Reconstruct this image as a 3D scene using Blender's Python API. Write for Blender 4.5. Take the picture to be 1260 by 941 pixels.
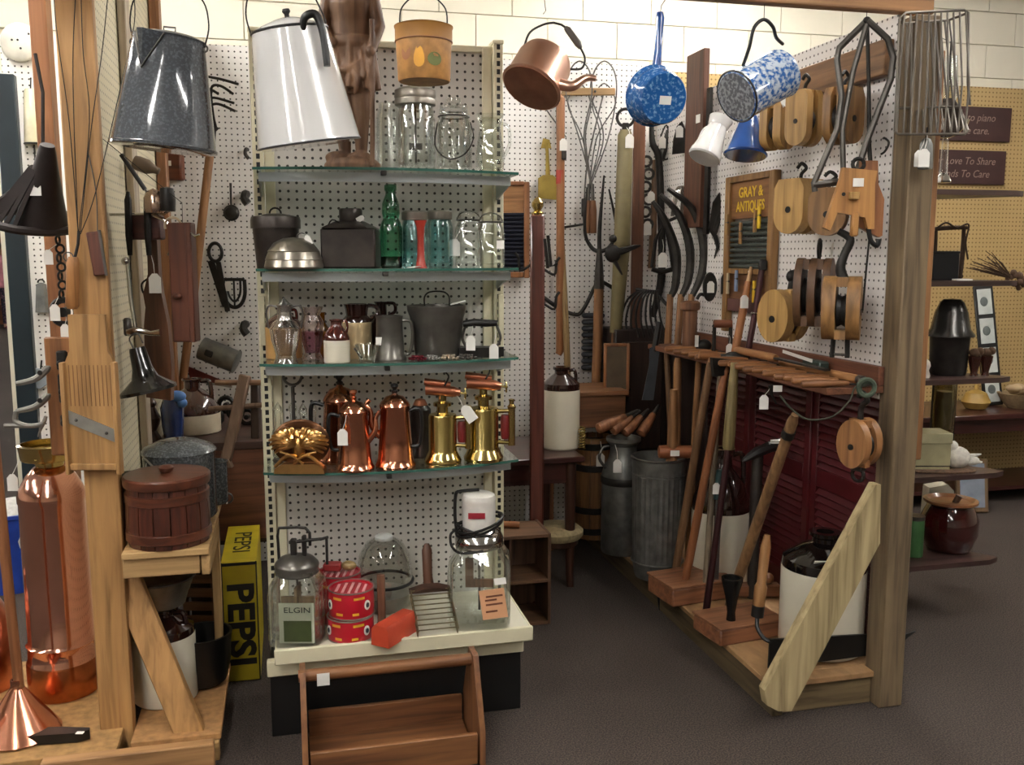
import bpy, bmesh, math, random
from mathutils import Vector, Matrix
for o in list(bpy.data.objects): bpy.data.objects.remove(o, do_unlink=True)
SC = bpy.context.scene; COL = SC.collection; PI = math.pi
R = math.radians; sin = math.sin; cos = math.cos
random.seed(7)
# ---------------------------------------------------------------- camera
A = R(13.5); TH = R(7.8); F = 1150.0; CAM = Vector((0, 0, 1.44))
FW = Vector((sin(A)*cos(TH), cos(A)*cos(TH), -sin(TH))); RT = Vector((cos(A), -sin(A), 0)); UP = RT.cross(FW)
cd = bpy.data.cameras.new('camera'); cd.sensor_fit = 'HORIZONTAL'; cd.sensor_width = 36; cd.lens = F/1260*36
cam = bpy.data.objects.new('camera', cd); COL.objects.link(cam)
cam.matrix_world = Matrix(((RT.x, UP.x, -FW.x, 0), (RT.y, UP.y, -FW.y, 0), (RT.z, UP.z, -FW.z, 1.44), (0, 0, 0, 1)))
cd.clip_start = .05; cd.clip_end = 80; SC.camera = cam
w = bpy.data.worlds.new('world'); SC.world = w; w.use_nodes = True
w.node_tree.nodes['Background'].inputs[0].default_value = (.9, .93, 1, 1); w.node_tree.nodes['Background'].inputs[1].default_value = .05
vs = SC.view_settings; vs.view_transform = 'Standard'; vs.look = 'None'; vs.gamma = 1; vs.use_curve_mapping = False; vs.exposure = 1.3
LIGHT = 26.0
# ---------------------------------------------------------------- measuring: booth coordinates (x along the back wall, y into the bay, z up)
def at(px, py, x=None, y=None, z=None):
    d = FW + RT*((px-630)/F) + UP*((470.5-py)/F)
    t = x/d.x if x is not None else y/d.y if y is not None else (z-1.44)/d.z
    return CAM + d*t
def on(px, y, z):
    k = (px-630)/F; dz = z-1.44
    return Vector(((k*(FW.y*y+FW.z*dz) - RT.y*y)/(RT.x - k*FW.x), y, z))
def onx(px, x, z):
    k = (px-630)/F; dz = z-1.44
    return Vector((x, (k*(FW.x*x+FW.z*dz) - RT.x*x)/(RT.y - k*FW.y), z))
def ms(p): return (Vector(p)-CAM).dot(FW)/F
# ---------------------------------------------------------------- materials
def lin(h, a=1.0):
    h = h.lstrip('#'); c = [int(h[i:i+2], 16)/255 for i in (0, 2, 4)]
    return tuple(x/12.92 if x <= .04045 else ((x+.055)/1.055)**2.4 for x in c) + (a,)
_M = {}
def newmat(n):
    m = bpy.data.materials.new(n); m.use_nodes = True; nt = m.node_tree
    return m, nt, nt.nodes['Principled BSDF'], nt.links
def sc(c, f): return tuple(min(1, x*f) for x in c[:3]) + (1,)
def plain(h, rough=.5, metal=0, var=.18, scale=14, bump=.0, coat=0, stretch=None):
    key = (h, rough, metal, var, scale, bump, coat, stretch)
    if key in _M: return _M[key]
    m, nt, b, L = newmat('m_%s' % h.strip('#')); c = lin(h)
    b.inputs['Roughness'].default_value = rough; b.inputs['Metallic'].default_value = metal
    if coat: b.inputs['Coat Weight'].default_value = coat; b.inputs['Coat Roughness'].default_value = .08
    tc = nt.nodes.new('ShaderNodeTexCoord'); nz = nt.nodes.new('ShaderNodeTexNoise'); nz.inputs['Scale'].default_value = scale; nz.inputs['Detail'].default_value = 5
    src = tc.outputs['Object']
    if stretch:
        mp = nt.nodes.new('ShaderNodeMapping'); mp.inputs['Scale'].default_value = stretch; L.new(src, mp.inputs[0]); src = mp.outputs[0]
    L.new(src, nz.inputs['Vector'])
    rp = nt.nodes.new('ShaderNodeValToRGB'); rp.color_ramp.elements[0].position = .3; rp.color_ramp.elements[1].position = .7
    rp.color_ramp.elements[0].color = sc(c, 1-var); rp.color_ramp.elements[1].color = sc(c, 1+var)
    L.new(nz.outputs[0], rp.inputs[0]); L.new(rp.outputs[0], b.inputs['Base Color'])
    if bump:
        bp = nt.nodes.new('ShaderNodeBump'); bp.inputs['Strength'].default_value = bump; bp.inputs['Distance'].default_value = .004
        L.new(nz.outputs[0], bp.inputs['Height']); L.new(bp.outputs[0], b.inputs['Normal'])
    _M[key] = m; return m
def wood(h1, h2=None, axis='z', rough=.5, scale=1.0, coat=0):
    h2 = h2 or h1; key = ('wood', h1, h2, axis, rough, scale, coat)
    if key in _M: return _M[key]
    m, nt, b, L = newmat('wood_%s' % h1.strip('#')); b.inputs['Roughness'].default_value = rough
    if coat: b.inputs['Coat Weight'].default_value = coat; b.inputs['Coat Roughness'].default_value = .15
    tc = nt.nodes.new('ShaderNodeTexCoord'); mp = nt.nodes.new('ShaderNodeMapping'); L.new(tc.outputs['Object'], mp.inputs[0])
    s = {'x': (3, 45, 45), 'y': (45, 3, 45), 'z': (45, 45, 3)}[axis]; mp.inputs['Scale'].default_value = tuple(v*scale for v in s)
    nz = nt.nodes.new('ShaderNodeTexNoise'); nz.inputs['Scale'].default_value = 1.0; nz.inputs['Detail'].default_value = 6; nz.inputs['Distortion'].default_value = .6
    L.new(mp.outputs[0], nz.inputs['Vector'])
    rp = nt.nodes.new('ShaderNodeValToRGB'); e = rp.color_ramp.elements
    a, c = [tuple(.80*(.88*v+.12*(.3*q[0]+.6*q[1]+.1*q[2])) for v in q[:3])+(1,) for q in (lin(h1), lin(h2))]
    e[0].position = .28; e[0].color = sc(a, .62); e[1].position = .72; e[1].color = sc(c, 1.12)
    x = e.new(.5); x.color = tuple((a[i]+c[i])/2 for i in range(3))+(1,)
    L.new(nz.outputs[0], rp.inputs[0]); L.new(rp.outputs[0], b.inputs['Base Color'])
    bp = nt.nodes.new('ShaderNodeBump'); bp.inputs['Strength'].default_value = .25; bp.inputs['Distance'].default_value = .002
    L.new(nz.outputs[0], bp.inputs['Height']); L.new(bp.outputs[0], b.inputs['Normal'])
    _M[key] = m; return m
def speckle(h1, h2, scale=120, thr=.55, rough=.18, coat=.5, soft=.06):
    key = ('sp', h1, h2, scale, thr, rough)
    if key in _M: return _M[key]
    m, nt, b, L = newmat('enamel_%s' % h1.strip('#')); b.inputs['Roughness'].default_value = rough; b.inputs['Coat Weight'].default_value = coat; b.inputs['Coat Roughness'].default_value = .05
    tc = nt.nodes.new('ShaderNodeTexCoord'); nz = nt.nodes.new('ShaderNodeTexNoise'); nz.inputs['Scale'].default_value = scale; nz.inputs['Detail'].default_value = 3
    L.new(tc.outputs['Object'], nz.inputs['Vector'])
    rp = nt.nodes.new('ShaderNodeValToRGB'); e = rp.color_ramp.elements; e[0].position = thr-soft; e[0].color = lin(h1); e[1].position = thr+soft; e[1].color = lin(h2)
    L.new(nz.outputs[0], rp.inputs[0]); L.new(rp.outputs[0], b.inputs['Base Color']); _M[key] = m; return m
def glass(h='#ffffff', refl=1.0, rough=.03):
    key = ('glass', h, refl, rough)
    if key in _M: return _M[key]
    m = bpy.data.materials.new('glass_%s' % h.strip('#')); m.use_nodes = True; nt = m.node_tree; L = nt.links; nt.nodes.clear()
    out = nt.nodes.new('ShaderNodeOutputMaterial'); mx = nt.nodes.new('ShaderNodeMixShader'); tr = nt.nodes.new('ShaderNodeBsdfTransparent'); gl = nt.nodes.new('ShaderNodeBsdfGlossy')
    fr = nt.nodes.new('ShaderNodeFresnel'); fr.inputs[0].default_value = 1.38
    mu = nt.nodes.new('ShaderNodeMath'); mu.operation = 'MULTIPLY_ADD'; mu.inputs[1].default_value = refl; mu.inputs[2].default_value = .045; mu.use_clamp = True
    tc = nt.nodes.new('ShaderNodeTexCoord'); nz = nt.nodes.new('ShaderNodeTexNoise'); nz.inputs['Scale'].default_value = 22
    bp = nt.nodes.new('ShaderNodeBump'); bp.inputs['Strength'].default_value = .12; bp.inputs['Distance'].default_value = .004
    L.new(tc.outputs['Object'], nz.inputs['Vector']); L.new(nz.outputs[0], bp.inputs['Height']); L.new(bp.outputs[0], gl.inputs['Normal'])
    tr.inputs[0].default_value = lin(h); gl.inputs['Roughness'].default_value = rough; gl.inputs[0].default_value = (1, 1, 1, 1)
    mn = nt.nodes.new('ShaderNodeMath'); mn.operation = 'MINIMUM'; mn.inputs[1].default_value = .62
    L.new(fr.outputs[0], mu.inputs[0]); L.new(mu.outputs[0], mn.inputs[0]); L.new(mn.outputs[0], mx.inputs[0]); L.new(tr.outputs[0], mx.inputs[1]); L.new(gl.outputs[0], mx.inputs[2]); L.new(mx.outputs[0], out.inputs[0])
    _M[key] = m; return m
def emit(h, s):
    m, nt, b, L = newmat('lamp_tube'); b.inputs['Emission Color'].default_value = lin(h); b.inputs['Emission Strength'].default_value = s; b.inputs['Base Color'].default_value = (.9, .9, .9, 1); return m
def pegboard(name, h, ax, hole='#4a4640', pitch=.0254, r=.15, rough=.55, off=(0, 0)):
    m, nt, b, L = newmat(name); b.inputs['Roughness'].default_value = rough
    N = nt.nodes.new
    tc = N('ShaderNodeTexCoord'); sp = N('ShaderNodeSeparateXYZ'); L.new(tc.outputs['Object'], sp.inputs[0])
    def mth(op, a, v=None, c=None):
        n = N('ShaderNodeMath'); n.operation = op
        for i, q in enumerate((a, v, c)):
            if q is None: continue
            if isinstance(q, (int, float)): n.inputs[i].default_value = q
            else: L.new(q, n.inputs[i])
        return n.outputs[0]
    def cell(o, f):
        q = mth('DIVIDE', mth('ADD', o, f), pitch); return mth('SUBTRACT', mth('FRACT', q), .5)
    u = cell(sp.outputs[ax[0]], off[0]); v = cell(sp.outputs[ax[1]], off[1])
    d = mth('SQRT', mth('ADD', mth('MULTIPLY', u, u), mth('MULTIPLY', v, v)))
    k = mth('LESS_THAN', d, r)
    nz = N('ShaderNodeTexNoise'); nz.inputs['Scale'].default_value = 2.5; L.new(tc.outputs['Object'], nz.inputs['Vector'])
    rp = N('ShaderNodeValToRGB'); c = lin(h); rp.color_ramp.elements[0].color = sc(c, .9); rp.color_ramp.elements[1].color = sc(c, 1.08); L.new(nz.outputs[0], rp.inputs[0])
    mx = N('ShaderNodeMix'); mx.data_type = 'RGBA'; L.new(k, mx.inputs[0]); L.new(rp.outputs[0], mx.inputs[6]); mx.inputs[7].default_value = lin(hole)
    L.new(mx.outputs[2], b.inputs['Base Color'])
    bp = N('ShaderNodeBump'); bp.inputs['Strength'].default_value = .6; bp.inputs['Distance'].default_value = .003; bp.invert = True
    L.new(k, bp.inputs['Height']); L.new(bp.outputs[0], b.inputs['Normal']); return m
# ---------------------------------------------------------------- meshes
def spl(pts, n=6, closed=False):
    P = [Vector(p) for p in pts]; out = []; m = len(P)
    for i in range(m if closed else m-1):
        if closed: a, b, c, d = P[i-1], P[i], P[(i+1) % m], P[(i+2) % m]
        else: a, b, c, d = P[max(i-1, 0)], P[i], P[i+1], P[min(i+2, m-1)]
        for j in range(n):
            t = j/n; out.append(.5*((2*b)+(c-a)*t+(2*a-5*b+4*c-d)*t*t+(3*b-a-3*c+d)*t**3))
    if not closed: out.append(P[-1])
    return out
def arc(c, r, a0, a1, n=14, pl='xz', r2=None):
    r2 = r2 or r; o = []
    for i in range(n+1):
        a = R(a0+(a1-a0)*i/n); u, v = r*cos(a), r2*sin(a)
        o.append(Vector(c)+Vector((u, 0, v) if pl == 'xz' else (u, v, 0) if pl == 'xy' else (0, u, v)))
    return o
class MB:
    def __init__(s, k=1.0): s.v = []; s.f = []; s.k = k
    def add(s, vs, fs, M=None):
        n = len(s.v)
        for p in vs:
            p = Vector(p); s.v.append(M @ p if M else p)
        s.f += [tuple(i+n for i in f) for f in fs]; return s
    def box(s, c, d, b=0, M=None, rot=None):
        x, y, z = d[0]/2, d[1]/2, d[2]/2; b = min(b, x*.9, y*.9, z*.9)
        vs = []; fs = []
        if b <= 0:
            vs = [(i*x, j*y, k*z) for i in (-1, 1) for j in (-1, 1) for k in (-1, 1)]
            fs = [(0, 1, 3, 2), (4, 6, 7, 5), (0, 4, 5, 1), (2, 3, 7, 6), (0, 2, 6, 4), (1, 5, 7, 3)]
        else:
            bm = bmesh.new(); bmesh.ops.create_cube(bm, size=1.0)
            for q in bm.verts: q.co = Vector((q.co.x*d[0], q.co.y*d[1], q.co.z*d[2]))
            bmesh.ops.bevel(bm, geom=bm.edges[:], offset=b, segments=1, affect='EDGES', profile=.5)
            bm.verts.index_update(); vs = [q.co.copy() for q in bm.verts]; fs = [tuple(q.index for q in f.verts) for f in bm.faces]; bm.free()
        T = Matrix.Translation(Vector(c))
        if rot: T = T @ rot.to_4x4()
        return s.add(vs, fs, (M @ T) if M else T)
    def bb(s, x0, x1, y0, y1, z0, z1, b=0): return s.box(((x0+x1)/2, (y0+y1)/2, (z0+z1)/2), (abs(x1-x0), abs(y1-y0), abs(z1-z0)), b)
    def beam(s, p, q, w, t, up=(0, 1, 0), b=0):      # a plank from p to q, w wide across, t thick along up
        p, q = Vector(p), Vector(q); z = (q-p).normalized(); u = Vector(up); x = u.cross(z).normalized(); y = z.cross(x)
        M = Matrix(((x.x, y.x, z.x, 0), (x.y, y.y, z.y, 0), (x.z, y.z, z.z, 0), (0, 0, 0, 1)))
        return s.box((0, 0, 0), (w, t, (q-p).length), b, Matrix.Translation((p+q)/2) @ M)
    def tube(s, pts, r, n=8, closed=False, cap=True, flat=1.0):
        P = [Vector(p) for p in pts]; m = len(P); rr = r if isinstance(r, (list, tuple)) else [r]*m
        if len(rr) != m: rr = [rr[min(len(rr)-1, int(i*(len(rr)-1)/(m-1)))]+(rr[min(len(rr)-1, int(i*(len(rr)-1)/(m-1))+1)]-rr[min(len(rr)-1, int(i*(len(rr)-1)/(m-1)))])*((i*(len(rr)-1)/(m-1)) % 1) for i in range(m)]
        T = []
        for i in range(m):
            a = P[(i-1) % m] if (closed or i > 0) else P[0]; c = P[(i+1) % m] if (closed or i < m-1) else P[-1]
            t = (c-a); T.append(t.normalized() if t.length > 1e-9 else Vector((0, 0, 1)))
        u = T[0].orthogonal().normalized()
        if abs(T[0].z) < .95: u = (Vector((0, 0, 1))-T[0]*T[0].z).normalized()
        vs = []; fs = []
        for i in range(m):
            u = (u-T[i]*u.dot(T[i])); u = u.normalized() if u.length > 1e-6 else T[i].orthogonal().normalized(); v = T[i].cross(u)
            for j in range(n):
                a = 2*PI*j/n; vs.append(P[i]+(u*cos(a)+v*sin(a)*flat)*rr[i])
        for i in range(m if closed else m-1):
            i2 = (i+1) % m
            for j in range(n): fs.append((i*n+j, i*n+(j+1) % n, i2*n+(j+1) % n, i2*n+j))
        if cap and not closed: fs += [tuple(range(n))[::-1], tuple((m-1)*n+j for j in range(n))]
        return s.add(vs, fs)
    def cyl(s, p, q, r0, r1=None, n=16): return s.tube([p, q], [r0, r0 if r1 is None else r1], n)
    def rod(s, pts, r, n=8): return s.tube(pts, r, n)
    def lathe(s, prof, n=32, c=(0, 0, 0), M=None, sq=0, sx=1, sy=1):
        vs = []; fs = []; m = len(prof)
        for r, z in prof:
            for j in range(n):
                a = 2*PI*j/n; f = 1
                if sq: f = 1/((abs(cos(a))**sq+abs(sin(a))**sq)**(1/sq))
                vs.append(Vector((max(r, 1e-4)*cos(a)*f*sx, max(r, 1e-4)*sin(a)*f*sy, z))+Vector(c))
        for i in range(m-1):
            for j in range(n): fs.append((i*n+j, i*n+(j+1) % n, (i+1)*n+(j+1) % n, (i+1)*n+j))
        fs.append(tuple(range(n))[::-1])
        if prof[0] != prof[-1]: fs.append(tuple((m-1)*n+j for j in range(n)))
        return s.add(vs, fs, M)
    def prism(s, pts, t, pl='xz', c=(0, 0, 0), M=None):
        n = len(pts); vs = []
        for sg in (-t/2, t/2):
            for u, v in pts: vs.append(Vector(c)+(Vector((u, sg, v)) if pl == 'xz' else Vector((u, v, sg)) if pl == 'xy' else Vector((sg, u, v))))
        fs = [tuple(range(n))[::-1] if pl != 'xz' else tuple(range(n)), tuple(range(n, 2*n)) if pl != 'xz' else tuple(range(n, 2*n))[::-1]]
        for i in range(n):
            j = (i+1) % n; q = (i, j, j+n, i+n); fs.append(q if pl != 'xz' else q[::-1])
        return s.add(vs, fs, M)
    def ball(s, c, r, d=(1, 1, 1), n=14):
        pr = [(sin(PI*i/8), -cos(PI*i/8)) for i in range(9)]
        return s.lathe([(r*a, r*b) for a, b in pr], n, (0, 0, 0), Matrix.Translation(Vector(c)) @ Matrix.Diagonal((d[0], d[1], d[2], 1)))
    def ring(s, c, r, t, pl='xz', n=20, m=6, r2=None): return s.tube(arc(c, r, 0, 360*(n-1)/n, n-1, pl, r2), t, m, closed=True)
    def turn(s, M):
        s.v = [M @ p for p in s.v]; return s
    def mesh(s, name, inv=None, ang=38):
        me = bpy.data.meshes.new(name); k = s.k
        me.from_pydata([(inv @ (p*k)) if inv else p*k for p in s.v], [], s.f); me.validate(); bm = bmesh.new(); bm.from_mesh(me)
        bmesh.ops.recalc_face_normals(bm, faces=bm.faces[:]); bm.to_mesh(me); bm.free()
        me.polygons.foreach_set('use_smooth', [True]*len(me.polygons)); me.set_sharp_from_angle(angle=R(ang)); return me
def link(name, me, mat, parent=None):
    o = bpy.data.objects.new(name, me); COL.objects.link(o)
    if me and mat and not me.materials: me.materials.append(mat)
    if parent: o.parent = parent
    return o
class T:                                             # one thing: an Empty at its base, parts below it
    def __init__(s, name, label, cat, p, rz=-A, k=None, group=None, kind=None, rot=None):
        s.e = bpy.data.objects.new(name, None); COL.objects.link(s.e); s.e.empty_display_size = .02
        s.p = Vector(p); s.k = ms(s.p) if k is None else k
        s.m = Matrix.Translation(s.p) @ Matrix.Rotation(rz, 4, 'Z')
        if rot: s.m = s.m @ rot
        s.e.matrix_world = s.m; s.i = s.m.inverted()
        if kind: s.e['kind'] = kind
        else: s.e['label'] = label; s.e['category'] = cat
        if group: s.e['group'] = group
    def mb(s): return MB(s.k)
    def put(s, name, mb, mat, parent=None, label=None, world=False, ang=38):
        me = mb.mesh(name, s.i if world else None, ang); o = link(name, me, mat, parent or s.e)
        if label: o['label'] = label
        return o
    def lathe(s, name, prof, mat, parent=None, n=32, label=None, c=(0, 0, 0), **kw): return s.put(name, s.mb().lathe(prof, n, c, **kw), mat, parent, label)
    def tube(s, name, pts, r, mat, parent=None, n=8, label=None, closed=False): return s.put(name, s.mb().tube(pts, r, n, closed), mat, parent, label)
    def tag(s, x, y, z, h=14, str0=None, rot=0):     # a paper price tag on a string, local px
        m = s.mb(); w_ = h*.62
        m.prism([(-w_/2, -h), (w_/2, -h), (w_/2, -h*.22), (w_*.2, 0), (-w_*.2, 0), (-w_/2, -h*.22)], .5, 'xz', (0, 0, 0), Matrix.Translation((x, y, z)) @ Matrix.Rotation(rot, 4, 'Y'))
        t = s.put('price_tag', m, PAPER, None, 'white paper price tag')
        if str0: s.put('string', s.mb().tube([str0, ((str0[0]+x)/2+1, (str0[1]+y)/2-.5, (str0[2]+z)/2), (x, y, z-1)], .35, 5), PAPER, t)
        return t
    def sticker(s, x, y, z, w_, h, rot=0): return s.put('price_sticker', s.mb().box((x, y, z), (w_, .4, h), 0, None, Matrix.Rotation(rot, 3, 'Y')), PAPER, None, 'white price sticker')
def solo(name, label, cat, mb, mat, p=(0, 0, 0), rz=0, group=None, world=False, rot=None, ang=38):
    m = Matrix.Translation(Vector(p)) @ Matrix.Rotation(rz, 4, 'Z')
    if rot: m = m @ rot
    o = link(name, mb.mesh(name, m.inverted() if world else None, ang), mat); o.matrix_world = m
    o['label'] = label; o['category'] = cat
    if group: o['group'] = group
    return o
def struct(name, mb, mat, parent=None):
    o = link(name, mb.mesh(name), mat, parent)
    if not parent: o['kind'] = 'structure'
    return o
def words(body, size, mat, parent, M, name='lettering', sx=1.0, depth=.0004, shear=0, bold=0):
    cu = bpy.data.curves.new('t', 'FONT'); cu.body = body; cu.size = size; cu.align_x = 'CENTER'; cu.align_y = 'CENTER'; cu.extrude = depth; cu.shear = shear; cu.resolution_u = 3; cu.offset = bold; cu.space_line = .9
    o = bpy.data.objects.new('t', cu); COL.objects.link(o); dg = bpy.context.evaluated_depsgraph_get()
    me = bpy.data.meshes.new_from_object(o.evaluated_get(dg)); bpy.data.objects.remove(o)
    me.transform(M @ Matrix.Rotation(PI/2, 4, 'X') @ Matrix.Diagonal((sx, 1, 1, 1))); me.materials.clear(); me.name = name
    return link(name, me, mat, parent)
def organic(o, vox=.006, it=6):
    m = o.modifiers.new('remesh', 'REMESH'); m.mode = 'VOXEL'; m.voxel_size = vox; m.use_smooth_shade = True
    m = o.modifiers.new('smooth', 'SMOOTH'); m.iterations = it; m.factor = .5
PAPER = plain('#e9e6df', .8, var=.03)
IRON = plain('#2a2724', .5, .6, .35, 30, .3); BLACK = plain('#141312', .4, 0, .3, 20); STEEL = plain('#5d5a56', .42, .8, .3, 30, .2); DKSTEEL = plain('#3d3a37', .45, .75, .35, 25, .2)
CHROME = plain('#c9c7c3', .13, 1, .08, 10); COPPER = plain('#e29a7a', .17, 1, .1, 9); BRASS = plain('#c9b272', .17, 1, .12, 9); COPPERD = plain('#bd7a5e', .3, 1, .3, 14, .1)
GALV = plain('#767672', .45, .75, .28, 22, .1); PEWTER = plain('#6a6761', .3, .7, .25, 16, .1); TIN = plain('#57524c', .4, .7, .35, 18, .15); DKTIN = plain('#3a332f', .36, .5, .4, 16, .2)
CLEAR = glass('#f9fbf9', 1.5); AQUA = glass('#dcf2f3', 1.3); GREENGL = glass('#8fd0b2', 1.3); SHELFGL = glass('#f2faf6', 1.3)
STONE = plain('#cfc8b5', .32, 0, .06, 6, coat=.4); BROWNGLAZE = plain('#2a1511', .12, 0, .35, 8, coat=1.0); REDGLAZE = plain('#4a1a12', .12, 0, .35, 8, coat=1.0)
HANDLE = wood('#8a5a2e', '#a87440', 'z'); HANDLEX = wood('#8f5c2e', '#b07a44', 'x'); GREYW = wood('#6b5a45', '#8a765a', 'z'); DKWOODZ = wood('#3a1f16', '#53301f', 'z', .35, coat=.3)
PINEZ = wood('#b98c4e', '#d2a866', 'z', .6); PINEX = wood('#b98c4e', '#d2a866', 'x', .6); PINEY = wood('#b98c4e', '#d2a866', 'y', .6)
# ================================================================ THE SETTING
def carpet():
    m, nt, b, L = newmat('carpet'); b.inputs['Roughness'].default_value = .95
    tc = nt.nodes.new('ShaderNodeTexCoord'); nz = nt.nodes.new('ShaderNodeTexNoise'); nz.inputs['Scale'].default_value = 210; nz.inputs['Detail'].default_value = 4
    n2 = nt.nodes.new('ShaderNodeTexNoise'); n2.inputs['Scale'].default_value = 1.3
    L.new(tc.outputs['Object'], nz.inputs['Vector']); L.new(tc.outputs['Object'], n2.inputs['Vector'])
    rp = nt.nodes.new('ShaderNodeValToRGB'); e = rp.color_ramp.elements; e[0].position = .36; e[0].color = lin('#2b231e'); e[1].position = .66; e[1].color = lin('#64564d')
    mu = nt.nodes.new('ShaderNodeMix'); mu.data_type = 'RGBA'; mu.blend_type = 'MULTIPLY'; mu.inputs[0].default_value = .5
    L.new(nz.outputs[0], rp.inputs[0]); L.new(rp.outputs[0], mu.inputs[6]); L.new(n2.outputs[0], mu.inputs[7]); L.new(mu.outputs[2], b.inputs['Base Color'])
    bp = nt.nodes.new('ShaderNodeBump'); bp.inputs['Strength'].default_value = .8; bp.inputs['Distance'].default_value = .006
    L.new(nz.outputs[0], bp.inputs['Height']); L.new(bp.outputs[0], b.inputs['Normal']); return m
struct('floor', MB().bb(-9, 8, -6, 22, -.1, 0), carpet())
struct('ceiling', MB().bb(-9, 8, -6, 22, 3.05, 3.15), plain('#d8d6ce', .9, var=.03))
WALLP = plain('#efe9da', .75, var=.02, scale=3)
struct('wall_left', MB().bb(-9.1, -9, -6, 22, 0, 3.05), plain('#b9b2a2', .8, var=.05, scale=3)); struct('wall_right', MB().bb(8, 8.1, -6, 22, 0, 3.05), plain('#b5ac98', .8, var=.05, scale=3))
struct('wall_front', MB().bb(-9, 8, -6.1, -6, 0, 3.05), plain('#cfc8b8', .8, var=.1, scale=2)); struct('wall_far', MB().bb(-9, 8, 22, 22.1, 0, 3.05), WALLP)
wb = struct('wall_back', MB().bb(-1.36, 8, 5.11, 5.2, 0, 3.05), plain('#e2dac4', .8, var=.03))
bm_ = MB().box((0, 0, 0), (.393, .026, .190), .002).mesh('block')
bm_.materials.append(plain('#eee7d4', .7, var=.02, scale=8, bump=.05))
for r_ in range(5):
    for c_ in range(17):
        b_ = link('block', bm_, None, wb); b_.location = (-1.16+.397*c_+(.1985 if r_ % 2 else 0), 5.10, 2.22+.194*r_)
# white pegboard at the back of the bay, yellow pegboard beyond it
PEGW = pegboard('pegboard_white', '#e7e4df', (0, 2), '#3c3833'); PEGR = pegboard('pegboard_white_side', '#e3deda', (1, 2), '#4c4741'); PEGY = pegboard('pegboard_tan', '#b79a66', (0, 2), '#7d6236', r=.2)
wr = struct('wall_rear', MB().bb(-1.13, 1.80, 4.44, 4.448, 0, 2.35), PEGW)
struct('frame_stud', MB().bb(-1.1, -1.06, 4.448, 4.54, 0, 2.3), PINEZ, wr); struct('frame_stud', MB().bb(1.74, 1.78, 4.448, 4.54, 0, 2.3), PINEZ, wr)
struct('wall_side', MB().bb(1.868, 6.5, 4.95, 4.958, 0, 2.43), PEGY)
struct('trim_1', MB().bb(at(8, 300, y=4.42).x, at(33, 300, y=4.42).x, 4.40, 4.47, 0, at(20, 92, y=4.42).z, .004), plain('#0e1d24', .4, 0, .2, 8))
# right bay panel: pegboard on a weathered post, braced foot, plywood deck
rp_ = T('wall_right_panel', '', '', (1.80, 2.55, 0), 0, 1, kind='structure')
def W(t, name, mb, mat, label=None, parent=None): return t.put(name, mb, mat, parent, label, world=True)
W(rp_, 'pegboard', MB().bb(1.80, 1.808, 2.556, 4.44, .99, 2.15), PEGR)
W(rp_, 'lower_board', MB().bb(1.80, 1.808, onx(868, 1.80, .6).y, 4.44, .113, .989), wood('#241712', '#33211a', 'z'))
WEATH = wood('#6e5a41', '#8b7350', 'z', .7); OR = wood('#9c6534', '#b57c44', 'z', .6)
W(rp_, 'post', MB().bb(1.80, 1.885, 2.47, 2.555, 0, 2.13, .004), WEATH)
W(rp_, 'side_board', MB().bb(1.887, 1.925, 2.50, 2.545, .80, 2.04, .003), OR)
W(rp_, 'back_stud', MB().bb(1.81, 1.848, 4.34, 4.43, 0, 2.15, .003), WEATH)
BR = wood('#a8905c', '#c4ae7c', 'z', .7)
br = struct('trim_3', MB().add([at(a, b, y=2.43)+Vector((0, dy, 0)) for dy in (0, .036) for a, b in ((941, 850), (944, 868), (958, 875), (974, 875), (1083, 668), (1084, 596), (1078, 596))], [tuple(range(7)), tuple(range(13, 6, -1))] + [(i, i+7, (i+1) % 7+7, (i+1) % 7) for i in range(7)]), BR)
dk_ = T('trim_4', '', '', (1.6, 3.4, 0), 0, 1, kind='structure')
W(dk_, 'front_rail', MB().bb(1.47, 1.80, 2.515, 2.555, 0, .092, .003), wood('#6f5a3a', '#8b744c', 'x', .7))
W(dk_, 'side_rail', MB().bb(1.44, 1.478, 2.50, 4.40, 0, .092, .003), wood('#4f4128', '#6a5634', 'y', .7))
W(dk_, 'deck', MB().bb(1.43, 1.94, 2.557, 4.42, .093, .112, .002).bb(1.43, 1.798, 2.50, 2.556, .093, .112, .002), plain('#9a7650', .75, 0, .2, 30, .1, stretch=(1, .4, 1)))
W(rp_, 'top_board', MB().bb(1.765, 1.799, 2.57, 3.17, at(1040, 88, x=1.78).z-.05, at(1040, 88, x=1.78).z+.055, .003), wood('#7c5431', '#956a3e', 'y', .6))
lg_ = T('tool_ledge', 'narrow red-brown wooden tool ledge fixed along the right pegboard', 'shelf', (1.70, 3.2, 1.012), 0, 1)
W(lg_, 'ledge_board', MB().bb(1.60, 1.798, 2.53, 4.0, 1.012, 1.034, .002), wood('#6a3a22', '#86502e', 'y', .6))
W(lg_, 'ledge_back', MB().bb(1.776, 1.798, 2.53, 4.0, 1.035, 1.095, .002), wood('#5d2f1d', '#7c472a', 'y', .6))
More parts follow.
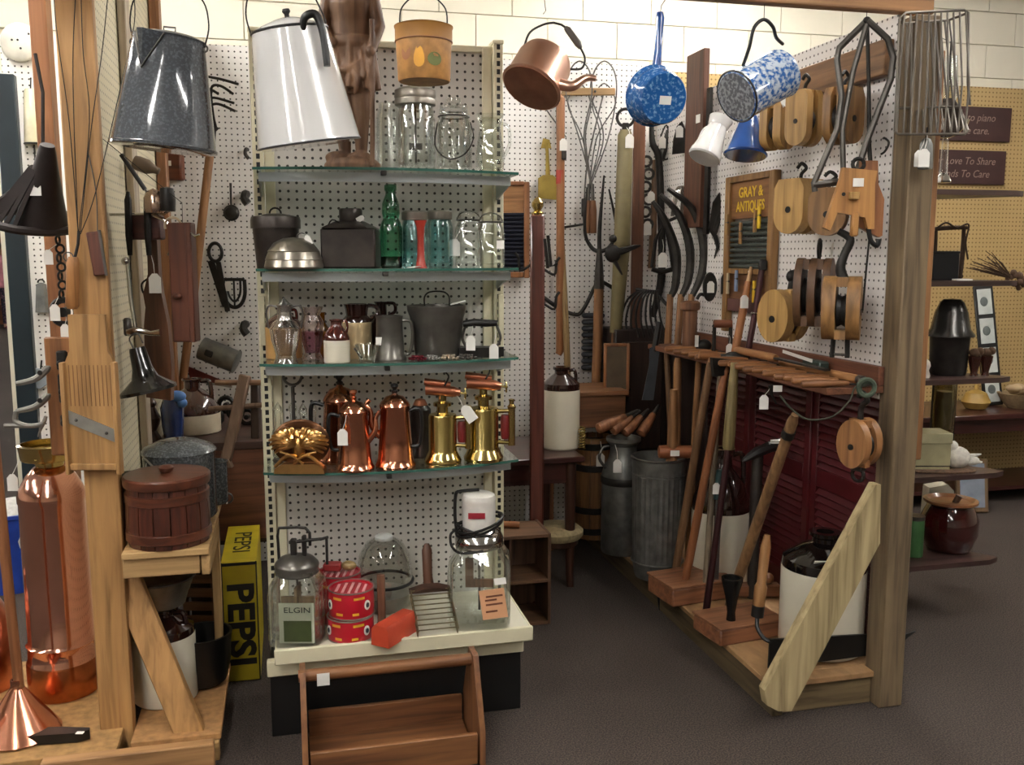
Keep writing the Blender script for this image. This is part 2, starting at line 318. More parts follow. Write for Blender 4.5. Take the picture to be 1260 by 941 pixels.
# left bay panel: end post facing the camera, two foot decks, shelf, brace
lp_ = T('wall_left_panel', '', '', (-.52, 2.75, 0), 0, 1, kind='structure')
W(lp_, 'pegboard', MB().bb(-.522, -.514, 2.80, 4.44, .1, 2.6), pegboard('pegboard_cream', '#cfc5a8', (1, 2), '#6a6250'))
FIR = wood('#ba8240', '#cd9852', 'z', .55); FIR2 = wood('#96592a', '#ab6c36', 'z', .55)
W(lp_, 'post', MB().bb(-.565, -.472, 2.745, 2.785, 0, 2.75, .004), FIR)
W(lp_, 'rear_stud', MB().bb(at(46, 150, y=3.2).x, at(67, 150, y=3.2).x, 3.18, 3.26, .1, 2.9, .003), FIR2)
W(lp_, 'far_stud', MB().bb(-.51, -.47, 4.20, 4.28, .1, 2.75, .003), wood('#8f5b30', '#a86e3c', 'z'))
W(lp_, 'back_board', MB().bb(-.51, -.485, 3.4, 3.5, .1, 2.75, .003), wood('#a8937a', '#c2b092', 'z'))
ld_ = T('trim_5', '', '', (-.6, 2.9, 0), 0, 1, kind='structure')
W(ld_, 'foot_board', MB().bb(at(100, 930, y=2.60).x-.1, at(264, 925, y=2.60).x, 2.58, 2.618, 0, at(264, 911, y=2.60).z, .003), wood('#ad7840', '#c49054', 'x', .6))
W(ld_, 'left_deck', MB().bb(-1.06, -.50, 2.615, 3.3, .062, .08, .002), plain('#9c7748', .8, 0, .28, 40, .1))
W(ld_, 'deck_joist', MB().bb(-1.04, -1.0, 2.62, 3.3, 0, .061), PINEY)
W(ld_, 'right_deck', MB().bb(-.47, -.225, 2.66, 3.3, .055, .073, .002), plain('#a87c4e', .8, 0, .25, 40, .1))
W(ld_, 'right_joist', MB().bb(-.47, -.23, 2.64, 2.68, 0, .054, .002), PINEX)
struct_b = T('trim_6', '', '', (-.4, 2.75, .1), 0, 1, kind='structure')
W(struct_b, 'brace', MB().beam(at(146, 690, y=2.806), at(236, 905, y=2.70), .080, .036, (0, 1, 0), .003), FIR)
zs = .625
ps_ = T('pine_shelf', 'small pine shelf built against the left post carrying the firkin', 'shelf', (-.35, 2.85, 0), 0, 1)
W(ps_, 'shelf_board', MB().bb(-.465, -.235, 2.66, 3.22, zs-.019, zs, .002), PINEX)
W(ps_, 'shelf_apron', MB().bb(-.465, -.262, 2.672, 2.705, zs-.075, zs-.02, .002), PINEX)
W(ps_, 'shelf_cleat', MB().bb(-.258, -.235, 2.672, 3.05, zs-.08, zs-.02, .002), PINEY)
W(ps_, 'shelf_leg', MB().bb(-.262, -.235, 3.03, 3.05, .073, zs-.02, .002), PINEZ)
# header beam over the mouth of the bay
hb = struct('trim_2', MB().bb(-.62, 1.90, 2.53, 2.568, 2.148, 2.30, .004), wood('#a5713f', '#bd8650', 'x', .55))
# fluorescent strips in the ceiling
TUBE = emit('#fffcf8', LIGHT); WHT = plain('#e8e8e4', .4, var=.02)
nth = ['first', 'second', 'third', 'fourth', 'fifth', 'sixth', 'seventh', 'eighth', 'ninth', 'tenth', 'eleventh', 'twelfth', 'thirteenth', 'fourteenth', 'fifteenth', 'sixteenth', 'seventeenth', 'eighteenth', 'nineteenth', 'twentieth']
hm = MB().bb(-.11, .11, -1.15, 1.15, -.05, 0, .01).mesh('housing'); hm.materials.append(WHT)
tm = MB().cyl((-.055, -1.12, -.07), (-.055, 1.12, -.07), .018, n=10).mesh('tube'); tm.materials.append(TUBE)
for i, (x, y) in enumerate([(-3.6, -2.2), (-3.6, 1.4), (-3.6, 5.5), (-3.6, 10), (-6.2, 4), (-6.2, 9), (-5.2, 14.5), (-5.6, 18.5), (-.9, -2.6), (-.9, .4), (-.9, 3.4), (1.9, .4), (2.1, 3.6), (4.8, 2.2)]):
    e = bpy.data.objects.new('ceiling_light', None); COL.objects.link(e); e.location = (x, y, 3.049)
    e['label'] = 'fluorescent ceiling strip above the shop floor, %s of the strips' % nth[i]; e['category'] = 'ceiling light'; e['group'] = 'fluorescent ceiling strips'
    link('housing', hm, None, e); link('tube', tm, None, e); t2 = link('tube', tm, None, e); t2.location.x = .11
# ================================================================ SHELF UNIT in the middle of the bay
CREAM = plain('#d9d2b4', .45, var=.04); GY = 3.03
def slots():
    m, nt, b, L = newmat('slotted_upright'); N = nt.nodes.new; b.inputs['Roughness'].default_value = .45
    tc = N('ShaderNodeTexCoord'); sp = N('ShaderNodeSeparateXYZ'); L.new(tc.outputs['Object'], sp.inputs[0])
    a = N('ShaderNodeMath'); a.operation = 'DIVIDE'; a.inputs[1].default_value = .0254; L.new(sp.outputs[2], a.inputs[0])
    f = N('ShaderNodeMath'); f.operation = 'FRACT'; L.new(a.outputs[0], f.inputs[0])
    g = N('ShaderNodeMath'); g.operation = 'LESS_THAN'; g.inputs[1].default_value = .62; L.new(f.outputs[0], g.inputs[0])
    x = N('ShaderNodeMath'); x.operation = 'ABSOLUTE'; L.new(sp.outputs[0], x.inputs[0])
    h = N('ShaderNodeMath'); h.operation = 'LESS_THAN'; h.inputs[1].default_value = .0055; L.new(x.outputs[0], h.inputs[0])
    k = N('ShaderNodeMath'); k.operation = 'MULTIPLY'; L.new(g.outputs[0], k.inputs[0]); L.new(h.outputs[0], k.inputs[1])
    mx = N('ShaderNodeMix'); mx.data_type = 'RGBA'; L.new(k.outputs[0], mx.inputs[0]); mx.inputs[6].default_value = lin('#d9d2b4'); mx.inputs[7].default_value = lin('#0c0b0a')
    L.new(mx.outputs[2], b.inputs['Base Color']); return m
SL = slots()
G = T('shelf_unit', 'cream metal shop shelf unit with pegboard back, glass shelves and black base', 'shelf', (.3, GY, 0), 0, 1)
xl, xr = -.072, .676
W(G, 'back_panel', MB().bb(xl+.03, xr-.03, GY, GY+.01, .25, 2.08), pegboard('pegboard_unit', '#cbc7bf', (0, 2), '#3a3631', off=(.0185, .004), r=.17))
for x in (xl, xr):
    u = link('upright', MB().bb(-.016, .016, -.03, .03, 0, 2.10, .002).mesh('upright'), SL, G.e); u.location = (x-.3, 0, 0)
    W(G, 'top_cap', MB().bb(x-.018, x+.018, GY-.032, GY+.032, 2.10, 2.112, .002), CREAM)
for x in (xl+.033, xr-.033): W(G, 'panel_edge', MB().bb(x-.015, x+.015, GY-.012, GY+.004, .25, 2.09, .002), CREAM)
W(G, 'top_rail', MB().bb(xl, xr, GY-.01, GY+.02, 2.075, 2.095, .002), CREAM)
ZS = [1.684, 1.400, 1.127, .806]
def front(x):
    t = (x-(xl+xr)/2)/((xr-xl)/2); return 2.775-.065*(1-t*t)
STL = plain('#b3b8b9', .32, .6, .06, 6)
for q, z in enumerate(ZS):
    xs = [xl-.012+(xr-xl+.024)*i/20 for i in range(21)]
    pts = [(x, front(x)) for x in xs] + [(xr+.012, 3.0), (xl-.012, 3.0)]
    s_ = W(G, 'glass_shelf', MB().prism([(a, b) for a, b in pts], .008, 'xy', (0, 0, z-.004)), SHELFGL)
    ev = [(x, front(x)-.0006, z+dz) for x in xs for dz in (-.0078, -.0002)] + [(x, front(x)+.0004, z+dz) for x in xs for dz in (-.0078, -.0002)]
    W(G, 'glass_edge', MB().add(ev, [(2*i, 2*i+2, 2*i+3, 2*i+1) for i in range(20)] + [(42+2*i, 42+2*i+1, 42+2*i+3, 42+2*i+2) for i in range(20)]), plain('#3c665a', .12, 0, .1, 20), None, s_)
    rail = MB(); n = 20
    vs_ = []; fs_ = []
    for i in range(n+1):
        x = xl+.006+(xr-xl-.012)*i/n; y = front(x)+.035
        for dy, dz in ((0, -.012), (0, -.038), (.012, -.038), (.012, -.012)): vs_.append((x, y+dy, z+dz))
    for i in range(n):
        for j in range(4): fs_.append((i*4+j, i*4+(j+1) % 4, i*4+4+(j+1) % 4, i*4+4+j))
    fs_ += [(0, 1, 2, 3), (n*4+3, n*4+2, n*4+1, n*4)]
    W(G, 'shelf_rail', rail.add(vs_, fs_), STL, None, s_)
    for x in (xl+.006, xr-.006): W(G, 'bracket', MB().prism([(2.83, z-.012), (2.83, z-.035), (3.0, z-.07), (3.01, z-.009)], .006, 'yz', (x, 0, 0)), STL, None, s_)
    W(G, 'sign_clip', MB().bb(.27, .285, front(.28)-.006, front(.28)+.02, z-.022, z-.009, .001), DKSTEEL, None, s_)
W(G, 'kick_base', MB().bb(-.085, .686, 2.74, GY+.03, 0, .20, .002), plain('#0d0d0d', .5, var=.2))
W(G, 'base_rail', MB().bb(-.092, .69, 2.715, 2.745, .20, .248, .003), CREAM)
DZ = .305
dk = W(G, 'deck_tray', MB().bb(-.066, .70, 2.655, GY-.02, DZ-.012, DZ, .002), plain('#d6d0bc', .5, var=.04))
W(G, 'front_lip', MB().bb(-.068, .702, 2.645, 2.66, DZ-.04, DZ+.006, .003), CREAM, None, dk)
for sx in (-.066, .694): W(G, 'side_lip', MB().bb(sx, sx+.006, 2.66, GY-.02, DZ-.04, DZ+.002, .001), CREAM, None, dk)
for a, b in ((60, 103), (0, 0)): pass
W(G, 'sign_holder', MB().bb(xl-.014, xl+.004, 2.985, 2.998, 1.16, 1.315, .002), CREAM); W(G, 'sign_holder', MB().bb(xr-.004, xr+.014, 2.985, 2.998, 1.17, 1.31, .002), CREAM)

def jar(t, r, h, mat, neck=.8, sq=0, n=32, name='jar_body'):
    return t.lathe(name, [(r*.9, 0), (r, h*.05), (r, h*.72), (r*.95, h*.84), (r*neck, h*.93), (r*neck, h), (r*neck*.9, h), (r*neck*.88, h*.93), (r*.88, h*.8), (r*.92, h*.1), (0, h*.06)], mat, n=n, sq=sq)
def bail(t, r, h, mat=DKSTEEL, z0=0, w_=.9, parent=None): return t.tube('wire_bail', arc((0, 0, z0), r, 0, 180, 20, 'xz', h), w_, mat, parent)
# ---------------------------------------------------------------- top glass shelf
z = ZS[0]
t = T('carved_figure', 'brown carved wooden figure of a man in a coat, standing on the top shelf', 'figurine', on(436, 2.86, z)); WD = wood('#6e4c34', '#8e6848', 'z', .55)
b = t.mb()
b.lathe([(34, 0), (35, 8), (29, 14), (20, 17)], 24, (-2, 0, 0), sy=.7)
b.ball((-20, -4, 16), 10, (1.5, 1, .8)); b.ball((8, -4, 16), 10, (1.5, 1, .8))
b.tube([(-10, 0, 12), (-13, 0, 60), (-12, 0, 112)], [6.5, 10, 15], 12); b.tube([(9, 0, 12), (10, 0, 60), (9, 0, 112)], [6.5, 10, 15], 12)
for q in range(7): b.tube(spl([(-22+q*7, -16, 132+(q % 3)*4), (-20+q*7.5, -21, 118-(q % 2)*6), (-26+q*8, -19, 94+(q % 3)*7)], 4), [2.5, 4, 2.2], 6)
b.tube(spl([(-24, -14, 126), (-4, -24, 116), (22, -14, 134)], 5), [3, 4.5, 3], 6); b.tube(spl([(4, -22, 118), (10, -24, 104), (6, -22, 88)], 4), [4, 4, 2], 6)
b.lathe([(22, 92), (29, 105), (29, 125), (25, 150), (24, 175), (27, 195), (22, 212), (9, 220), (8, 232)], 24, (0, 0, 0), sy=.72)
for a_ in range(0, 360, 45): b.tube([(26*cos(R(a_)), 19*sin(R(a_)), 150), (31*cos(R(a_)), 23*sin(R(a_)), 96)], [3, 5], 6)
b.lathe([(27, 146), (29, 149), (29, 155), (27, 158)], 24, sy=.74)
b.tube([(-26, 0, 205), (-33, -6, 172), (-22, -20, 150)], [9, 8, 6], 10); b.tube([(26, 0, 205), (34, -4, 170), (27, -18, 140)], [9, 8, 6], 10)
b.ball((-20, -22, 148), 6.5); b.ball((26, -20, 138), 6.5)
b.tube([(28, -20, 175), (27, -20, 90), (25, -18, 4)], [3.2, 3.2, 3.2], 8)
b.ball((0, -1, 244), 14, (.9, 1, 1.1)); b.ball((0, -14, 242), 3.5); b.lathe([(24, 250), (24, 253), (14, 254), (13, 268), (0, 270)], 20, (0, 0, 0))
o = t.put('body', b, WD); organic(o, .003, 2)
t = T('glass_jar', 'tall clear glass jar behind the zinc-lidded jar on the top shelf', 'jar', on(482, 2.93, z)); jar(t, 19, 84, CLEAR)
ZINC = plain('#8b857b', .4, .7, .25, 20, .1)
t = T('butter_churn', 'clear glass churn jar with a ribbed zinc lid and dasher on the top shelf', 'jar', on(512, 2.83, z)); jar(t, 24, 84, CLEAR, .9)
t.lathe('lid', [(22, 78), (25, 79), (25.5, 84), (24.5, 86), (25.5, 89), (24.5, 92), (25, 96), (20, 99), (6, 100), (4, 106), (0, 107)], ZINC); t.tube('dasher_rod', [(0, 0, 8), (0, 0, 80)], 1.3, DKSTEEL); t.put('dasher', t.mb().box((0, 0, 30), (16, 2, 8)), DKSTEEL)
t = T('bail_jar', 'clear glass jar with a glass lid and hanging wire bail on the top shelf', 'jar', on(559, 2.82, z)); jar(t, 22, 70, CLEAR, .82)
t.lathe('lid', [(17, 70), (18, 72), (17, 79), (10, 82), (9, 88), (0, 90)], CLEAR); t.tube('wire_bail', spl([(-20, -4, 58), (-22, -12, 30), (-6, -22, 14), (14, -18, 20), (24, -6, 40), (20, 0, 60)], 5), .8, DKSTEEL); t.put('wire_clamp', t.mb().ring((0, 0, 66), 19, .9, 'xy'), DKSTEEL)
t = T('glass_pitcher', 'clear glass pitcher at the right end of the top shelf', 'pitcher', on(603, 2.84, z))
t.lathe('body', [(12, 0), (17, 6), (18, 22), (14, 46), (13, 58), (17, 70), (16, 70), (12, 58), (13, 44), (16, 20), (14, 6), (0, 4)], CLEAR, sq=5); t.tube('handle', spl([(12, 0, 60), (22, 0, 56), (24, 0, 36), (17, 0, 20)], 6), 2, CLEAR)
# ---------------------------------------------------------------- second shelf
z = ZS[1]
t = T('lidded_pail', 'dark rusty tin pail with a flat lid at the left end of the second shelf', 'pail', on(341, 2.86, z))
t.lathe('body', [(24, 0), (28, 50), (27, 50), (23, 2)], DKTIN); t.lathe('lid', [(30, 48), (30, 58), (29, 62), (10, 66), (0, 66)], DKTIN); t.put('knob', t.mb().tube(arc((0, 0, 66), 7, 0, 180, 8), 1.2), IRON)
t = T('metal_mould', 'dull aluminium dome mould with ridges in front of the dark pail', 'mould', on(362, 2.775, z)); ALU = plain('#8c857a', .28, .85, .25, 18, .1)
t.lathe('dome', [(35, 0), (36, 2), (34, 10), (34.5, 11), (31, 20), (31.5, 21), (24, 31), (12, 37), (0, 38)], ALU, n=40); t.tube('ring', arc((10, 0, 38), 5, 0, 180, 8), .9, STEEL); t.tag(17, -6, 40, 12, (10, 0, 42), R(-25))
t = T('tin_canister', 'square black tin canister with a round screw neck on the second shelf', 'canister', on(433, 2.82, z))
t.put('body', t.mb().box((0, 0, 24), (66, 50, 48), 2).lathe([(40, 48), (19, 57), (17, 57)], 4, M=Matrix.Rotation(PI/4, 4, 'Z'), sx=1.1, sy=.82), DKTIN); t.lathe('neck', [(13, 56), (14, 58), (14, 70), (13, 72), (0, 72)], DKTIN)
t.tube('wire_handle', spl([(-31, 0, 42), (-20, -14, 58), (0, -20, 47), (22, -14, 44), (31, 0, 40)], 5), .9, IRON); t.tag(18, -12, 62, 10, None, R(60))
t = T('green_bottle', 'tall deep green glass bottle with a pinched neck on the second shelf', 'bottle', on(482, 2.79, z))
t.lathe('bottle', [(12, 0), (13.5, 3), (13.5, 48), (12, 55), (9.5, 60), (11, 66), (10.5, 78), (6.5, 88), (6, 92), (7.5, 94), (7.5, 100), (5, 101)], GREENGL, n=24); t.lathe('thick_base', [(12.5, .5), (13, 2), (13, 14), (0, 15)], glass('#3f9a76', 1), n=24)
for px, lab, m_, y in ((511, 'aqua glass jar with a zinc lid beside the green bottle', AQUA, 2.80), (541, 'aqua glass jar with a zinc lid right of the red handle', AQUA, 2.89)):
    t = T('canning_jar', lab, 'jar', on(px, y, z), group='aqua canning jars'); jar(t, 17, 62, m_, .85); t.lathe('zinc_lid', [(15.5, 58), (16, 59), (16, 67), (14, 69), (0, 69)], ZINC)
t = T('red_spindle', 'red painted wooden spindle standing in front of the aqua jars', 'spindle', on(518, 2.75, z)); t.lathe('spindle', [(8, 0), (6, 4), (4.5, 14), (4, 34), (5, 50), (8, 58), (0, 58)], plain('#a8382a', .4, coat=.3), n=16)
o = solo('loose_price_tag', 'white paper price tag lying at the foot of the red spindle', 'price tag', MB().prism([(-.02, -.012), (.02, -.012), (.026, 0), (.02, .012), (-.02, .012)], .0012, 'xy'), PAPER, on(510, 2.74, z)+Vector((0, 0, .004)), R(20))
o.rotation_euler.y = R(-6)
for px, lab, y, w_, h in ((577, 'clear square jar with wire-clamped glass lid on the second shelf', 2.91, 17, 68), (604, 'clear ribbed glass jar at the right end of the second shelf', 2.79, 17, 66)):
    t = T('clamp_jar', lab, 'jar', on(px, y, z), group='clear jars on the second shelf'); jar(t, w_, h*.85, CLEAR, .78, sq=5); t.lathe('glass_lid', [(13, h*.85), (14, h*.88), (13, h*.97), (8, h), (0, h)], CLEAR); t.put('wire_clamp', t.mb().ring((0, 0, h*.84), w_*.86, .8, 'xy').tube(arc((0, 0, h*.84), w_*.85, 0, 180, 12, 'xz', 11), .7), STEEL)
    if px < 590: t.tag(-16, -19, 34, 20, (-8, -15, 50))
    else: t.sticker(12, -19, 28, 9, 10)
# ---------------------------------------------------------------- third shelf
z = ZS[2]
def jug(t, r, h, top, bot, split=.5, neck=.34, side=1, lip=1.0):
    t.lathe('body', [(r*.93, 0), (r, h*.02), (r, h*split), (r*.985, h*(split+.01)), (0, h*(split+.01))], bot, n=40)
    s_ = t.lathe('shoulder', [(r*.99, h*split), (r, h*(split+.015)), (r*.97, h*(split+.08)), (r*.78, h*(split+.42*(1-split))), (r*.5, h*(split+.62*(1-split))), (r*neck, h*(split+.72*(1-split))), (r*neck, h*.95), (r*neck*1.25, h*.97), (r*neck*1.25, h), (r*neck*.7, h), (r*neck*.6, h*.9)], top, n=40)
    t.tube('handle', spl([(side*r*neck*1.1, 0, h*.95), (side*r*(neck+.34), 0, h*.95), (side*r*(neck+.42), 0, h*(.7+split*.2)), (side*r*.72, 0, h*(split+.3*(1-split)))], 6), r*.09, top)
t = T('stoneware_jug', 'small two-tone brown and tan jug behind the silver decanter', 'jug', on(350, 2.92, z)); jug(t, 22, 62, REDGLAZE, plain('#b28a55', .35), .62)
t = T('silver_decanter', 'silver mounted glass decanter with two wire handles at the left of the third shelf', 'decanter', on(352, 2.79, z)); SILV = plain('#b9b6b2', .18, .9, .15, 20)
t.lathe('body', [(15, 0), (13, 4), (12, 10), (17, 28), (19, 42), (14, 50), (8, 54), (7, 66), (9, 70), (6, 70)], glass('#dedcda', 7, .12)); t.lathe('collar', [(9, 50), (10, 52), (8.5, 56), (8, 68), (10, 71), (6, 74), (0, 80)], SILV)
for s in (-1, 1): t.tube('handle', spl([(s*8, 0, 68), (s*18, 0, 70), (s*22, 0, 62), (s*20, 0, 42)], 5), 1.2, STEEL)
t = T('glass_vase', 'clear ribbed glass vase with pink tinted sides on the third shelf', 'vase', on(385, 2.83, z)); t.lathe('body', [(11, 0), (12, 3), (9, 10), (13, 34), (14, 48), (10, 56), (15, 66), (14, 66), (9, 56), (12, 46), (11, 34), (7, 12), (0, 8)], glass('#fcf6f6', 1.5)); t.lathe('pink_band', [(9, 10), (12.2, 24), (13.2, 36)], glass('#ecc8d8', .6))
t = T('amber_bottle', 'small amber glass bottle between the pink vase and the little jug', 'bottle', on(397, 2.90, z)); t.lathe('bottle', [(8, 0), (9, 2), (9, 36), (4, 44), (4, 54), (5, 56), (0, 56)], glass('#d9a95a', 1))
t = T('mini_jug', 'little cream and red-brown glazed jug at the front of the third shelf', 'jug', on(415, 2.765, z)); jug(t, 16, 53, REDGLAZE, STONE, .52, .42)
t = T('tall_jug', 'dark-topped tan stoneware jug with ring handle behind the little jug', 'jug', on(440, 2.88, z))
t.lathe('body', [(17, 0), (18, 2), (18, 44), (0, 45)], plain('#c4ac84', .35)); t.lathe('collar', [(18, 43), (17, 48), (13, 52), (14, 60), (16, 66), (12, 66), (11, 58)], BROWNGLAZE); t.tube('handle', spl([(14, 0, 64), (24, 0, 62), (26, 0, 54), (17, 0, 49)], 6), 2.6, BROWNGLAZE)
t = T('glass_bowl', 'small clear glass bowl with a spoon at the front of the third shelf', 'bowl', on(452, 2.755, z)); t.lathe('bowl', [(9, 0), (10, 3), (15, 20), (16, 22), (14, 21), (8, 4), (0, 3)], glass('#fafcf8', 2.0)); t.tube('spoon', [(-14, -10, 18), (-6, -6, 5)], [1.4, .8], CHROME)
t = T('black_jug', 'small black-glazed jug with ring handle behind the pewter tankard', 'jug', on(470, 2.93, z)); t.lathe('body', [(17, 0), (18, 30), (14, 44), (7, 50), (7, 62), (9, 66), (5, 66)], BROWNGLAZE); t.tube('handle', spl([(7, 0, 64), (16, 0, 63), (17, 0, 54), (9, 0, 49)], 6), 2.2, BROWNGLAZE)
t = T('pewter_tankard', 'grey pewter tankard with a tall handle on the third shelf', 'tankard', on(480, 2.80, z))
t.lathe('body', [(20, 0), (20, 3), (18, 6), (16.5, 30), (16, 50), (17, 54), (15, 54), (14, 8), (0, 6)], PEWTER); t.tube('handle', spl([(15, 0, 48), (26, 0, 46), (28, 0, 26), (24, 0, 8), (17, 0, 8)], 6), 2, PEWTER); t.sticker(-11, -14.5, 24, 8, 10)
t = T('tin_bucket', 'tapered dark tin bucket with a wire handle and paper on its rim', 'bucket', on(538, 2.83, z))
t.lathe('body', [(25, 0), (27, 3), (33, 50), (36, 58), (36, 64), (34, 64), (31, 52), (24, 6), (0, 5)], PEWTER, n=40); t.tube('handle', spl([(-15, 4, 63), (-15, 4, 74), (-8, 4, 80), (8, 4, 80), (15, 4, 74), (15, 4, 63)], 4), 1, DKSTEEL); t.put('paper', t.mb().box((26, 0, 67), (18, 10, 1.5), 0, None, Matrix.Rotation(R(-14), 3, 'Y')), PAPER)
t = T('flat_iron', 'black pressing iron with a turned wooden handle at the right of the third shelf', 'iron', on(590, 2.80, z))
t.put('sole', t.mb().prism([(-24, -12), (14, -12), (30, 0), (14, 12), (-24, 12)], 12, 'xy', (0, 0, 7)), IRON); t.put('handle', t.mb().tube([(-20, 0, 41), (-6, 0, 43), (8, 0, 42), (22, 0, 42)], [4, 4.6, 4.6, 3.6], 12), BLACK)
for s in (-16, 20): t.tube('bracket', spl([(s, 0, 12), (s*1.3, 0, 24), (s*1.05, 0, 40)], 5), 1.6, STEEL)
t.tag(-10, -16, 28, 18, (-8, 0, 40)); t.tag(18, -16, 18, 18, (20, 0, 34))
junk = [('#6a1f2a', 'dark red bead bracelet lying in front of the tin bucket', 514, 9), ('#8d8a86', 'silver chain bracelet lying in front of the tin bucket', 532, 8), ('#a89a86', 'pale bead necklace heaped at the right of the bucket', 552, 10), ('#5b5651', 'grey metal chain heaped before the pressing iron', 574, 10)]
for h, lab, px, r in junk:
    m = MB(ms(on(px, 2.75, z)))
    rnd = random.Random(px)
    for j in range(26):
        a = j*2*PI/13; q = r*(1+.25*sin(a*3))*(1 if j < 13 else .6); m.ball((q*cos(a), q*.6*sin(a), 1.8+(2.4 if j > 12 else 0)+rnd.random()), 1.8, n=7)
    solo('bead_bracelet', lab, 'bracelet', m, plain(h, .2, .4), on(px, 2.755, z), -A, 'jewellery in front of the bucket')
# ---------------------------------------------------------------- fourth shelf: copper and brass
z = ZS[3]
t = T('cruet_stand', 'glass cruet bottles in a stand with a ring handle behind the eagle', 'cruet set', on(363, 2.92, z))
t.put('stand', t.mb().lathe([(26, 0), (27, 2), (25, 5), (0, 6)], 24).cyl((0, 0, 5), (0, 0, 92), 2.2).ring((0, 0, 105), 11, 1.7), STEEL)
for i, (x, y) in enumerate(((-18, -4), (14, -10), (22, 8), (-4, 14))): t.lathe('cruet', [(7, 6), (8, 8), (8, 36), (4, 46), (4, 58), (6, 62), (5, 66), (0, 74)], CLEAR, n=16, c=(x, y, 0))
BR2 = plain('#cfa468', .28, 1, .2, 20)
t = T('eagle_plaque', 'cast brass eagle ornament with spread wings standing on the fourth shelf', 'ornament', on(370, 2.755, z))
bk = t.mb(); bk.lathe([(0, -1.5), (33, -2), (36, 0), (33, 2), (0, 1.5)], 36, M=Matrix.Translation((0, 6, 36)) @ Matrix.Rotation(PI/2, 4, 'X') @ Matrix.Diagonal((1, .82, 1, 1))); t.put('disc', bk, plain('#6a4a34', .35, .9, .3, 16))
b = t.mb(); b.prism([(-31, 0), (31, 0), (30, 6), (22, 12), (-20, 12), (-30, 6)], 18, 'xz'); b.ball((0, -6, 32), 9, (.9, .7, 1.7)); b.ball((0, -9, 51), 5.5); b.tube([(0, -13, 51), (3, -17, 48)], [2.4, .5], 6)
for s in (-1, 1):
    for j in range(9):
        a = R(-30+j*14); l = 33-abs(j-3)*1.2; b.tube(spl([(s*5, -5, 36), (s*(5+l*.55*cos(a)), -11+j*.3, 36+l*.5*sin(a)+5), (s*(4+l*cos(a)), -5, 36+l*.72*sin(a))], 4), [3.4, 3.4, 1.3], 6)
    for j in range(6):
        a = R(-20+j*20); b.tube(spl([(s*4, -9, 36), (s*(4+9*cos(a)), -14, 37+9*sin(a)), (s*(4+18*cos(a)), -11, 36+15*sin(a))], 3), [3, 3, 1.4], 6)
    b.tube(spl([(s*2, -10, 22), (s*14, -12, 23), (s*29, -9, 9)], 4), [2.4, 2.4, 2], 6); b.tube(spl([(s*-6, -11, 13), (s*8, -13, 24), (s*22, -10, 28)], 4), 1.7, 6)
t.put('eagle', b, BR2)
def copperpot(t, r, h, dome, spout=1, knobm=BLACK):
    t.lathe('body', [(r*1.12, 0), (r*1.14, h*.03), (r*1.04, h*.08), (r*.98, h*.14), (r*.8, h*.86), (r*.84, h*.88), (r*.84, h*.9), (0, h*.9)], COPPER, n=40)
    l_ = t.lathe('lid', [(r*.84, h*.9), (r*.86, h*.92), (r*.78, h*.97), (r*.5, h+dome*.55), (r*.2, h+dome*.8), (r*.14, h+dome), (0, h+dome)], COPPER, n=40)
    t.lathe('finial', [(r*.12, h+dome), (r*.2, h+dome+3), (r*.1, h+dome+5), (r*.22, h+dome+9), (r*.2, h+dome+12), (0, h+dome+13)], knobm, l_, n=14)
    t.tube('spout', spl([(spout*r*.8, -2, h*.45), (spout*r*1.25, -4, h*.62), (spout*r*1.3, -4, h*.82), (spout*r*1.55, -4, h*.93)], 6), [r*.2, r*.17, r*.13, r*.12], COPPER, n=10)
    t.tube('handle', spl([(-spout*r*.84, 0, h*.84), (-spout*r*1.4, 0, h*.86), (-spout*r*1.5, 0, h*.6), (-spout*r*1.35, 0, h*.34), (-spout*r*.95, 0, h*.3)], 6), r*.11, BLACK)
t = T('copper_coffee_pot', 'tallest polished copper coffee pot with a black finial and black handle', 'coffee pot', on(420, 2.89, z)); copperpot(t, 24, 82, 12)
t = T('copper_coffee_pot', 'polished copper pot standing in front of the tallest copper coffee pot', 'coffee pot', on(437, 2.765, z)); copperpot(t, 21, 78, 8, 1, COPPER); t.tag(-10, -24, 54, 20, (-6, -18, 70))
t = T('copper_coffee_pot', 'polished copper coffee pot nearest the brass blowtorches', 'coffee pot', on(487, 2.775, z)); copperpot(t, 22, 82, 8, -1)
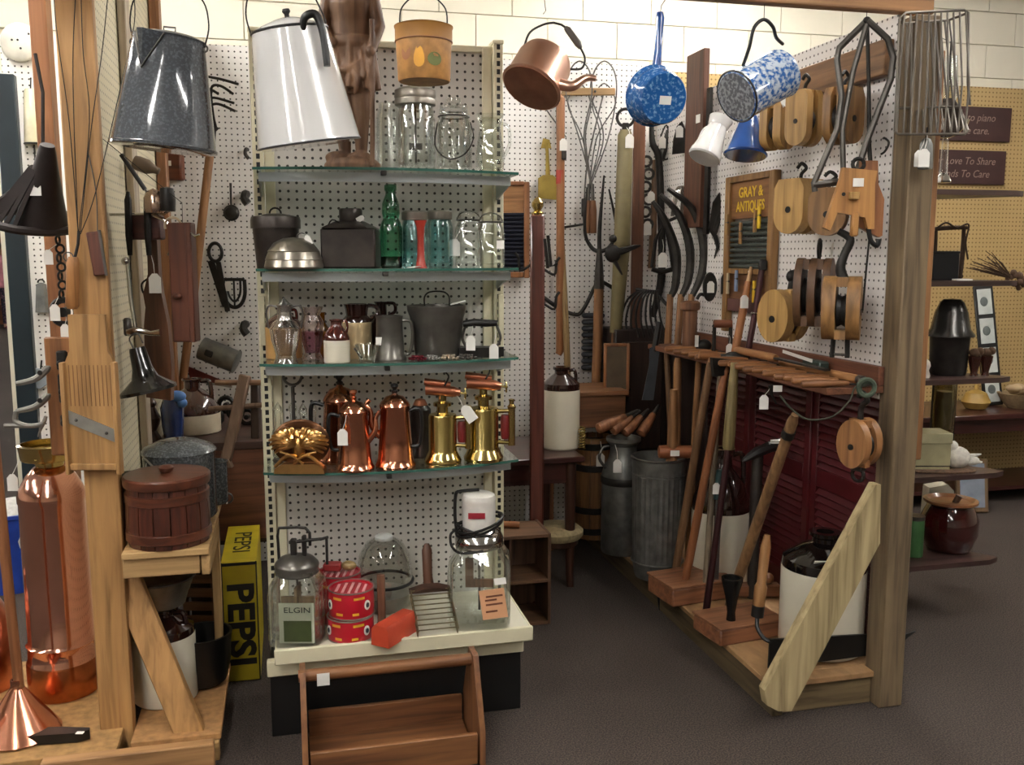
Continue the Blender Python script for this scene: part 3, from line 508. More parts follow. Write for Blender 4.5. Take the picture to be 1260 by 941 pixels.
def torch(px, y, lab, r, h, bx):
    t = T('blowtorch', lab, 'blowtorch', on(px, y, z), group='brass blowtorches')
    t.lathe('tank', [(r*1.28, 0), (r*1.32, 4), (r*1.2, 8), (r*1.08, 13), (r, 16), (r, h), (r*.95, h+2.5), (r*.4, h+5), (0, h+5)], BRASS, n=40)
    t.put('neck', t.mb().lathe([(7, h+4), (7, h+12), (11, h+13), (11, h+17), (5, h+19), (5, h+26), (0, h+26)], 20), BRASS)
    b = t.mb(); b.tube([(-20, 0, h+33), (-17, 0, h+33), (14, 0, h+30), (22, 0, h+29)], [7.5, 7, 6.5, 4], 18); t.put('burner', b, COPPERD)
    b = t.mb(); b.tube([(-22, 4, h+42), (-4, 4, h+40), (10, 4, h+38)], [4.5, 4.2, 3.5], 14); t.put('preheat_tube', b, COPPERD)
    wv = t.mb(); wv.ring((28, 0, h+28), 6, 1.2, 'yz', 16); wv.cyl((20, 0, h+29), (30, 0, h+28), 1.3); t.put('valve_wheel', wv, BRASS)
    t.tube('wire_hook', spl([(2, 0, h+36), (8, 0, h+48), (5, 0, h+54), (9, 0, h+56)], 4), 1.1, IRON)
    hd = t.mb(); 
    x = r+bx
    hd.cyl((x, 0, 18), (x, 0, h+2), 4.4); hd.lathe([(5, h+2), (5.6, h+4), (3, h+7), (3, h+10), (4, h+13), (0, h+14)], 14, (x, 0, 0)); t.put('pump', hd, BRASS)
    t.tube('handle_bar', [(r*.9, 0, h-2), (x, 0, h-1)], 2.6, BRASS); t.tube('handle_bar', [(r*.9, 0, 22), (x, 0, 21)], 2.6, BRASS)
    t.lathe('grip', [(4.5, 26), (5.6, 30), (5.6, h-10), (4.5, h-6), (0, h-6)], plain('#6a1c1c', .35, coat=.3), n=14, c=(x-8, 0, 0))
    return t
t = torch(545, 2.785, 'brass blowtorch beside the copper pots with the lower copper burner', 17.5, 58, 14); t.tag(26, -10, 72, 22, (18, -4, 84), R(-35))
t = torch(595, 2.80, 'brass blowtorch at the right end of the shelf', 18.5, 62, 16)
t = T('tarnished_torch', 'dark tarnished blowtorch tank behind the copper pot and brass torch', 'blowtorch', on(518, 2.90, z)); t.lathe('tank', [(16, 0), (16, 4), (13, 8), (13, 58), (8, 64), (4, 70), (0, 72)], DKTIN); t.lathe('cap', [(8, 62), (9, 64), (6, 70), (0, 72)], COPPERD)
# ---------------------------------------------------------------- bottom deck
z = DZ
GL2 = glass('#f8faf8', 1.6)
t = T('churn_jar', 'square glass butter churn with crank lid and paper label at the left of the deck', 'churn', on(368, 2.735, z))
t.lathe('jar_body', [(29, 0), (32, 3), (32, 62), (30, 74), (24, 84), (23, 90), (21, 90), (22, 82), (28, 70), (29, 10), (0, 7)], GL2, sq=6, n=40)
t.lathe('lid', [(26, 84), (27, 86), (26, 90), (27, 94), (26, 97), (20, 103), (8, 107), (0, 107)], PEWTER)
b = t.mb(); b.box((-3, 0, 116), (7, 7, 22), 1); b.box((10, 0, 118), (5, 7, 26), 1); b.tube([(-21, 0, 98), (-22, 0, 130), (-20, 0, 140), (2, 0, 141), (12, 0, 140), (17, 0, 134), (17, 0, 118)], 1.8); b.cyl((-8, 0, 122), (34, -4, 128), 2.2, 1.8); b.cyl((38, -4, 130), (38, -4, 96), 1.7); b.cyl((30, -4, 127), (40, -4, 130), 1.8); t.put('crank_gear', b, DKSTEEL)
t.tube('dasher_rod', [(0, 0, 12), (0, 0, 84)], 1.4, DKSTEEL); t.put('dasher_paddle', t.mb().box((0, 0, 48), (3, 26, 40)).box((0, 0, 48), (40, 3, 12)), wood('#7a5a36', '#9a784c', 'z'))
lb = t.put('paper_label', t.mb().box((5, -30.6, 32), (42, .6, 50)), plain('#b9bca6', .7, var=.1), None, 'pale green printed paper label')
t.put('label_panel', t.mb().box((6, -31, 22), (33, .5, 26)), plain('#4d5a2c', .7, var=.25), lb)
words('ELGIN', 9.5*t.k, plain('#2e352c', .7), lb, Matrix.Translation(Vector((6, -31.2, 48))*t.k), sx=1.25)
RT_ = plain('#b31528', .3, coat=.4, var=.08); YL = plain('#d9a62c', .5); RIM = plain('#a39a92', .3, .8)
def tin(t, r, h, z0=0):
    b_ = t.lathe('can_body', [(r*.98, z0), (r, z0+1.5), (r, z0+h-1.5), (r*.98, z0+h), (r*.9, z0+h), (r*.88, z0+h-2), (0, z0+h-2)], RT_, n=40)
    t.put('rim', t.mb().ring((0, 0, z0+h), r, 1.0, 'xy', 36), RIM, b_); t.put('rim', t.mb().ring((0, 0, z0+.8), r, .9, 'xy', 36), RIM, b_)
    for a, z_, w_ in ((-118, h*.8, 12), (-60, h*.8, 14), (-112, h*.22, 9), (-70, h*.22, 8)):
        m = t.mb(); vs_ = []
        n = 5
        for i in range(n+1):
            q = R(a)+(i/n-.5)*w_/r
            for dz in (-1.6, 1.6): vs_.append(((r+.4)*cos(q), (r+.4)*sin(q), z0+z_+dz))
        m.add(vs_, [(2*i, 2*i+2, 2*i+3, 2*i+1) for i in range(n)]); t.put('yellow_print', m, YL, b_)
    for a in (-38, -145):
        q = R(a); M_ = Matrix.Translation(((r+.3)*cos(q), (r+.3)*sin(q), z0+h*.5)) @ Matrix.Rotation(q-PI/2, 4, 'Z') @ Matrix.Rotation(-PI/2, 4, 'X')
        t.put('oval_badge', t.mb().lathe([(6, -.3), (6, .5), (4.6, .6)], 20, M=M_ @ Matrix.Diagonal((.75, 1, 1, 1))), PAPER, b_); t.put('badge_centre', t.mb().lathe([(3.2, 0), (3.2, 1.1)], 14, M=M_ @ Matrix.Diagonal((.75, 1, 1, 1))), plain('#2b2f3a', .5), b_)
    for s in range(-2, 3): t.put('lid_stripe', t.mb().box((s*r*.3, 0, z0+h-1.4), (r*.12, r*1.3*math.sqrt(max(.1, 1-(s*.36)**2)), .8), 0, None), plain('#e2a4a4', .4), b_)
p1 = on(432, 2.72, z); t = T('coffee_tin', 'red coffee tin on the deck under another red tin', 'tin', p1, group='red coffee tins'); tin(t, 28, 28)
k1 = t.k; t = T('coffee_tin', 'red coffee tin stacked on top of another at the front of the deck', 'tin', p1+Vector((.004, .003, 28.4*k1+.0015)), group='red coffee tins'); tin(t, 27.5, 33)
p1 = on(419, 2.865, z); t = T('coffee_tin', 'red coffee tin on the deck partly hidden behind the stacked tins', 'tin', p1, group='red coffee tins'); tin(t, 26, 60)
t = T('red_wooden_toy', 'small red and tan wooden toy lying on the rear coffee tin', 'toy', p1+Vector((-.01, 0, 61*t.k+.0015))); t.put('block', t.mb().box((-4, 0, 5), (22, 14, 10), 2), plain('#8d2a28', .5)); t.put('knob', t.mb().ball((16, 0, 6), 6, (1.6, 1, 1)), wood('#a5854a', '#b99a5c', 'x'))
t = T('glass_dome', 'clear glass dome with a black band standing behind the red tins', 'glass dome', on(474, 2.928, z))
t.lathe('dome', [(27, 0), (30, 3), (33, 22), (34, 46), (31, 66), (22, 82), (11, 88), (0, 89)], glass('#f0f0ec', 2.0), n=40); t.lathe('base_tray', [(26, .5), (29, 4), (32, 20), (0, 21)], plain('#8d8983', .5), n=40); t.put('black_band', t.mb().ring((0, 0, 34), 34.4, 2, 'xy', 40), BLACK); t.lathe('cap', [(11, 86), (11, 90), (8, 92), (0, 92)], plain('#c9cbc8', .5), n=20)
t = T('wooden_paddle', 'narrow brown wooden paddle standing upright beside the stacked tins', 'paddle', on(470, 2.725, z)); t.put('paddle', t.mb().box((0, 0, 37), (10, 4, 74), 1), wood('#6a4028', '#845638', 'z')); t.put('clip', t.mb().box((0, 0, 6), (13, 9, 12), 1), plain('#2c3440', .5))
t = T('red_wax_block', 'orange red wax block lying at the front of the deck', 'block', on(486, 2.675, z)); M_ = Matrix.Rotation(R(-28), 4, 'Z'); t.put('block', t.mb().prism([(-13, 0), (13, 0), (12, 20), (8, 25), (-9, 25), (-12, 20)], 62, 'xz', (0, 0, 0), M_), plain('#b8432a', .4, var=.1, bump=.1), label=None)
t = T('wire_masher', 'flat wire rack with a brown wooden handle lying on the deck', 'wire rack', on(534, 2.74, z)); BW = plain('#8f8468', .35, .85, .25, 20)
M_ = Matrix.Translation((0, -4, 16)) @ Matrix.Rotation(R(14), 4, 'Z') @ Matrix.Rotation(R(24), 4, 'X'); b = t.mb()
for i in range(9):
    y = -34+i*8.2; b.tube([(-24, y, 0), (-24, y, 10), (24, y, 10), (24, y, 0)], .8, 6)
for s in (-24, 24):
    b.tube([(s, -36, 10), (s, 34, 10)], .9, 6); b.tube([(s, -36, 0), (s, 34, 0)], .9, 6)
    b.tube([(s, -36+i*3.0, (0 if i % 2 else 10)) for i in range(24)], .5, 5)
t.put('wire_rack', b.turn(M_), BW); t.put('handle_plate', t.mb().prism([(-26, 0), (26, 0), (10, 6), (-10, 6)], 10, 'xz', (0, 34, 8)).turn(M_), wood('#4a2c1d', '#5e3a26', 'x')); t.put('handle', t.mb().tube([(-8, 30, 36), (-10, 32, 52), (-11, 36, 84), (-11, 37, 92)], [7, 6, 6.5, 3], 14), wood('#5a3420', '#734930', 'z'))
t = T('electric_churn', 'glass jar churn with a white electric motor and black cord', 'churn', on(590, 2.745, z))
t.lathe('jar_body', [(34, 0), (38, 4), (38, 66), (36, 82), (28, 94), (27, 100), (25, 100), (26, 92), (34, 80), (35, 10), (0, 7)], GL2, sq=6, n=40)
t.lathe('metal_cap', [(29, 96), (30, 98), (29, 102), (30, 105), (27, 112), (20, 118), (0, 119)], CHROME); t.lathe('motor', [(20, 116), (20, 152), (20.5, 154), (19, 159), (15, 161), (0, 161)], plain('#dedad2', .35, coat=.3), n=40)
b = t.put('motor_label', t.mb().box((-2, -20.6, 138), (20, 1, 7)), plain('#8d1f2a', .5), None, 'small red maker label'); words('ALL-AMERICAN', 2.6*t.k, PAPER, b, Matrix.Translation(Vector((-2, -21.4, 138))*t.k)) if False else None
t.tube('carry_handle', spl([(-26, 0, 108), (-29, 0, 130), (-28, 0, 158), (-22, 0, 163), (0, 4, 164)], 5), 2, BLACK)
b = t.mb()
for i in range(3): b.tube([(( 27+i)*cos(R(a)), (25+i)*sin(R(a)), 114+i*5+9*cos(R(a-20))*(1 if i else -1)) for a in range(0, 360, 20)], 1.7, 7, closed=True)
b.tube(spl([(-27, -8, 118), (-34, -12, 112), (-32, -14, 98), (-20, -26, 94), (6, -30, 98)], 5), 1.7, 7); t.put('power_cord', b, BLACK)
t.tube('dasher_rod', [(0, 0, 14), (0, 0, 98)], 1.5, STEEL); t.put('dasher', t.mb().box((0, 0, 48), (34, 4, 10)).box((-12, 0, 62), (10, 4, 34)), wood('#6d4526', '#875a34', 'z'))
lb = t.put('price_card', t.mb().box((18, -38.6, 36), (30, .8, 36), 0, None, Matrix.Rotation(R(-8), 3, 'Y')), plain('#cf9a72', .7, var=.05), None, 'orange handwritten price card'); words('DAZEY\nCHURN', 6.5*t.k, plain('#4a2a1c', .7), lb, Matrix.Translation(Vector((19, -39.2, 42))*t.k)) if False else None
for i, (a_, b_) in enumerate(((20, 46), (16, 41), (20, 36), (17, 27))): t.put('ink_line', t.mb().box((a_-1, -39.2, b_), (20 if i % 2 == 0 else 14, .4, 2.2), 0, None, Matrix.Rotation(R(-8), 3, 'Y')), plain('#6b3f2b', .7), lb)
t.sticker(26, -38.8, 64, 14, 8, R(-8))
# ---------------------------------------------------------------- tool tote on the floor in front
TW = wood('#7d4a26', '#96602f', 'x', .45, coat=.2); TWZ = wood('#7d4a26', '#96602f', 'z', .45, coat=.2)
t = T('tool_tote', 'brown wooden tool tote with a round carrying rail on the carpet', 'tote', (.27, 2.5, 0), R(0), 1)
x0, x1 = at(376, 940, y=2.44).x, at(594, 925, y=2.44).x; y0, y1 = 2.44, 2.70
W(t, 'front_board', MB().bb(x0+.014, x1-.014, y0, y0+.016, 0.004, .095, .002), TW); W(t, 'rear_board', MB().bb(x0+.014, x1-.014, y1-.016, y1, .004, .095, .002), TW); W(t, 'bottom_board', MB().bb(x0+.014, x1-.014, y0+.016, y1-.016, .004, .018), TW)
for x in (x0, x1): W(t, 'end_board', MB().prism([(y0-.002, 0), (y1+.002, 0), (y1+.002, .10), ((y0+y1)/2+.035, .285), ((y0+y1)/2-.035, .285), (y0-.002, .10)], .016, 'yz', (x, 0, 0)), TWZ)
W(t, 'carrying_rail', MB().cyl((x0-.012, (y0+y1)/2, .262), (x1+.012, (y0+y1)/2, .262), .0175, n=16), TW)
W(t, 'price_tag', MB().box((at(398, 843, y=2.55).x, 2.548, .255), (.035, .001, .036), 0), PAPER)
# ================================================================ POTS HANGING FROM THE HEADER BEAM
def aim(d): return Vector(d).normalized().to_track_quat('Z', 'Y').to_matrix().to_4x4()
GRAN = speckle('#44474b', '#565a5f', 160, .56, .12); WEN = plain('#d9d8d6', .1, 0, .03, 6, coat=1.0)
def wire_up(t, name, pts, mat=IRON, r=.0011): return W(t, name, MB().tube(pts, r, 6), mat)
KCOP = plain('#f8c8b0', .28, 1, .08, 9)
BZ = 2.1475; BY = 2.549
p = at(202, 184, y=2.56); t = T('enamel_kettle', 'grey enamel boiler pot with pouring lip hanging at the left post', 'kettle', p, rot=Matrix.Rotation(R(5.5), 4, 'Y'))
t.lathe('body', [(0, 1), (60, 0), (63, 1), (63, 4), (61, 6), (42, 126), (43, 129), (41, 129), (58, 6), (0, 4)], GRAN, n=48)
l_ = t.lathe('lid', [(42, 129), (43.5, 131), (38, 134), (18, 138), (8, 139), (0, 139)], GRAN, n=40); t.tube('lid_handle', [(-7, 0, 138), (-7, 0, 145), (7, 0, 145), (7, 0, 138)], 1.2, STEEL, l_)
sp = t.mb(); sp.add([(-30, -30, 130), (10, -42, 130), (-13, -48, 88), (-18, -54, 131), (-10, -57, 131)], [(0, 3, 2), (3, 4, 2), (4, 1, 2), (0, 1, 4, 3)]); t.put('pouring_lip', sp, GRAN)
sp = t.mb(); sp.tube([(-30, -31, 130), (-13, -49, 88), (10, -43, 130)], 1.3, 6); t.put('lip_bead', sp, STEEL)
for s in (-1, 1): t.tube('ear', arc((s*43, 0, 124), 4, 0, 360, 10), 1.2, STEEL)
pl = p; k = t.k
t.tube('wire_bail', spl([(-43, 0, 125), (-48, 0, 150), (-40, 0, 178), (0, 0, 196), (36, 0, 182), (47, 0, 152), (43, 0, 125)], 6), 1, IRON)
t.tube('hook', [(0, 0, 195), (-4, 0, 230)], .8, IRON)
p = at(381, 179, y=2.56); t = T('white_boiler', 'large white enamel coffee boiler hanging in front of the shelf unit', 'coffee pot', p, rot=Matrix.Rotation(R(-7.5), 4, 'Y') @ Matrix.Rotation(R(5.5), 4, 'X'))
t.lathe('body', [(0, 1), (61, 0), (63, 2), (62, 6), (45, 132), (45, 135), (42, 135), (58, 6), (0, 4)], WEN, n=48); t.put('black_rim', t.mb().ring((0, 0, 134), 45, 1.6, 'xy', 36), BLACK); t.put('bottom_bead', t.mb().ring((0, 0, 2), 62.5, 1.2, 'xy', 36), plain('#4a4a4c', .3))
l_ = t.lathe('lid', [(44, 135), (38, 139), (20, 146), (6, 150), (0, 150)], WEN, n=40); t.lathe('knob', [(3, 149), (3, 153), (5, 156), (4, 159), (0, 159)], BLACK, l_, n=14)
t.tube('grip', spl([(22, -36, 128), (28, -38, 141), (40, -34, 142), (45, -36, 120), (44, -40, 84)], 6), [4, 4.6, 5, 4.6, 4], BLACK, n=12, label='black curved wooden grip')
t.tube('wire_bail', spl([(-45, 0, 128), (-48, 0, 160), (-34, 0, 188), (-2, 0, 200), (28, 0, 184), (42, 0, 150), (45, 0, 130)], 6), 1, IRON); t.tube('hook', [(0, 0, 199), (28, 0, 225)], .8, IRON)
p = at(522, 101, y=2.56); t = T('painted_pail', 'ochre painted tin pail with a yellow pear, hanging over the top shelf', 'pail', p)
OCH = plain('#9c6c2e', .45, 0, .18, 10); t.lathe('body', [(0, 1), (31, 0), (32, 2), (34, 46), (34, 49)], plain('#a5763f', .5, 0, .3, 30), n=40); t.lathe('top_band', [(34, 46), (35, 47), (35, 62), (36, 64), (34, 64), (33, 48)], OCH, n=40); t.put('bead', t.mb().ring((0, 0, 47), 34.6, 1, 'xy', 32), plain('#7a4c22', .5))
l_ = t.lathe('lid', [(34, 63), (36, 65), (30, 67), (0, 69)], OCH, n=40); t.tube('lid_loop', arc((0, 0, 68), 3.4, 0, 180, 8), .8, STEEL, l_)
def patch(t, r, a, z_, pts, mat, name):
    m = t.mb(); m.add([((r+.5)*cos(R(a)+u/r), (r+.5)*sin(R(a)+u/r), z_+v) for u, v in pts], [tuple(range(len(pts)))]); return t.put(name, m, mat)
patch(t, 33, -95, 26, [(8.5*cos(R(q))*(.72-.34*sin(R(q))), 14*sin(R(q))) for q in range(0, 360, 20)], plain('#d99a24', .5), 'pear_painting'); patch(t, 33, -62, 22, [(9*cos(R(q)), 8*sin(R(q))) for q in range(0, 360, 24)], plain('#5e6428', .5), 'leaf_painting'); patch(t, 33, -125, 30, [(7*cos(R(q)), 9*sin(R(q))) for q in range(0, 360, 24)], plain('#a06a44', .5), 'fruit_painting')
t.tube('wire_bail', spl([(-29, 0, 64), (-27, 0, 86), (-12, 0, 101), (0, 0, 104), (12, 0, 101), (27, 0, 86), (29, 0, 64)], 6), .9, IRON); t.tube('hook', [(0, 0, 103), (0, 0, 152)], .8, IRON)
p = at(653, 109, y=2.56); M_ = Matrix.Rotation(R(27), 4, 'Y') @ Matrix.Rotation(R(-27), 4, 'X')
t = T('copper_kettle', 'copper tea kettle with a wooden grip hanging tilted by its handle', 'kettle', p, rot=M_)
t.lathe('body', [(0, 1), (36, 0), (39, 2), (38, 5), (36, 8), (35, 42), (31, 52), (20, 58), (13, 60), (0, 60)], KCOP, n=48); t.lathe('base_plate', [(0, -.4), (36, -.4), (36, .6)], plain('#a8705a', .4, 1, .25, 14), n=48); l_ = t.lathe('lid', [(14, 59), (15, 61), (9, 65), (3, 67), (0, 67)], COPPER); t.lathe('knob', [(2, 66), (4, 70), (3, 74), (0, 75)], BRASS, l_, n=12)
t.tube('spout', spl([(24, -14, 14), (44, -20, 16), (54, -22, 34), (66, -24, 40)], 6), [8, 6, 4.5, 3.5], KCOP, n=12)
t.tube('handle_wire', spl([(-32, 0, 52), (-34, 0, 74), (-24, 0, 94), (-14, 0, 104)], 5), 1.4, IRON); g = [(-14, 0, 104), (-4, 0, 104), (8, 0, 104), (28, 0, 92)]
t.tube('grip', [(2, 0, 106), (6, 0, 105), (26, 0, 93), (31, 0, 89)], [2.5, 4.2, 4.6, 2.6], plain('#3a322b', .5), n=12, label='dark wooden grip'); t.tube('handle_wire', [(-14, 0, 104), (-4, 0, 107), (3, 0, 106)], 1.4, IRON); t.tube('handle_wire', spl([(30, 0, 90), (42, 0, 78), (44, 0, 62), (30, 0, 52)], 5), 1.4, IRON)
h0 = at(668, 13, y=2.56); wire_up(t, 'hook', [h0+Vector((0, -.004, -.01)), h0+Vector((.008, 0, .0)), h0+Vector((.004, 0, .03)), Vector((h0.x, 2.549, 2.1475))])
# blue enamel saucepan hung by its handle, base to the camera
BLUE = speckle('#235a98', '#86abd0', 100, .62, .14, soft=.1); BLUEW = speckle('#2f62a4', '#c3cfda', 75, .5, .15, soft=.08)
p = at(804, 118, y=2.60); d = Vector((9, -30, -8)); t = T('blue_saucepan', 'blue mottled enamel saucepan hanging by its handle with base facing out', 'saucepan', p, rot=aim(d))
t.lathe('body', [(36, -2), (37, 0), (35, 2), (33, 8), (34, 12), (32, 16), (31, 28), (29, 31), (0, 31), (0, 29), (30, 28), (33, -1)], BLUE, n=48)
W(t, 'handle', MB().tube([at(807, 90, y=2.60), at(810, 60, y=2.60), at(812, 22, y=2.60), at(812, 15, y=2.60)], [.015, .011, .013, .009], 10), plain('#1d4f92', .15, coat=1)); t.put('price_sticker', t.mb().box((2, -2, 31.3), (15, 10, .6)), PAPER)
h0 = at(812, 17, y=2.60); wire_up(t, 'hook', [h0+Vector((0, .0, -.004)), h0+Vector((0, -.01, .02)), Vector((h0.x, 2.56, 2.1475))])
p = at(906, 119, y=2.58); d = Vector((.79, .45, .42)); t = T('blue_coffee_pot', 'blue and white swirled enamel coffee pot hanging sideways under the beam', 'coffee pot', p, rot=aim(d))
t.lathe('body', [(0, 1), (30, 0), (32, 2), (31, 5), (30, 78), (31, 81), (29, 81), (28, 5), (0, 3)], BLUEW, n=48); t.lathe('base', [(0, -.6), (29, -.6), (29.5, .6)], speckle('#55565c', '#85888e', 90, .52), n=40); t.put('rim', t.mb().ring((0, 0, 1), 31.8, 1.3, 'xy', 36), BLACK); t.lathe('lid', [(31, 81), (27, 84), (8, 88), (0, 89)], BLUEW, n=40)
W(t, 'handle', MB().tube(spl([at(914, 82, y=2.59), at(922, 58, y=2.56), at(928, 34, y=2.55), at(940, 24, y=2.549), at(951, 33, y=2.55), at(955, 46, y=2.58), at(963, 54, y=2.62)], 5), .0052, 10), BLACK)
h0 = at(940, 25, y=2.549); wire_up(t, 'hook', [h0, h0+Vector((0, 0, .01)), Vector((h0.x, 2.549, 2.1475))])
# ================================================================ LEFT POST AND PANEL
YP = 2.742
t = T('rug_beater', 'wire rug beater with a wooden handle hanging on the left post', 'rug beater', at(97, 290, y=YP-.012), 0, 1)
for pts in ([(95, -40), (90, 60), (91, 150), (96, 285)], [(99, -40), (102, 60), (110, 150), (97, 285)], [(136, -40), (126, 60), (112, 160), (99, 285)], [(158, -40), (166, 20), (150, 100), (118, 235), (99, 288)], [(64, -40), (70, 40), (85, 150), (96, 284)]):
    W(t, 'wire_loop', MB().tube(spl([at(a, b, y=YP-.014) for a, b in pts], 6), .0014, 6), IRON)
W(t, 'twisted_shank', MB().tube([at(97, 284, y=YP-.014), at(96, 300, y=YP-.014), at(91, 322, y=YP-.02)], .004, 8), IRON)
W(t, 'handle', MB().tube([at(90, 316, y=YP-.03), at(90, 324, y=YP-.03), at(90, 330, y=YP-.03), at(89, 376, y=YP-.03), at(89, 380, y=YP-.03)], [.012, .017, .0165, .0175, .012], 14), wood('#a8692c', '#c0833c', 'z')); W(t, 'ring', MB().ring(at(84, 316, y=YP-.03), .012, .0018, 'xz'), STEEL)
t = T('razor_strop', 'red-brown leather razor strop hanging by a wire on the left post', 'strop', at(119, 340, y=YP-.012), 0, 1)
W(t, 'leather', MB().beam(at(114, 285, y=YP-.012), at(124, 339, y=YP-.012), .034, .012, (0, 1, 0), .003), wood('#5b2a1a', '#74381f', 'z')); W(t, 'steel_back', MB().beam(at(122, 283, y=YP-.012), at(131, 339, y=YP-.012), .006, .014, (0, 1, 0)), STEEL); W(t, 'wire', MB().tube(spl([at(109, 190, y=YP-.01), at(118, 235, y=YP-.01), at(120, 285, y=YP-.012)], 4), .0016, 6), STEEL)
for px, py, h, lab in ((116, 395, 21, 'larger white price tag pinned to the left post'), (130, 414, 10, 'small square white price tag pinned to the left post')):
    t = T('post_price_tag', lab, 'price tag', at(px, py, y=YP-.003)); t.put('card', t.mb().box((0, 0, -h/2), (h*.64, .6, h), 0), PAPER); t.put('pin', t.mb().ball((0, -1.5, 3), 3), IRON)
t = T('kraut_cutter', 'wooden cabbage cutter with a slanted steel blade hanging on the left post', 'cabbage cutter', at(119, 577, y=YP-.02)); CUT = wood('#b07c3e', '#c4924e', 'z', .5)
t.put('board', t.mb().prism([(-31, 2), (31, 2), (31, 128), (27, 138), (23, 146), (22, 190), (-22, 190), (-23, 146), (-27, 138), (-31, 128)], 6, 'xz', (0, 0, 0)), CUT)
for s in (-1, 1): t.put('rail', t.mb().box((s*31, -5, 64), (5, 12, 138), 1), CUT)
t.put('cross_bar', t.mb().box((0, -5, 4), (60, 6, 8), 1), CUT); t.put('blade', t.mb().prism([(-28, 74), (28, 50), (28, 34), (-28, 58)], 1.4, 'xz', (0, -4.5, 0)), plain('#9a9790', .4, .6, .2, 20)); 
for x, z_ in ((-19, 62), (17, 46)): t.put('rivet', t.mb().ball((x, -5.5, z_), 2), STEEL)
for i in range(11): t.put('groove', t.mb().box((-25+i*5, -3.2, 104), (1, .5, 50)), wood('#8a5c2a', '#966532', 'z'))
# iron things left of the post
t = T('iron_grate', 'black cast iron cone with a ribbed grate hanging left of the post', 'grate', at(55, 300, y=2.84)); CI = plain('#241a17', .5, .3, .3, 16, .2)
ax = aim((.30, -.35, .9)); b = t.mb()
b.tube([ax @ Vector((52*cos(R(a)), 30*sin(R(a)), 4)) + Vector((-8, 0, 24)) for a in range(0, 360, 12)], 5.5, 8, closed=True); t.put('rim', b, CI)
t.put('cone', t.mb().lathe([(30, 4), (24, 30), (15, 70), (10, 96), (8, 104)], 28, M=Matrix.Translation((-2, 0, 22)) @ ax), CI)
for i in range(9):
    a = R(120+i*14); q = ax @ Vector((50*cos(a), 29*sin(a), 5)); e_ = ax @ Vector((14*cos(a), 9*sin(a), 72)); t.put('slat', t.mb().beam(q+Vector((-8, 0, 24)), e_+Vector((-4, 0, 24)), 5, 2.5, (0, 1, 0)), CI)
t.tube('grate_edge', [(-60, 0, 46), (-6, 4, 86)], 3.5, CI); t.tag(11, -36, 78, 22, (8, -20, 92)); t.tube('hanger', [(6, 0, 120), (10, 0, 180), (2, 4, 226)], 2.2, CI)
t = T('iron_pulley', 'black iron pulley and chain with tags hanging behind the post', 'pulley', at(80, 400, y=2.84)); t.put('wheel', t.mb().ring((0, 0, 16), 15, 4, 'xz', 24).cyl((0, -5, 16), (0, 5, 16), 6), IRON)
for i in range(8): t.put('chain_link', t.mb().ring((-2+(i % 2)*2, 0, 38+i*11), 5, 1.5, 'xz' if i % 2 else 'yz', 12), IRON)
t.tag(-7, -9, 26, 20, (-4, 0, 40)); t.tag(4, -9, 2, 18, (2, 0, 10)); t.tag(-12, -6, 92, 18, (-4, 0, 98))
t = T('plane_board', 'wooden board fitted with iron fastenings hanging left of the post', 'tool', at(85, 560, y=2.82)); WP = wood('#8a5222', '#a5682c', 'z')
t.put('board', t.mb().box((2, 0, 73), (46, 6, 146), 2), WP)
for z_, h in ((118, 24), (84, 36), (46, 12)): t.put('iron_fitting', t.mb().box((2, -6, z_), (12, 8, h), 2).ball((2, -10, z_-4), 5), IRON)
for z0, lab in ((92, 'upper grey iron lever clamp sticking out left of the wooden board'), (58, 'lower grey iron lever clamp sticking out left of the wooden board')):
    t = T('iron_clamp', lab, 'clamp', at(40, 560-z0, y=2.80)); b = t.mb(); b.tube(spl([(-20, 0, -4), (4, 0, 2), (18, 0, 14), (20, 0, 18)], 4), [3, 4, 5, 3], 8)
    if z0 == 58: b.tube(spl([(-20, 0, -4), (-22, 0, -16), (-8, 0, -22), (10, 0, -20), (16, 0, -10)], 4), [3, 3.5, 3, 3, 2], 8); b.tube([(12, 0, -18), (4, 0, -36)], [3, .8], 6); b.tube([(-36, 0, -22), (-4, 0, -22)], 3, 8)
    t.put('lever', b, plain('#77736c', .45, .5, .25, 20)); t.put('pivot', t.mb().cyl((12, -5, 10), (12, 5, 10), 3), IRON)
BWY = 4.425
t = T('enamel_funnel', 'cream enamel cone shade with dark rim hanging on the rear pegboard far left', 'funnel', at(42, 178, y=BWY)); t.lathe('cone', [(10.5, 0), (11, 2), (8, 62), (6, 66), (5, 66), (9, 3)], plain('#cfc8aa', .2, coat=.5), n=24); t.put('rim', t.mb().ring((0, 0, 1), 10.8, 1.2, 'xy', 24), BLACK); t.tube('hook', [(0, 0, 66), (0, 3, 80), (-6, 6, 76)], .8, IRON); t.tube('clapper_rod', [(0, 0, 10), (0, 0, -20), (1, 0, -44)], [1, 1.2, 3], DKSTEEL)
t = T('round_plate', 'round white perforated cover plate on the rear wall at the top left', 'plate', at(24, 52, y=BWY)); t.put('disc', t.mb().lathe([(0, -2), (23, -2), (23, 2), (20, 4), (0, 4)], 36, M=Matrix.Rotation(PI/2, 4, 'X')), plain('#d8d3c4', .5))
for x, y in ((-7, 2), (0, 2), (3, -8), (14, 9)): t.put('hole', t.mb().cyl((x, -4.6, y), (x, -3, y), 1.4, n=8), BLACK)
t = T('small_bell', 'pale grey tin cowbell hanging on the rear pegboard', 'bell', at(53, 384, y=BWY)); t.put('bell', t.mb().lathe([(9, 0), (6, 34), (2, 36), (0, 36)], 4, M=Matrix.Rotation(PI/4, 4, 'Z')), GALV); t.tube('loop', arc((0, 0, 36), 4, 0, 180, 8), 1, IRON)
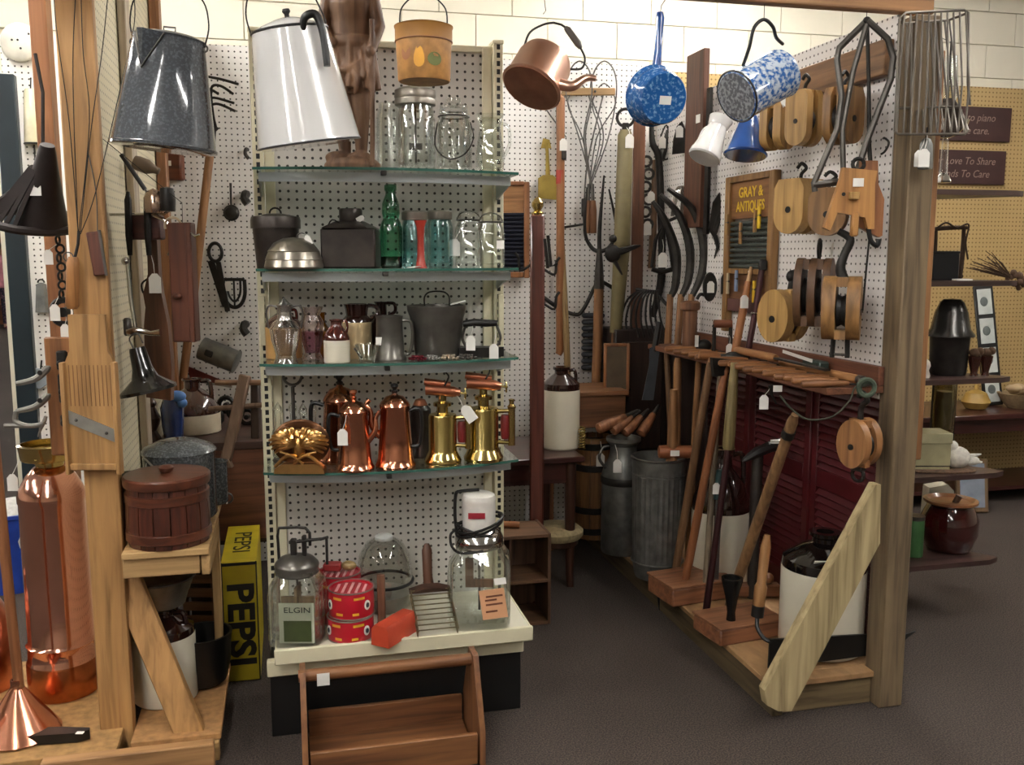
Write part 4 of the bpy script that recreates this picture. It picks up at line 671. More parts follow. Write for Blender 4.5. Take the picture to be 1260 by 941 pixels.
t = T('tin_scoop', 'grey tin scoop hanging on the rear pegboard above the iron clamps', 'scoop', at(50, 478, y=BWY)); t.put('scoop', t.mb().prism([(-10, 4), (0, 0), (10, 6), (9, 22), (-6, 26), (-11, 16)], 6, 'xz'), plain('#8a9296', .5, .3)); t.tube('hook', [(0, 2, 20), (2, 3, 34)], 1, IRON)
# copper fire extinguisher and neighbours on the left deck
p = at(80, 848, z=.081); t = T('fire_extinguisher', 'tall polished copper fire extinguisher with brass collar on the left deck', 'fire extinguisher', p); PINKC = plain('#e3a892', .13, 1, .05, 6)
t.lathe('tank', [(41, 0), (43, 2), (43, 44), (41.5, 46), (41.5, 62), (43, 64), (41, 66), (40, 68), (40, 238), (41, 240), (41, 248), (38, 256), (30, 270), (20, 280), (16, 282), (0, 282)], PINKC, n=56, sx=.92, sy=.92)
t.lathe('base_band', [(43.6, 1), (44, 3), (44, 40), (43.2, 42)], plain('#b06a42', .25, 1, .4, 12, .2), n=48, sx=.92, sy=.92)
t.lathe('collar', [(15, 280), (16, 284), (14, 290), (15, 296), (20, 298), (20, 302), (0, 302)], BRASS, n=28); t.lathe('ring_guard', [(30, 290), (31, 291), (33, 306), (34, 308), (30, 309), (29, 292)], BRASS, n=36)
for a in (30, 150, 270): t.tube('guard_strut', [(12*cos(R(a)), 12*sin(R(a)), 286), (31*cos(R(a)), 31*sin(R(a)), 296)], 2, BRASS)
t.tag(-38, -14, 274, 20, (-31, -8, 292))
p = at(25, 900, z=.085); t = T('copper_plunger', 'copper cone wash plunger with a long wooden stick on the left deck', 'plunger', p)
t.lathe('cone', [(46, 0), (47, 1), (45, 4), (9, 56), (7, 60), (7, 68), (5, 68), (5, 58), (40, 3)], COPPER, n=36); t.tube('stick', [(3, 0, 50), (-4, 6, 160), (-16, 18, 390)], [6, 6.2, 6.5], wood('#8a4f24', '#a0622e', 'z'), n=12); t.tag(-14, -38, 44, 24, None, R(18))
p = at(50, 912, z=.083); t = T('iron_shoe_last', 'black iron trowel-shaped last lying at the front of the left deck', 'shoe last', p); t.put('blade', t.mb().prism([(-60, -8), (-10, -10), (46, -2), (58, 6), (56, 12), (20, 14), (-60, 10)], 12, 'xy', (0, 0, 6)), BLACK); t.put('heel_block', t.mb().box((-26, 10, 16), (26, 8, 30), 3), BLACK); t.put('price_sticker', t.mb().box((50, -2, 12.4), (9, 6, .6)), PAPER)
t = T('plastic_tub', 'blue plastic tub on the floor at the far left edge', 'tub', at(8, 770, z=0)+Vector((-.1, .5, 0))); t.lathe('tub', [(38, 0), (48, 92), (50, 94), (50, 98), (46, 98), (36, 3), (0, 2)], plain('#1f3f9a', .35), n=36)
t.put('white_bundle', t.mb().ball((10, 0, 80), 34, (1.1, 1, .9)).ball((30, -14, 66), 22), plain('#b9b6b0', .5, bump=.5, scale=60))
t = T('red_cylinder', 'copper red fire extinguisher cut by the left edge of the picture', 'fire extinguisher', at(-24, 845, z=.08)); t.lathe('tank', [(38, 0), (39, 3), (38, 90), (30, 106), (14, 112), (12, 130), (0, 130)], COPPERD, n=36)
# ---------------------------------------------------------------- things hung on the inner face of the left panel
t = T('tobacco_cutter', 'iron and chrome roller tool with red-brown block hanging on the cream panel', 'hand tool', at(178, 300, x=-.42))
t.put('block', t.mb().box((2, 0, 20), (42, 20, 30), 2), wood('#4a2018', '#5e2c20', 'x')); t.tube('chrome_rod', [(-42, -12, 24), (-38, -12, 35), (30, -12, 36), (40, -12, 42)], 1.8, CHROME)
for x in (-13, 10): t.put('iron_arm', t.mb().tube([(x, -14, -14), (x, -14, 10), (x+1, -14, 52), (x+1, -12, 62)], [3, 4.5, 4.5, 2], 8), IRON)
t.tube('chrome_lever', spl([(18, -14, 34), (36, -16, 24), (40, -16, 2), (34, -14, -14)], 5), 2.2, CHROME); t.tag(14, -10, -36, 24, (12, -12, -14))
t = T('steel_poker', 'black-handled steel rod hanging slantwise on the cream panel', 'poker', at(172, 225, x=-.42)); t.put('handle', t.mb().tube([(-21, 0, 34), (6, 0, -8)], 2.8, 8), BLACK); t.tube('rod', [(6, 0, -8), (24, 0, -34)], 1.5, STEEL)
t = T('pottery_bottle', 'grey-brown stoneware bottle lying on a peg of the cream panel', 'bottle', at(178, 204, x=-.44), rot=aim((.9, .1, -.35))); t.lathe('bottle', [(0, -14), (8, -13), (9, -8), (9, 4), (5, 12), (4, 18), (0, 19)], plain('#6a5a4c', .5), n=20)
t = T('brown_box', 'brown box with a white label above the red strip on the left panel', 'box', at(213, 222, x=-.47)); t.put('box', t.mb().box((0, 0, 16), (26, 16, 32), 2), wood('#6b3319', '#84431f', 'x')); t.put('label', t.mb().box((-4, -8.4, 20), (11, .6, 6)), PAPER)
solo('red_strip', 'narrow red painted board hanging below the brown box on the left panel', 'board', MB(ms(at(211, 276, x=-.49))).box((0, 0, 27), (11, 4, 54), 1), plain('#b0182a', .5), at(211, 277, x=-.49), -A)
t = T('iron_mask', 'black iron and tin lantern body hanging beside the red strip', 'lantern', at(190, 262, x=-.38)); t.lathe('body', [(11, 0), (12, 4), (12, 18), (8, 26), (0, 30)], plain('#b8a090', .2, .9), n=20); t.lathe('chimney', [(9, 0), (10, 14), (8, 28), (0, 30)], BLACK, n=18, c=(16, 2, 2))
t = T('gun_stock', 'long brown wooden gun stock hanging on the left panel', 'gun stock', at(199, 490, x=-.40)); t.put('stock', t.mb().prism([(-17, 2), (13, -2), (16, 40), (14, 90), (8, 128), (6, 150), (6, 200), (-6, 200), (-7, 152), (-14, 128), (-12, 112), (-15, 90)], 11, 'xz'), wood('#5f3217', '#78431f', 'z', .4, coat=.3)); t.tube('trigger_guard', spl([(-10, 0, 146), (-17, 0, 140), (-16, 0, 130), (-11, 0, 126)], 4), 1.2, IRON)
t = T('wooden_box', 'tall narrow brown wooden box with a knob hanging on the left panel', 'box', at(230, 420, x=-.30)); BX = wood('#5e2e1a', '#743b20', 'z', .45)
t.put('box_body', t.mb().box((0, 0, 72), (28, 20, 144), 1.5), BX); t.put('lid_strip', t.mb().box((11, -10.8, 72), (6, 1.6, 144), .5), BX); t.put('knob', t.mb().ball((-5, -13, 56), 4.5, (1.3, 1, .8)), BX); t.put('handle_loop', t.mb().tube(arc((-8, -6, 140), 10, -20, 200, 12), 1.6, 6), plain('#b7a58c', .4)); t.put('clip', t.mb().tube([(12, -8, 132), (18, -8, 128), (24, -8, 130)], 1.4, 6), CHROME)
wire_up(t, 'hanger', [t.m @ (Vector((0, 4, 144))*t.k), t.m @ (Vector((0, 6, 168))*t.k), Vector((-.514, t.p.y+.05, t.p.z+.6))])
t = T('claw_hammer', 'nickel-plated hammer-headed tool hanging head down on the cream panel', 'hammer', at(172, 420, x=-.42)); t.put('head', t.mb().tube([(-14, 0, 12), (-6, 0, 13), (2, 0, 13), (14, 0, 10), (26, 0, 11)], [6, 6, 4, 3, 4.5], 12), CHROME); t.tube('shaft', [(-4, 0, 14), (-8, 0, 50), (-10, 0, 96)], [2.5, 3, 2.4], CHROME); t.put('ball_end', t.mb().ball((-12, 0, 98), 5), CHROME); t.put('claw', t.mb().box((-14, 0, 18), (8, 10, 22), 2), STEEL)
t = T('iron_last', 'black rubber plunger-shaped last hanging on the left panel', 'horn', at(183, 482, x=-.40))
b = t.mb(); b.lathe([(34, 0), (34, 4), (26, 10), (16, 18), (12, 30), (10, 52), (9, 56), (0, 56)], 32, M=Matrix.Rotation(R(-12), 4, 'Y')); t.put('horn', b, plain('#1b1917', .22, 0, .2, coat=.6)); t.tube('wire_loop', spl([(-16, 0, 54), (-20, 0, 66), (-10, 0, 72), (-4, 0, 60)], 4), 1, STEEL)
# ---------------------------------------------------------------- tools on the rear pegboard, left part
t = T('hay_fork', 'long-handled manure fork with curved iron tines against the rear pegboard', 'fork', at(222, 492, y=4.30)); t.put('handle', t.mb().tube([(0, 0, 0), (22, 6, 140), (46, 12, 300)], [5, 5.4, 5], 10), HANDLE); t.put('socket', t.mb().tube([(44, 12, 296), (48, 12, 324), (50, 12, 330)], [7, 6, 9], 10), DKSTEEL)
for i, (a, b, c) in enumerate(((-6, 40, 14), (0, 30, 30), (2, 52, 36), (6, 22, 26), (10, 42, 20))): t.tube('tine', spl([(50+a*.4, 12, 328), (44+a, 10-i*2, 345), (46+a, 6-i*3, 328+b), (58+a, 2-i*3, 330+b), (58+a+c*.8, -4-i*3, 324+b-i)], 5), 1.6, IRON)
t = T('strainer_ladle', 'small dark strainer ladle hanging on the rear pegboard', 'ladle', at(285, 272, y=4.40)); t.put('bowl', t.mb().lathe([(0, 4), (6, 3), (10, 0), (10, -1), (7, 3)], 20, M=Matrix.Translation((0, 0, 10)) @ Matrix.Rotation(PI/2, 4, 'X')), DKSTEEL); t.tube('handle', [(0, 0, 18), (0, 2, 46)], [1.2, 1.6], DKSTEEL)
t = T('sheep_shears', 'dark iron shears hanging open on the rear pegboard', 'shears', at(280, 383, y=4.405)); t.put('bow', t.mb().ring((-12, 0, 72), 8, 2.2, 'xz', 20, 6, 11), IRON); t.put('blade', t.mb().beam((-18, 0, 62), (-2, 0, 6), 8, 2, (0, 1, 0)), IRON); t.put('blade', t.mb().beam((-8, -3, 60), (1, -3, 0), 6, 2, (0, 1, 0)), IRON)
t = T('horseshoe_trivet', 'black iron horseshoe-shaped trivet hanging on the rear pegboard', 'trivet', at(289, 380, y=4.40)); t.put('frame', t.mb().tube(spl([(-13, 0, 36), (-13, 0, 18), (-8, 0, 6), (0, 0, 2), (8, 0, 6), (13, 0, 18), (13, 0, 36)], 5), 2.4, 8).tube([(-13, 0, 36), (13, 0, 36)], 2, 6).tube(spl([(-8, 0, 34), (-7, 0, 18), (0, 0, 9), (7, 0, 18), (8, 0, 34)], 5), 1.4, 6).tube([(0, 0, 4), (0, 0, 36)], 1.3, 6), IRON); t.tag(-6, -4, 34, 12)
t = T('tin_cylinder', 'grey galvanised tin cylinder hanging tilted on the rear pegboard', 'canister', at(248, 428, y=4.34), rot=aim((.92, 0, -.38))); t.lathe('body', [(0, 0), (14, 0), (14.5, 2), (14, 8), (14.5, 9), (14, 44), (15, 46), (0, 47)], GALV, n=28); t.put('hook_strap', t.mb().box((-13, 0, 14), (5, 8, 10), 1), IRON)
t = T('red_saw', 'small triangular red saw blade hanging under the tin cylinder', 'saw', at(258, 462, y=4.41)); t.put('blade', t.mb().prism([(-27, 12), (-24, -4), (26, -13), (27, -11)], 2, 'xz'), plain('#7d2f28', .5, var=.2)); t.put('back', t.mb().beam((-26, 0, -5), (27, 0, -14), 2.5, 3, (0, 1, 0)), plain('#a39a90', .5))
for px, py, lab in ((304, 190, 'small iron peg hook near the shelf unit upright'), (302, 405, 'short iron pipe end on the rear pegboard beside the shelf unit'), (303, 245, 'dark oval iron pan edge beside the shelf unit upright')):
    t = T('iron_hook', lab, 'hook', at(px, py, y=4.42)); t.put('hook', t.mb().tube(spl([(0, 3, 6), (0, -4, 6), (0, -8, 0), (4, -8, -6)], 4), 2.2 if py < 240 else 5, 8), DKSTEEL)
# ---------------------------------------------------------------- shelf of the left panel and below
z = zs+.001
t = T('wooden_firkin', 'red-brown wooden firkin with hoops and a knobbed lid on the pine shelf', 'firkin', on(209, 2.765, z)); FK = wood('#4a1f10', '#642d17', 'z', .35, 1.6, coat=.4); FKL = wood('#52250f', '#6a3318', 'x', .35, coat=.4)
for i in range(16):
    a0, a1 = R(i*22.5+.7), R((i+1)*22.5-.7); vs_ = []; 
    for r, z_ in ((47, 0), (49, 20), (49, 40), (46.5, 72)):
        for a in (a0, (a0+a1)/2, a1): vs_.append((r*cos(a), r*sin(a), z_))
        for a in (a1, a0): vs_.append(((r-5)*cos(a), (r-5)*sin(a), z_))
    fs_ = [(0, 1, 2, 3, 4), (19, 18, 17, 16, 15)]
    for q in range(3):
        for j in range(5): fs_.append((q*5+j, q*5+(j+1) % 5, q*5+5+(j+1) % 5, q*5+5+j))
    t.put('stave', t.mb().add(vs_, fs_), FK)
for z_, r in ((12, 49.2), (58, 48.4)): t.lathe('hoop', [(r-.5, z_-6), (r+.8, z_-5), (r+.8, z_+5), (r-.5, z_+6)], FKL, n=40)
l_ = t.lathe('lid', [(0, 72), (50, 72), (51, 75), (51, 82), (49, 84), (0, 85)], FKL, n=40); t.lathe('knob', [(5, 84), (8, 87), (9, 91), (5, 94), (0, 94)], FKL, l_, n=16)
GR2 = speckle('#4a4e50', '#6b7072', 140, .55, .15)
t = T('enamel_stockpot', 'grey enamel lidded pot behind the wooden firkin', 'pot', on(224, 3.02, z)); t.lathe('body', [(40, 0), (42, 3), (42, 78), (43, 80), (40, 80), (39, 4), (0, 3)], GR2, n=40); l_ = t.lathe('lid', [(43, 80), (44, 82), (40, 87), (22, 95), (6, 98), (0, 98)], GR2, n=40); t.tube('wire_handle', spl([(-42, -4, 70), (-30, -30, 78), (-12, -42, 66), (-8, -44, 60)], 5), 1.2, plain('#9a958c', .4)); t.tag(-28, -42, 60, 24, (-26, -36, 74))
t = T('enamel_pail', 'smaller grey enamel pot at the right edge of the pine shelf', 'pot', on(263, 3.16, z)); t.lathe('body', [(16, 0), (18, 3), (18, 50), (19, 52), (16, 52), (0, 4)], GR2, n=32); t.tube('ear', arc((20, -8, 8), 6, -90, 90, 8), 1.2, STEEL)
t = T('olive_crock', 'olive brown crock behind the post at the left end of the pine shelf', 'crock', on(163, 2.90, z)); t.lathe('body', [(16, 0), (17, 4), (17, 66), (18, 70), (15, 70), (14, 4), (0, 4)], plain('#5c5646', .4, var=.1), n=32)
t = T('wooden_stand', 'dark wooden bench carrying jugs against the left rear pegboard', 'bench', (-.35, 3.9, 0), 0, 1); BZ2 = .74
DW = wood('#3a2217', '#523222', 'x', .5); W(t, 'bench_top', MB().bb(-.48, .02, 3.6, 4.35, BZ2-.03, BZ2, .003), DW)
for x in (-.46, 0.0):
    for y in (3.62, 4.33): W(t, 'leg', MB().bb(x-.02, x+.02, y-.02, y+.02, 0, BZ2-.031, .002), DW)
W(t, 'front_board', MB().bb(-.44, -.02, 3.605, 3.62, .36, BZ2-.031), wood('#6b3a22', '#84502e', 'x'))
W(t, 'lower_shelf', MB().bb(-.44, -.02, 3.62, 4.3, .34, .36), DW)
t = T('brown_jug', 'glossy brown stoneware jug on the bench behind the grey enamel pot', 'jug', on(239, 3.86, BZ2)); jug(t, 32, 66, plain('#42241a', .12, coat=1), plain('#b8ab92', .4), .36, .3)
t = T('blue_vase', 'dark blue glass vase with a light blue cloth on the bench', 'vase', on(214, 3.65, BZ2)); t.lathe('vase', [(10, 0), (13, 20), (14, 44), (10, 56), (12, 60), (9, 60)], plain('#1b2f63', .1, coat=1), n=24); t.put('cloth', t.mb().ball((8, -4, 58), 8, (1.4, 1, .9)).ball((14, -4, 50), 6), plain('#4f7fc0', .5, bump=.4))
t = T('turned_knob', 'dark turned wooden knob post on the bench at the panel', 'finial', on(188, 3.68, BZ2)); t.lathe('finial', [(12, 0), (10, 6), (5, 14), (9, 22), (11, 30), (7, 38), (5, 44), (7, 48), (4, 54), (0, 56)], plain('#4a2d1c', .35, coat=.4), n=18)
t = T('wooden_clamp', 'old wooden hand-screw clamp with string on the bench', 'clamp', on(290, 3.66, BZ2+.02)); CW = wood('#7b5d45', '#93745a', 'z', .7)
t.put('jaw', t.mb().beam((-8, -20, -34), (16, -4, 74), 13, 12, (0, 1, 0), 1.5), CW); t.put('jaw', t.mb().beam((22, 10, -10), (24, 10, 62), 10, 12, (0, 1, 0), 1.5), wood('#3f2d22', '#533c2d', 'z')); t.tube('screw', [(-22, 0, 64), (48, 0, 64)], 3.4, wood('#946a4a', '#a87d5a', 'x')); t.tube('screw', [(-30, -4, 32), (48, -4, 38)], 3.2, CW); t.put('foot', t.mb().prism([(-22, -36), (2, -36), (-2, -26), (-14, -26)], 16, 'xz', (0, -20, 0)), CW); t.tube('string', spl([(-10, -28, -38), (-6, -29, -52), (-8, -29, -70), (-5, -29, -80)], 4), 1.1, PAPER)
t = T('metal_contraption', 'tangle of small iron gears on the bench behind the clamp', 'gear', on(275, 3.95, BZ2)); 
for i, (x, z_) in enumerate(((-10, 12), (14, 18), (2, 26), (26, 10))): t.put('gear', t.mb().ring((x, i*4, z_), 9, 3, 'xz', 14).cyl((x, i*4-4, z_), (x, i*4+4, z_), 3), IRON)
t = T('slatted_crate', 'slatted wooden crate under the bench', 'crate', on(253, 3.44, 0), -A); CR = wood('#7a4e30', '#93643f', 'x')
for i in range(9): t.put('slat', t.mb().box((0, -16, 12+i*17), (38, 4, 11), 1), CR)
for s in (-17, 17): t.put('corner_post', t.mb().box((s, -11, 80), (6, 6, 160), 1), wood('#5a3824', '#704a30', 'z'))
t.put('back_panel', t.mb().box((0, 14, 80), (38, 4, 158)), wood('#3c2519', '#4a2f20', 'x'))
p = on(205, 2.93, .0735); t = T('stoneware_jug', 'white stoneware jug with brown shoulder on the floor deck behind the pine brace', 'jug', p); jug(t, 37, 114, BROWNGLAZE, STONE, .72, .34); jl = t
t = T('tin_colander', 'dull metal food strainer resting on the jug under the pine shelf', 'colander', jl.p+Vector((0, 0, 114.5*jl.k))); t.lathe('bowl', [(16, 0), (28, 6), (32, 20), (34, 24), (39, 38), (41, 40), (38, 40), (32, 24), (0, 4)], plain('#8a857c', .35, .8, .25, 18, .1), n=36); t.put('rim', t.mb().ring((0, 0, 40), 40, 1.6, 'xy', 32), STEEL)
t.put('handle', t.mb().box((-32, -24, 32), (22, 3, 20), 2, None, Matrix.Rotation(R(12), 3, 'Y')), ALU)
t = T('black_kettle', 'black iron cauldron under the pine shelf beside the jug', 'cauldron', on(252, 3.0, .0735)); t.lathe('body', [(18, 0), (26, 6), (32, 30), (34, 60), (35, 66), (32, 66), (28, 20), (0, 6)], BLACK, n=32)
# yellow PEPSI crate
p = (at(298, 838, z=0)); x0, x1 = -.243, -.128; zt = at(277, 692, y=3.15).z; t = T('bottle_crate', 'yellow crate with bold black vertical lettering standing on end beside the shelf unit', 'crate', (-.185, 3.15, 0), 0, 1)
YEL = plain('#b9a51f', .5, 0, .14, 12); BK = plain('#17150f', .5)
W(t, 'front_panel', MB().bb(x0, x1, 3.145, 3.155, .003, zt, .001), YEL); W(t, 'top_panel', MB().bb(x0, x1, 3.156, 3.58, zt-.012, zt, .001), YEL); W(t, 'side_panel', MB().bb(x0, x0+.012, 3.156, 3.58, .003, zt-.013, .001), YEL); W(t, 'side_panel', MB().bb(x1-.012, x1, 3.156, 3.58, .003, zt-.013, .001), YEL); W(t, 'rear_panel', MB().bb(x0+.013, x1-.013, 3.57, 3.58, .003, zt-.013), YEL)
W(t, 'dark_edge', MB().bb(x0-.001, x1+.001, 3.1435, 3.1455, zt-.012, zt-.002), BK)
for bx in ((x0-.0005, x0+.004), (x1-.004, x1+.0005)): W(t, 'dark_edge', MB().bb(bx[0], bx[1], 3.1432, 3.1452, .003, zt), BK)
words('PEPSI', .118, BK, t.e, Matrix.Translation((-.002, -.0062, zt*.48)) @ Matrix.Rotation(R(90), 4, 'Y'), sx=1.12, bold=.004)
words('PEPSI', .085, BK, t.e, Matrix.Translation((0, .22, zt+.001)) @ Matrix.Rotation(R(-90), 4, 'X') @ Matrix.Rotation(R(90), 4, 'Y'), sx=1.3)
# ================================================================ MIDDLE: behind the shelf unit, rear pegboard
y = 4.42
t = T('washboard', 'wooden framed washboard with dark ribbed panel hanging on the rear pegboard', 'washboard', at(618, 342, y=y)); FRM = wood('#8a5226', '#a0652f', 'z')
for x in (-30, 30): t.put('side_rail', t.mb().box((x, 0, 58), (7, 8, 116), 1), FRM)
t.put('top_panel', t.mb().box((0, 1, 96), (54, 4, 34)), wood('#a06a34', '#b47c42', 'x')); t.put('top_rail', t.mb().box((0, 0, 114), (54, 7, 5), 1), FRM); t.put('bottom_rail', t.mb().box((0, 0, 4), (54, 7, 7), 1), FRM)
for i in range(14): t.put('rib', t.mb().cyl((-27, 1, 12+i*5), (27, 1, 12+i*5), 2.6, n=8), plain('#1a1d2b', .35, .3))
t = T('wall_strip', 'thin wooden strip screwed across the rear pegboard', 'batten', at(688, 116, y=4.43)); t.put('strip', t.mb().box((0, 0, 3), (138, 5, 9), 1), wood('#9a7442', '#b08a54', 'x')); 
for x in (-58, -6, 44): t.put('screw', t.mb().ball((x, -3, 3), 1.5), STEEL)
t = T('long_stick', 'long round wooden stick with a red band on the rear pegboard', 'stick', at(687, 436, y=4.37)); t.put('stick', t.mb().tube([(0, 0, 0), (2, 0, 4), (1, 4, 306), (1, 5, 308)], [4, 5, 5, 3], 10), wood('#8f5528', '#a96c35', 'z')); t.put('red_band', t.mb().cyl((1, 3, 206), (1, 3, 222), 5.3, n=10), plain('#9a2a1c', .5)); t.put('iron_clip', t.mb().box((5, 0, 246), (6, 6, 24), 1), DKSTEEL); t.tag(4, -7, 258, 14)
t = T('thin_stick', 'thin bent wooden stick leaning behind the long stick', 'stick', at(700, 548, y=4.30)); t.tube('stick', spl([(0, 0, 0), (-3, 10, 120), (-10, 20, 248)], 5), 4, wood('#8a6a3c', '#a08048', 'z'))
t = T('brass_shovel', 'small brass hearth shovel hanging on the rear pegboard', 'shovel', at(674, 246, y=4.40)); BRD = plain('#9a8442', .35, .8, .25, 14); t.put('blade', t.mb().prism([(-12, 2), (12, 0), (13, 24), (6, 30), (-6, 30), (-12, 26)], 3, 'xz'), BRD); t.tube('handle', [(0, 0, 30), (-1, 0, 58), (-2, 0, 68)], [3, 2, 2.6], BRD); t.put('handle_end', t.mb().prism([(-9, 62), (4, 62), (2, 72), (-6, 74)], 3, 'xz'), BRD)
for i, (x, lab, dx) in enumerate(((712, 'wire rug beater with round loop hanging left on the rear pegboard', 0), (742, 'wire rug beater with round loop hanging right on the rear pegboard', 2))):
    t = T('wire_beater', lab, 'rug beater', at(x, 210, y=4.40-.015*i), group='wire rug beaters')
    s_ = 1 if i == 0 else -1
    t.tube('wire_loop', spl([(18*s_, 0, -20), (0, 0, 40), (-16, 0, 90), (-12, 0, 118), (0, 0, 130), (12, 0, 118), (15, 0, 90), (6, 0, 40), (16*s_, 0, -20)], 6), .9, STEEL); t.tube('wire_loop', spl([(17*s_, 1, -20), (4*s_, 1, 40), (-14, 1, 80), (0, 1, 104), (14, 1, 80), (8*s_, 1, 40), (17*s_, 1, -20)], 6), .8, STEEL); t.tube('shank', [(17*s_, 0, -16), (18*s_, 0, -40)], 2.2, STEEL)
    t.put('handle', t.mb().tube([(18*s_, 0, -36), (18*s_, 0, -48), (19*s_, 0, -76)], [3.4, 5, 4], 10), wood('#7d4822', '#96602e', 'z'))
t = T('wire_broiler', 'square wire broiler with a long wire handle on the rear pegboard', 'broiler', at(706, 282, y=4.41)); t.tube('frame', [(-14, 0, 2), (12, 0, 6), (12, 0, 18), (12, 0, 22)], 1.5, DKSTEEL); t.tube('frame', [(-14, 0, 2), (-22, 0, 120), (-22, 0, 160)], 1, STEEL); t.tube('frame', spl([(12, 0, 20), (16, 0, 80), (34, 0, 160)], 5), 1, STEEL); t.put('latch', t.mb().box((12, -2, 26), (6, 5, 22), 1), DKSTEEL)
t.tube('diagonal_wire', [(-40, 0, 150), (-10, 0, 110)], .8, STEEL)
t = T('pitchfork', 'pitchfork with curved iron tines up and wooden handle down', 'fork', at(731, 512, y=4.33)); t.put('handle', t.mb().tube([(0, 0, 0), (3, 0, 80), (4, 0, 158)], [5, 6, 6], 10), HANDLE); t.tube('socket', [(4, 0, 156), (4, 0, 180), (4, 0, 204)], [6.5, 5, 3], DKSTEEL)
t.tube('tine', spl([(4, 0, 200), (-6, 0, 206), (-14, -2, 226), (-12, -4, 276)], 6), [2.6, 2.4, 2, 1], IRON); t.tube('tine', spl([(4, 0, 200), (16, 0, 206), (24, -2, 226), (14, -4, 274)], 6), [2.6, 2.4, 2, 1], IRON); t.tube('tine', spl([(4, 0, 200), (4, 0, 230), (8, -4, 290)], 6), [2.6, 2.4, 1], IRON)
t = T('iron_yoke', 'curved black iron rod hung behind the pitchfork', 'iron rod', at(704, 388, y=4.40)); t.tube('rod', spl([(-40, 0, 26), (-18, 0, 10), (4, 0, 1), (14, 0, 8), (28, 0, 36), (34, 0, 42), (62, 0, 26)], 6), 2.4, IRON)
t = T('spring_stack', 'ribbed grey metal panel hanging low on the rear pegboard', 'grate', at(729, 456, y=4.41)); 
for i in range(9): t.put('rib', t.mb().box((0, 0, 4+i*8), (28, 8, 6), 2), plain('#4c4f55', .4, .6))
t = T('grain_sampler', 'tall olive canvas-covered tube with a ring on top by the corner', 'tube', at(752, 505, y=4.25)); OLV = plain('#6f6442', .55, var=.2); t.put('tube', t.mb().tube([(4, 0, 96), (10, 0, 200), (12, 0, 330), (12, 0, 336)], [7, 10, 9, 6], 14), OLV); t.tube('lower_pole', [(0, 0, 0), (4, 0, 100)], 4.5, HANDLE); t.put('ring', t.mb().ring((12, 0, 350), 10, 1.8), IRON); t.put('swivel', t.mb().box((12, 0, 338), (8, 6, 12), 1), IRON); t.tag(16, -10, 330, 16, (13, -5, 338))
t = T('pointed_stake', 'tall pointed brown wooden stake in the rear corner', 'stake', at(781, 474, y=4.30)); t.put('stake', t.mb().box((0, 0, 160), (14, 8, 320), 1).lathe([(9.5, 320), (1, 338)], 4, M=Matrix.Rotation(PI/4, 4, 'Z'), sy=.6), wood('#6a3a20', '#84502c', 'z'))
t = T('iron_cock', 'black iron bird-shaped latch hung on the olive tube', 'latch', at(760, 312, y=4.18)); t.put('latch', t.mb().ball((-6, 0, 0), 10, (1, .5, 1.1)).ball((-6, 0, 18), 5).tube([(0, 0, 2), (20, 0, 8), (28, 0, 10)], [5, 3, 1], 6).tube([(-4, 0, -8), (6, 0, -26)], [3, 1], 6), IRON)
# hames, sickles and cradle in the corner (hung on the right panel)
XP = 1.73
t = T('hames_chain', 'dark iron harness hames with buckles hanging in the corner', 'harness', at(800, 330, x=XP)); 
t.tube('hame', spl([(-2, 0, 175), (0, 0, 150), (8, 0, 130), (12, 0, 60), (14, 0, -10), (4, 0, -60)], 6), [2.5, 4, 4.5, 4.5, 5, 4], IRON, n=10); t.tube('hame', spl([(20, 2, 165), (16, 2, 150), (10, 2, 130)], 5), [4, 4, 5], DKSTEEL)
for i in range(6): t.put('buckle', t.mb().ring((-8+(i % 2)*3, -6, 128-i*15), 6, 1.7, 'xz', 12), DKSTEEL)
t.tag(-2, -10, 92, 14); t.tag(-6, -10, 56, 16); t.tag(-16, -10, 36, 16); t.put('knob', t.mb().ball((-4, 0, 177), 4), wood('#6b3a22', '#7d472a', 'z'))
t = T('sapling_pole', 'bare wooden pole hanging behind the harness', 'pole', at(798, 330, x=1.77)); t.tube('pole', [(4, 0, 0), (6, 0, 60), (8, 0, 130)], [5, 5, 6], wood('#6b4a2c', '#7f5a38', 'z'))
for i, (dx, h, lab) in enumerate(((0, 150, 'innermost of the curved black scythe blades hanging by the corner'), (10, 158, 'middle curved black scythe blade hanging by the corner'), (20, 165, 'outermost of the curved black scythe blades hanging by the corner'))):
    t = T('scythe_blade', lab, 'scythe', at(822+dx*.6, 400, x=1.71-.012*i), group='scythes hanging by the corner')
    t.tube('blade', spl([(-22+dx*.3, 0, h), (-6+dx, 0, h-24), (8+dx, 0, h-62), (8+dx, 0, h-100), (2+dx*.7, 0, 34)], 7), [2.5, 4.5, 5.5, 5, 3.5], DKSTEEL, n=8); t.tube('handle', [(2+dx*.7, 0, 38), (0+dx*.6, 0, -30)], [4, 4.6], HANDLE)
t = T('pronged_hook', 'black iron grapple with tag hanging between the scythe blades', 'grapple', at(814, 335, x=1.69)); t.put('frame', t.mb().tube([(-12, 0, 6), (-8, 0, 40), (2, 0, 62), (10, 0, 30), (14, 0, 4)], 2.4, 8).tube([(-12, 0, 4), (0, 0, 0), (14, 0, 4)], 3, 8), IRON); t.tag(0, -8, 24, 18, (0, -2, 40))
t = T('cradle_fork', 'fan of curved black tines of a barley fork in the corner', 'fork', at(790, 410, x=1.66))
for i in range(9): t.tube('tine', spl([(-2-i*2.2+(i*4.2), -i*3, 54), (-18+i*4.2, -i*3, 42), (-26+i*5.6, -i*3, 18), (-24+i*6.4, -i*3, -4)], 5), 1.3, IRON)
t.tube('cross_bar', [(-8, 0, 54), (14, -16, 50), (26, -24, 36)], 2.2, IRON)
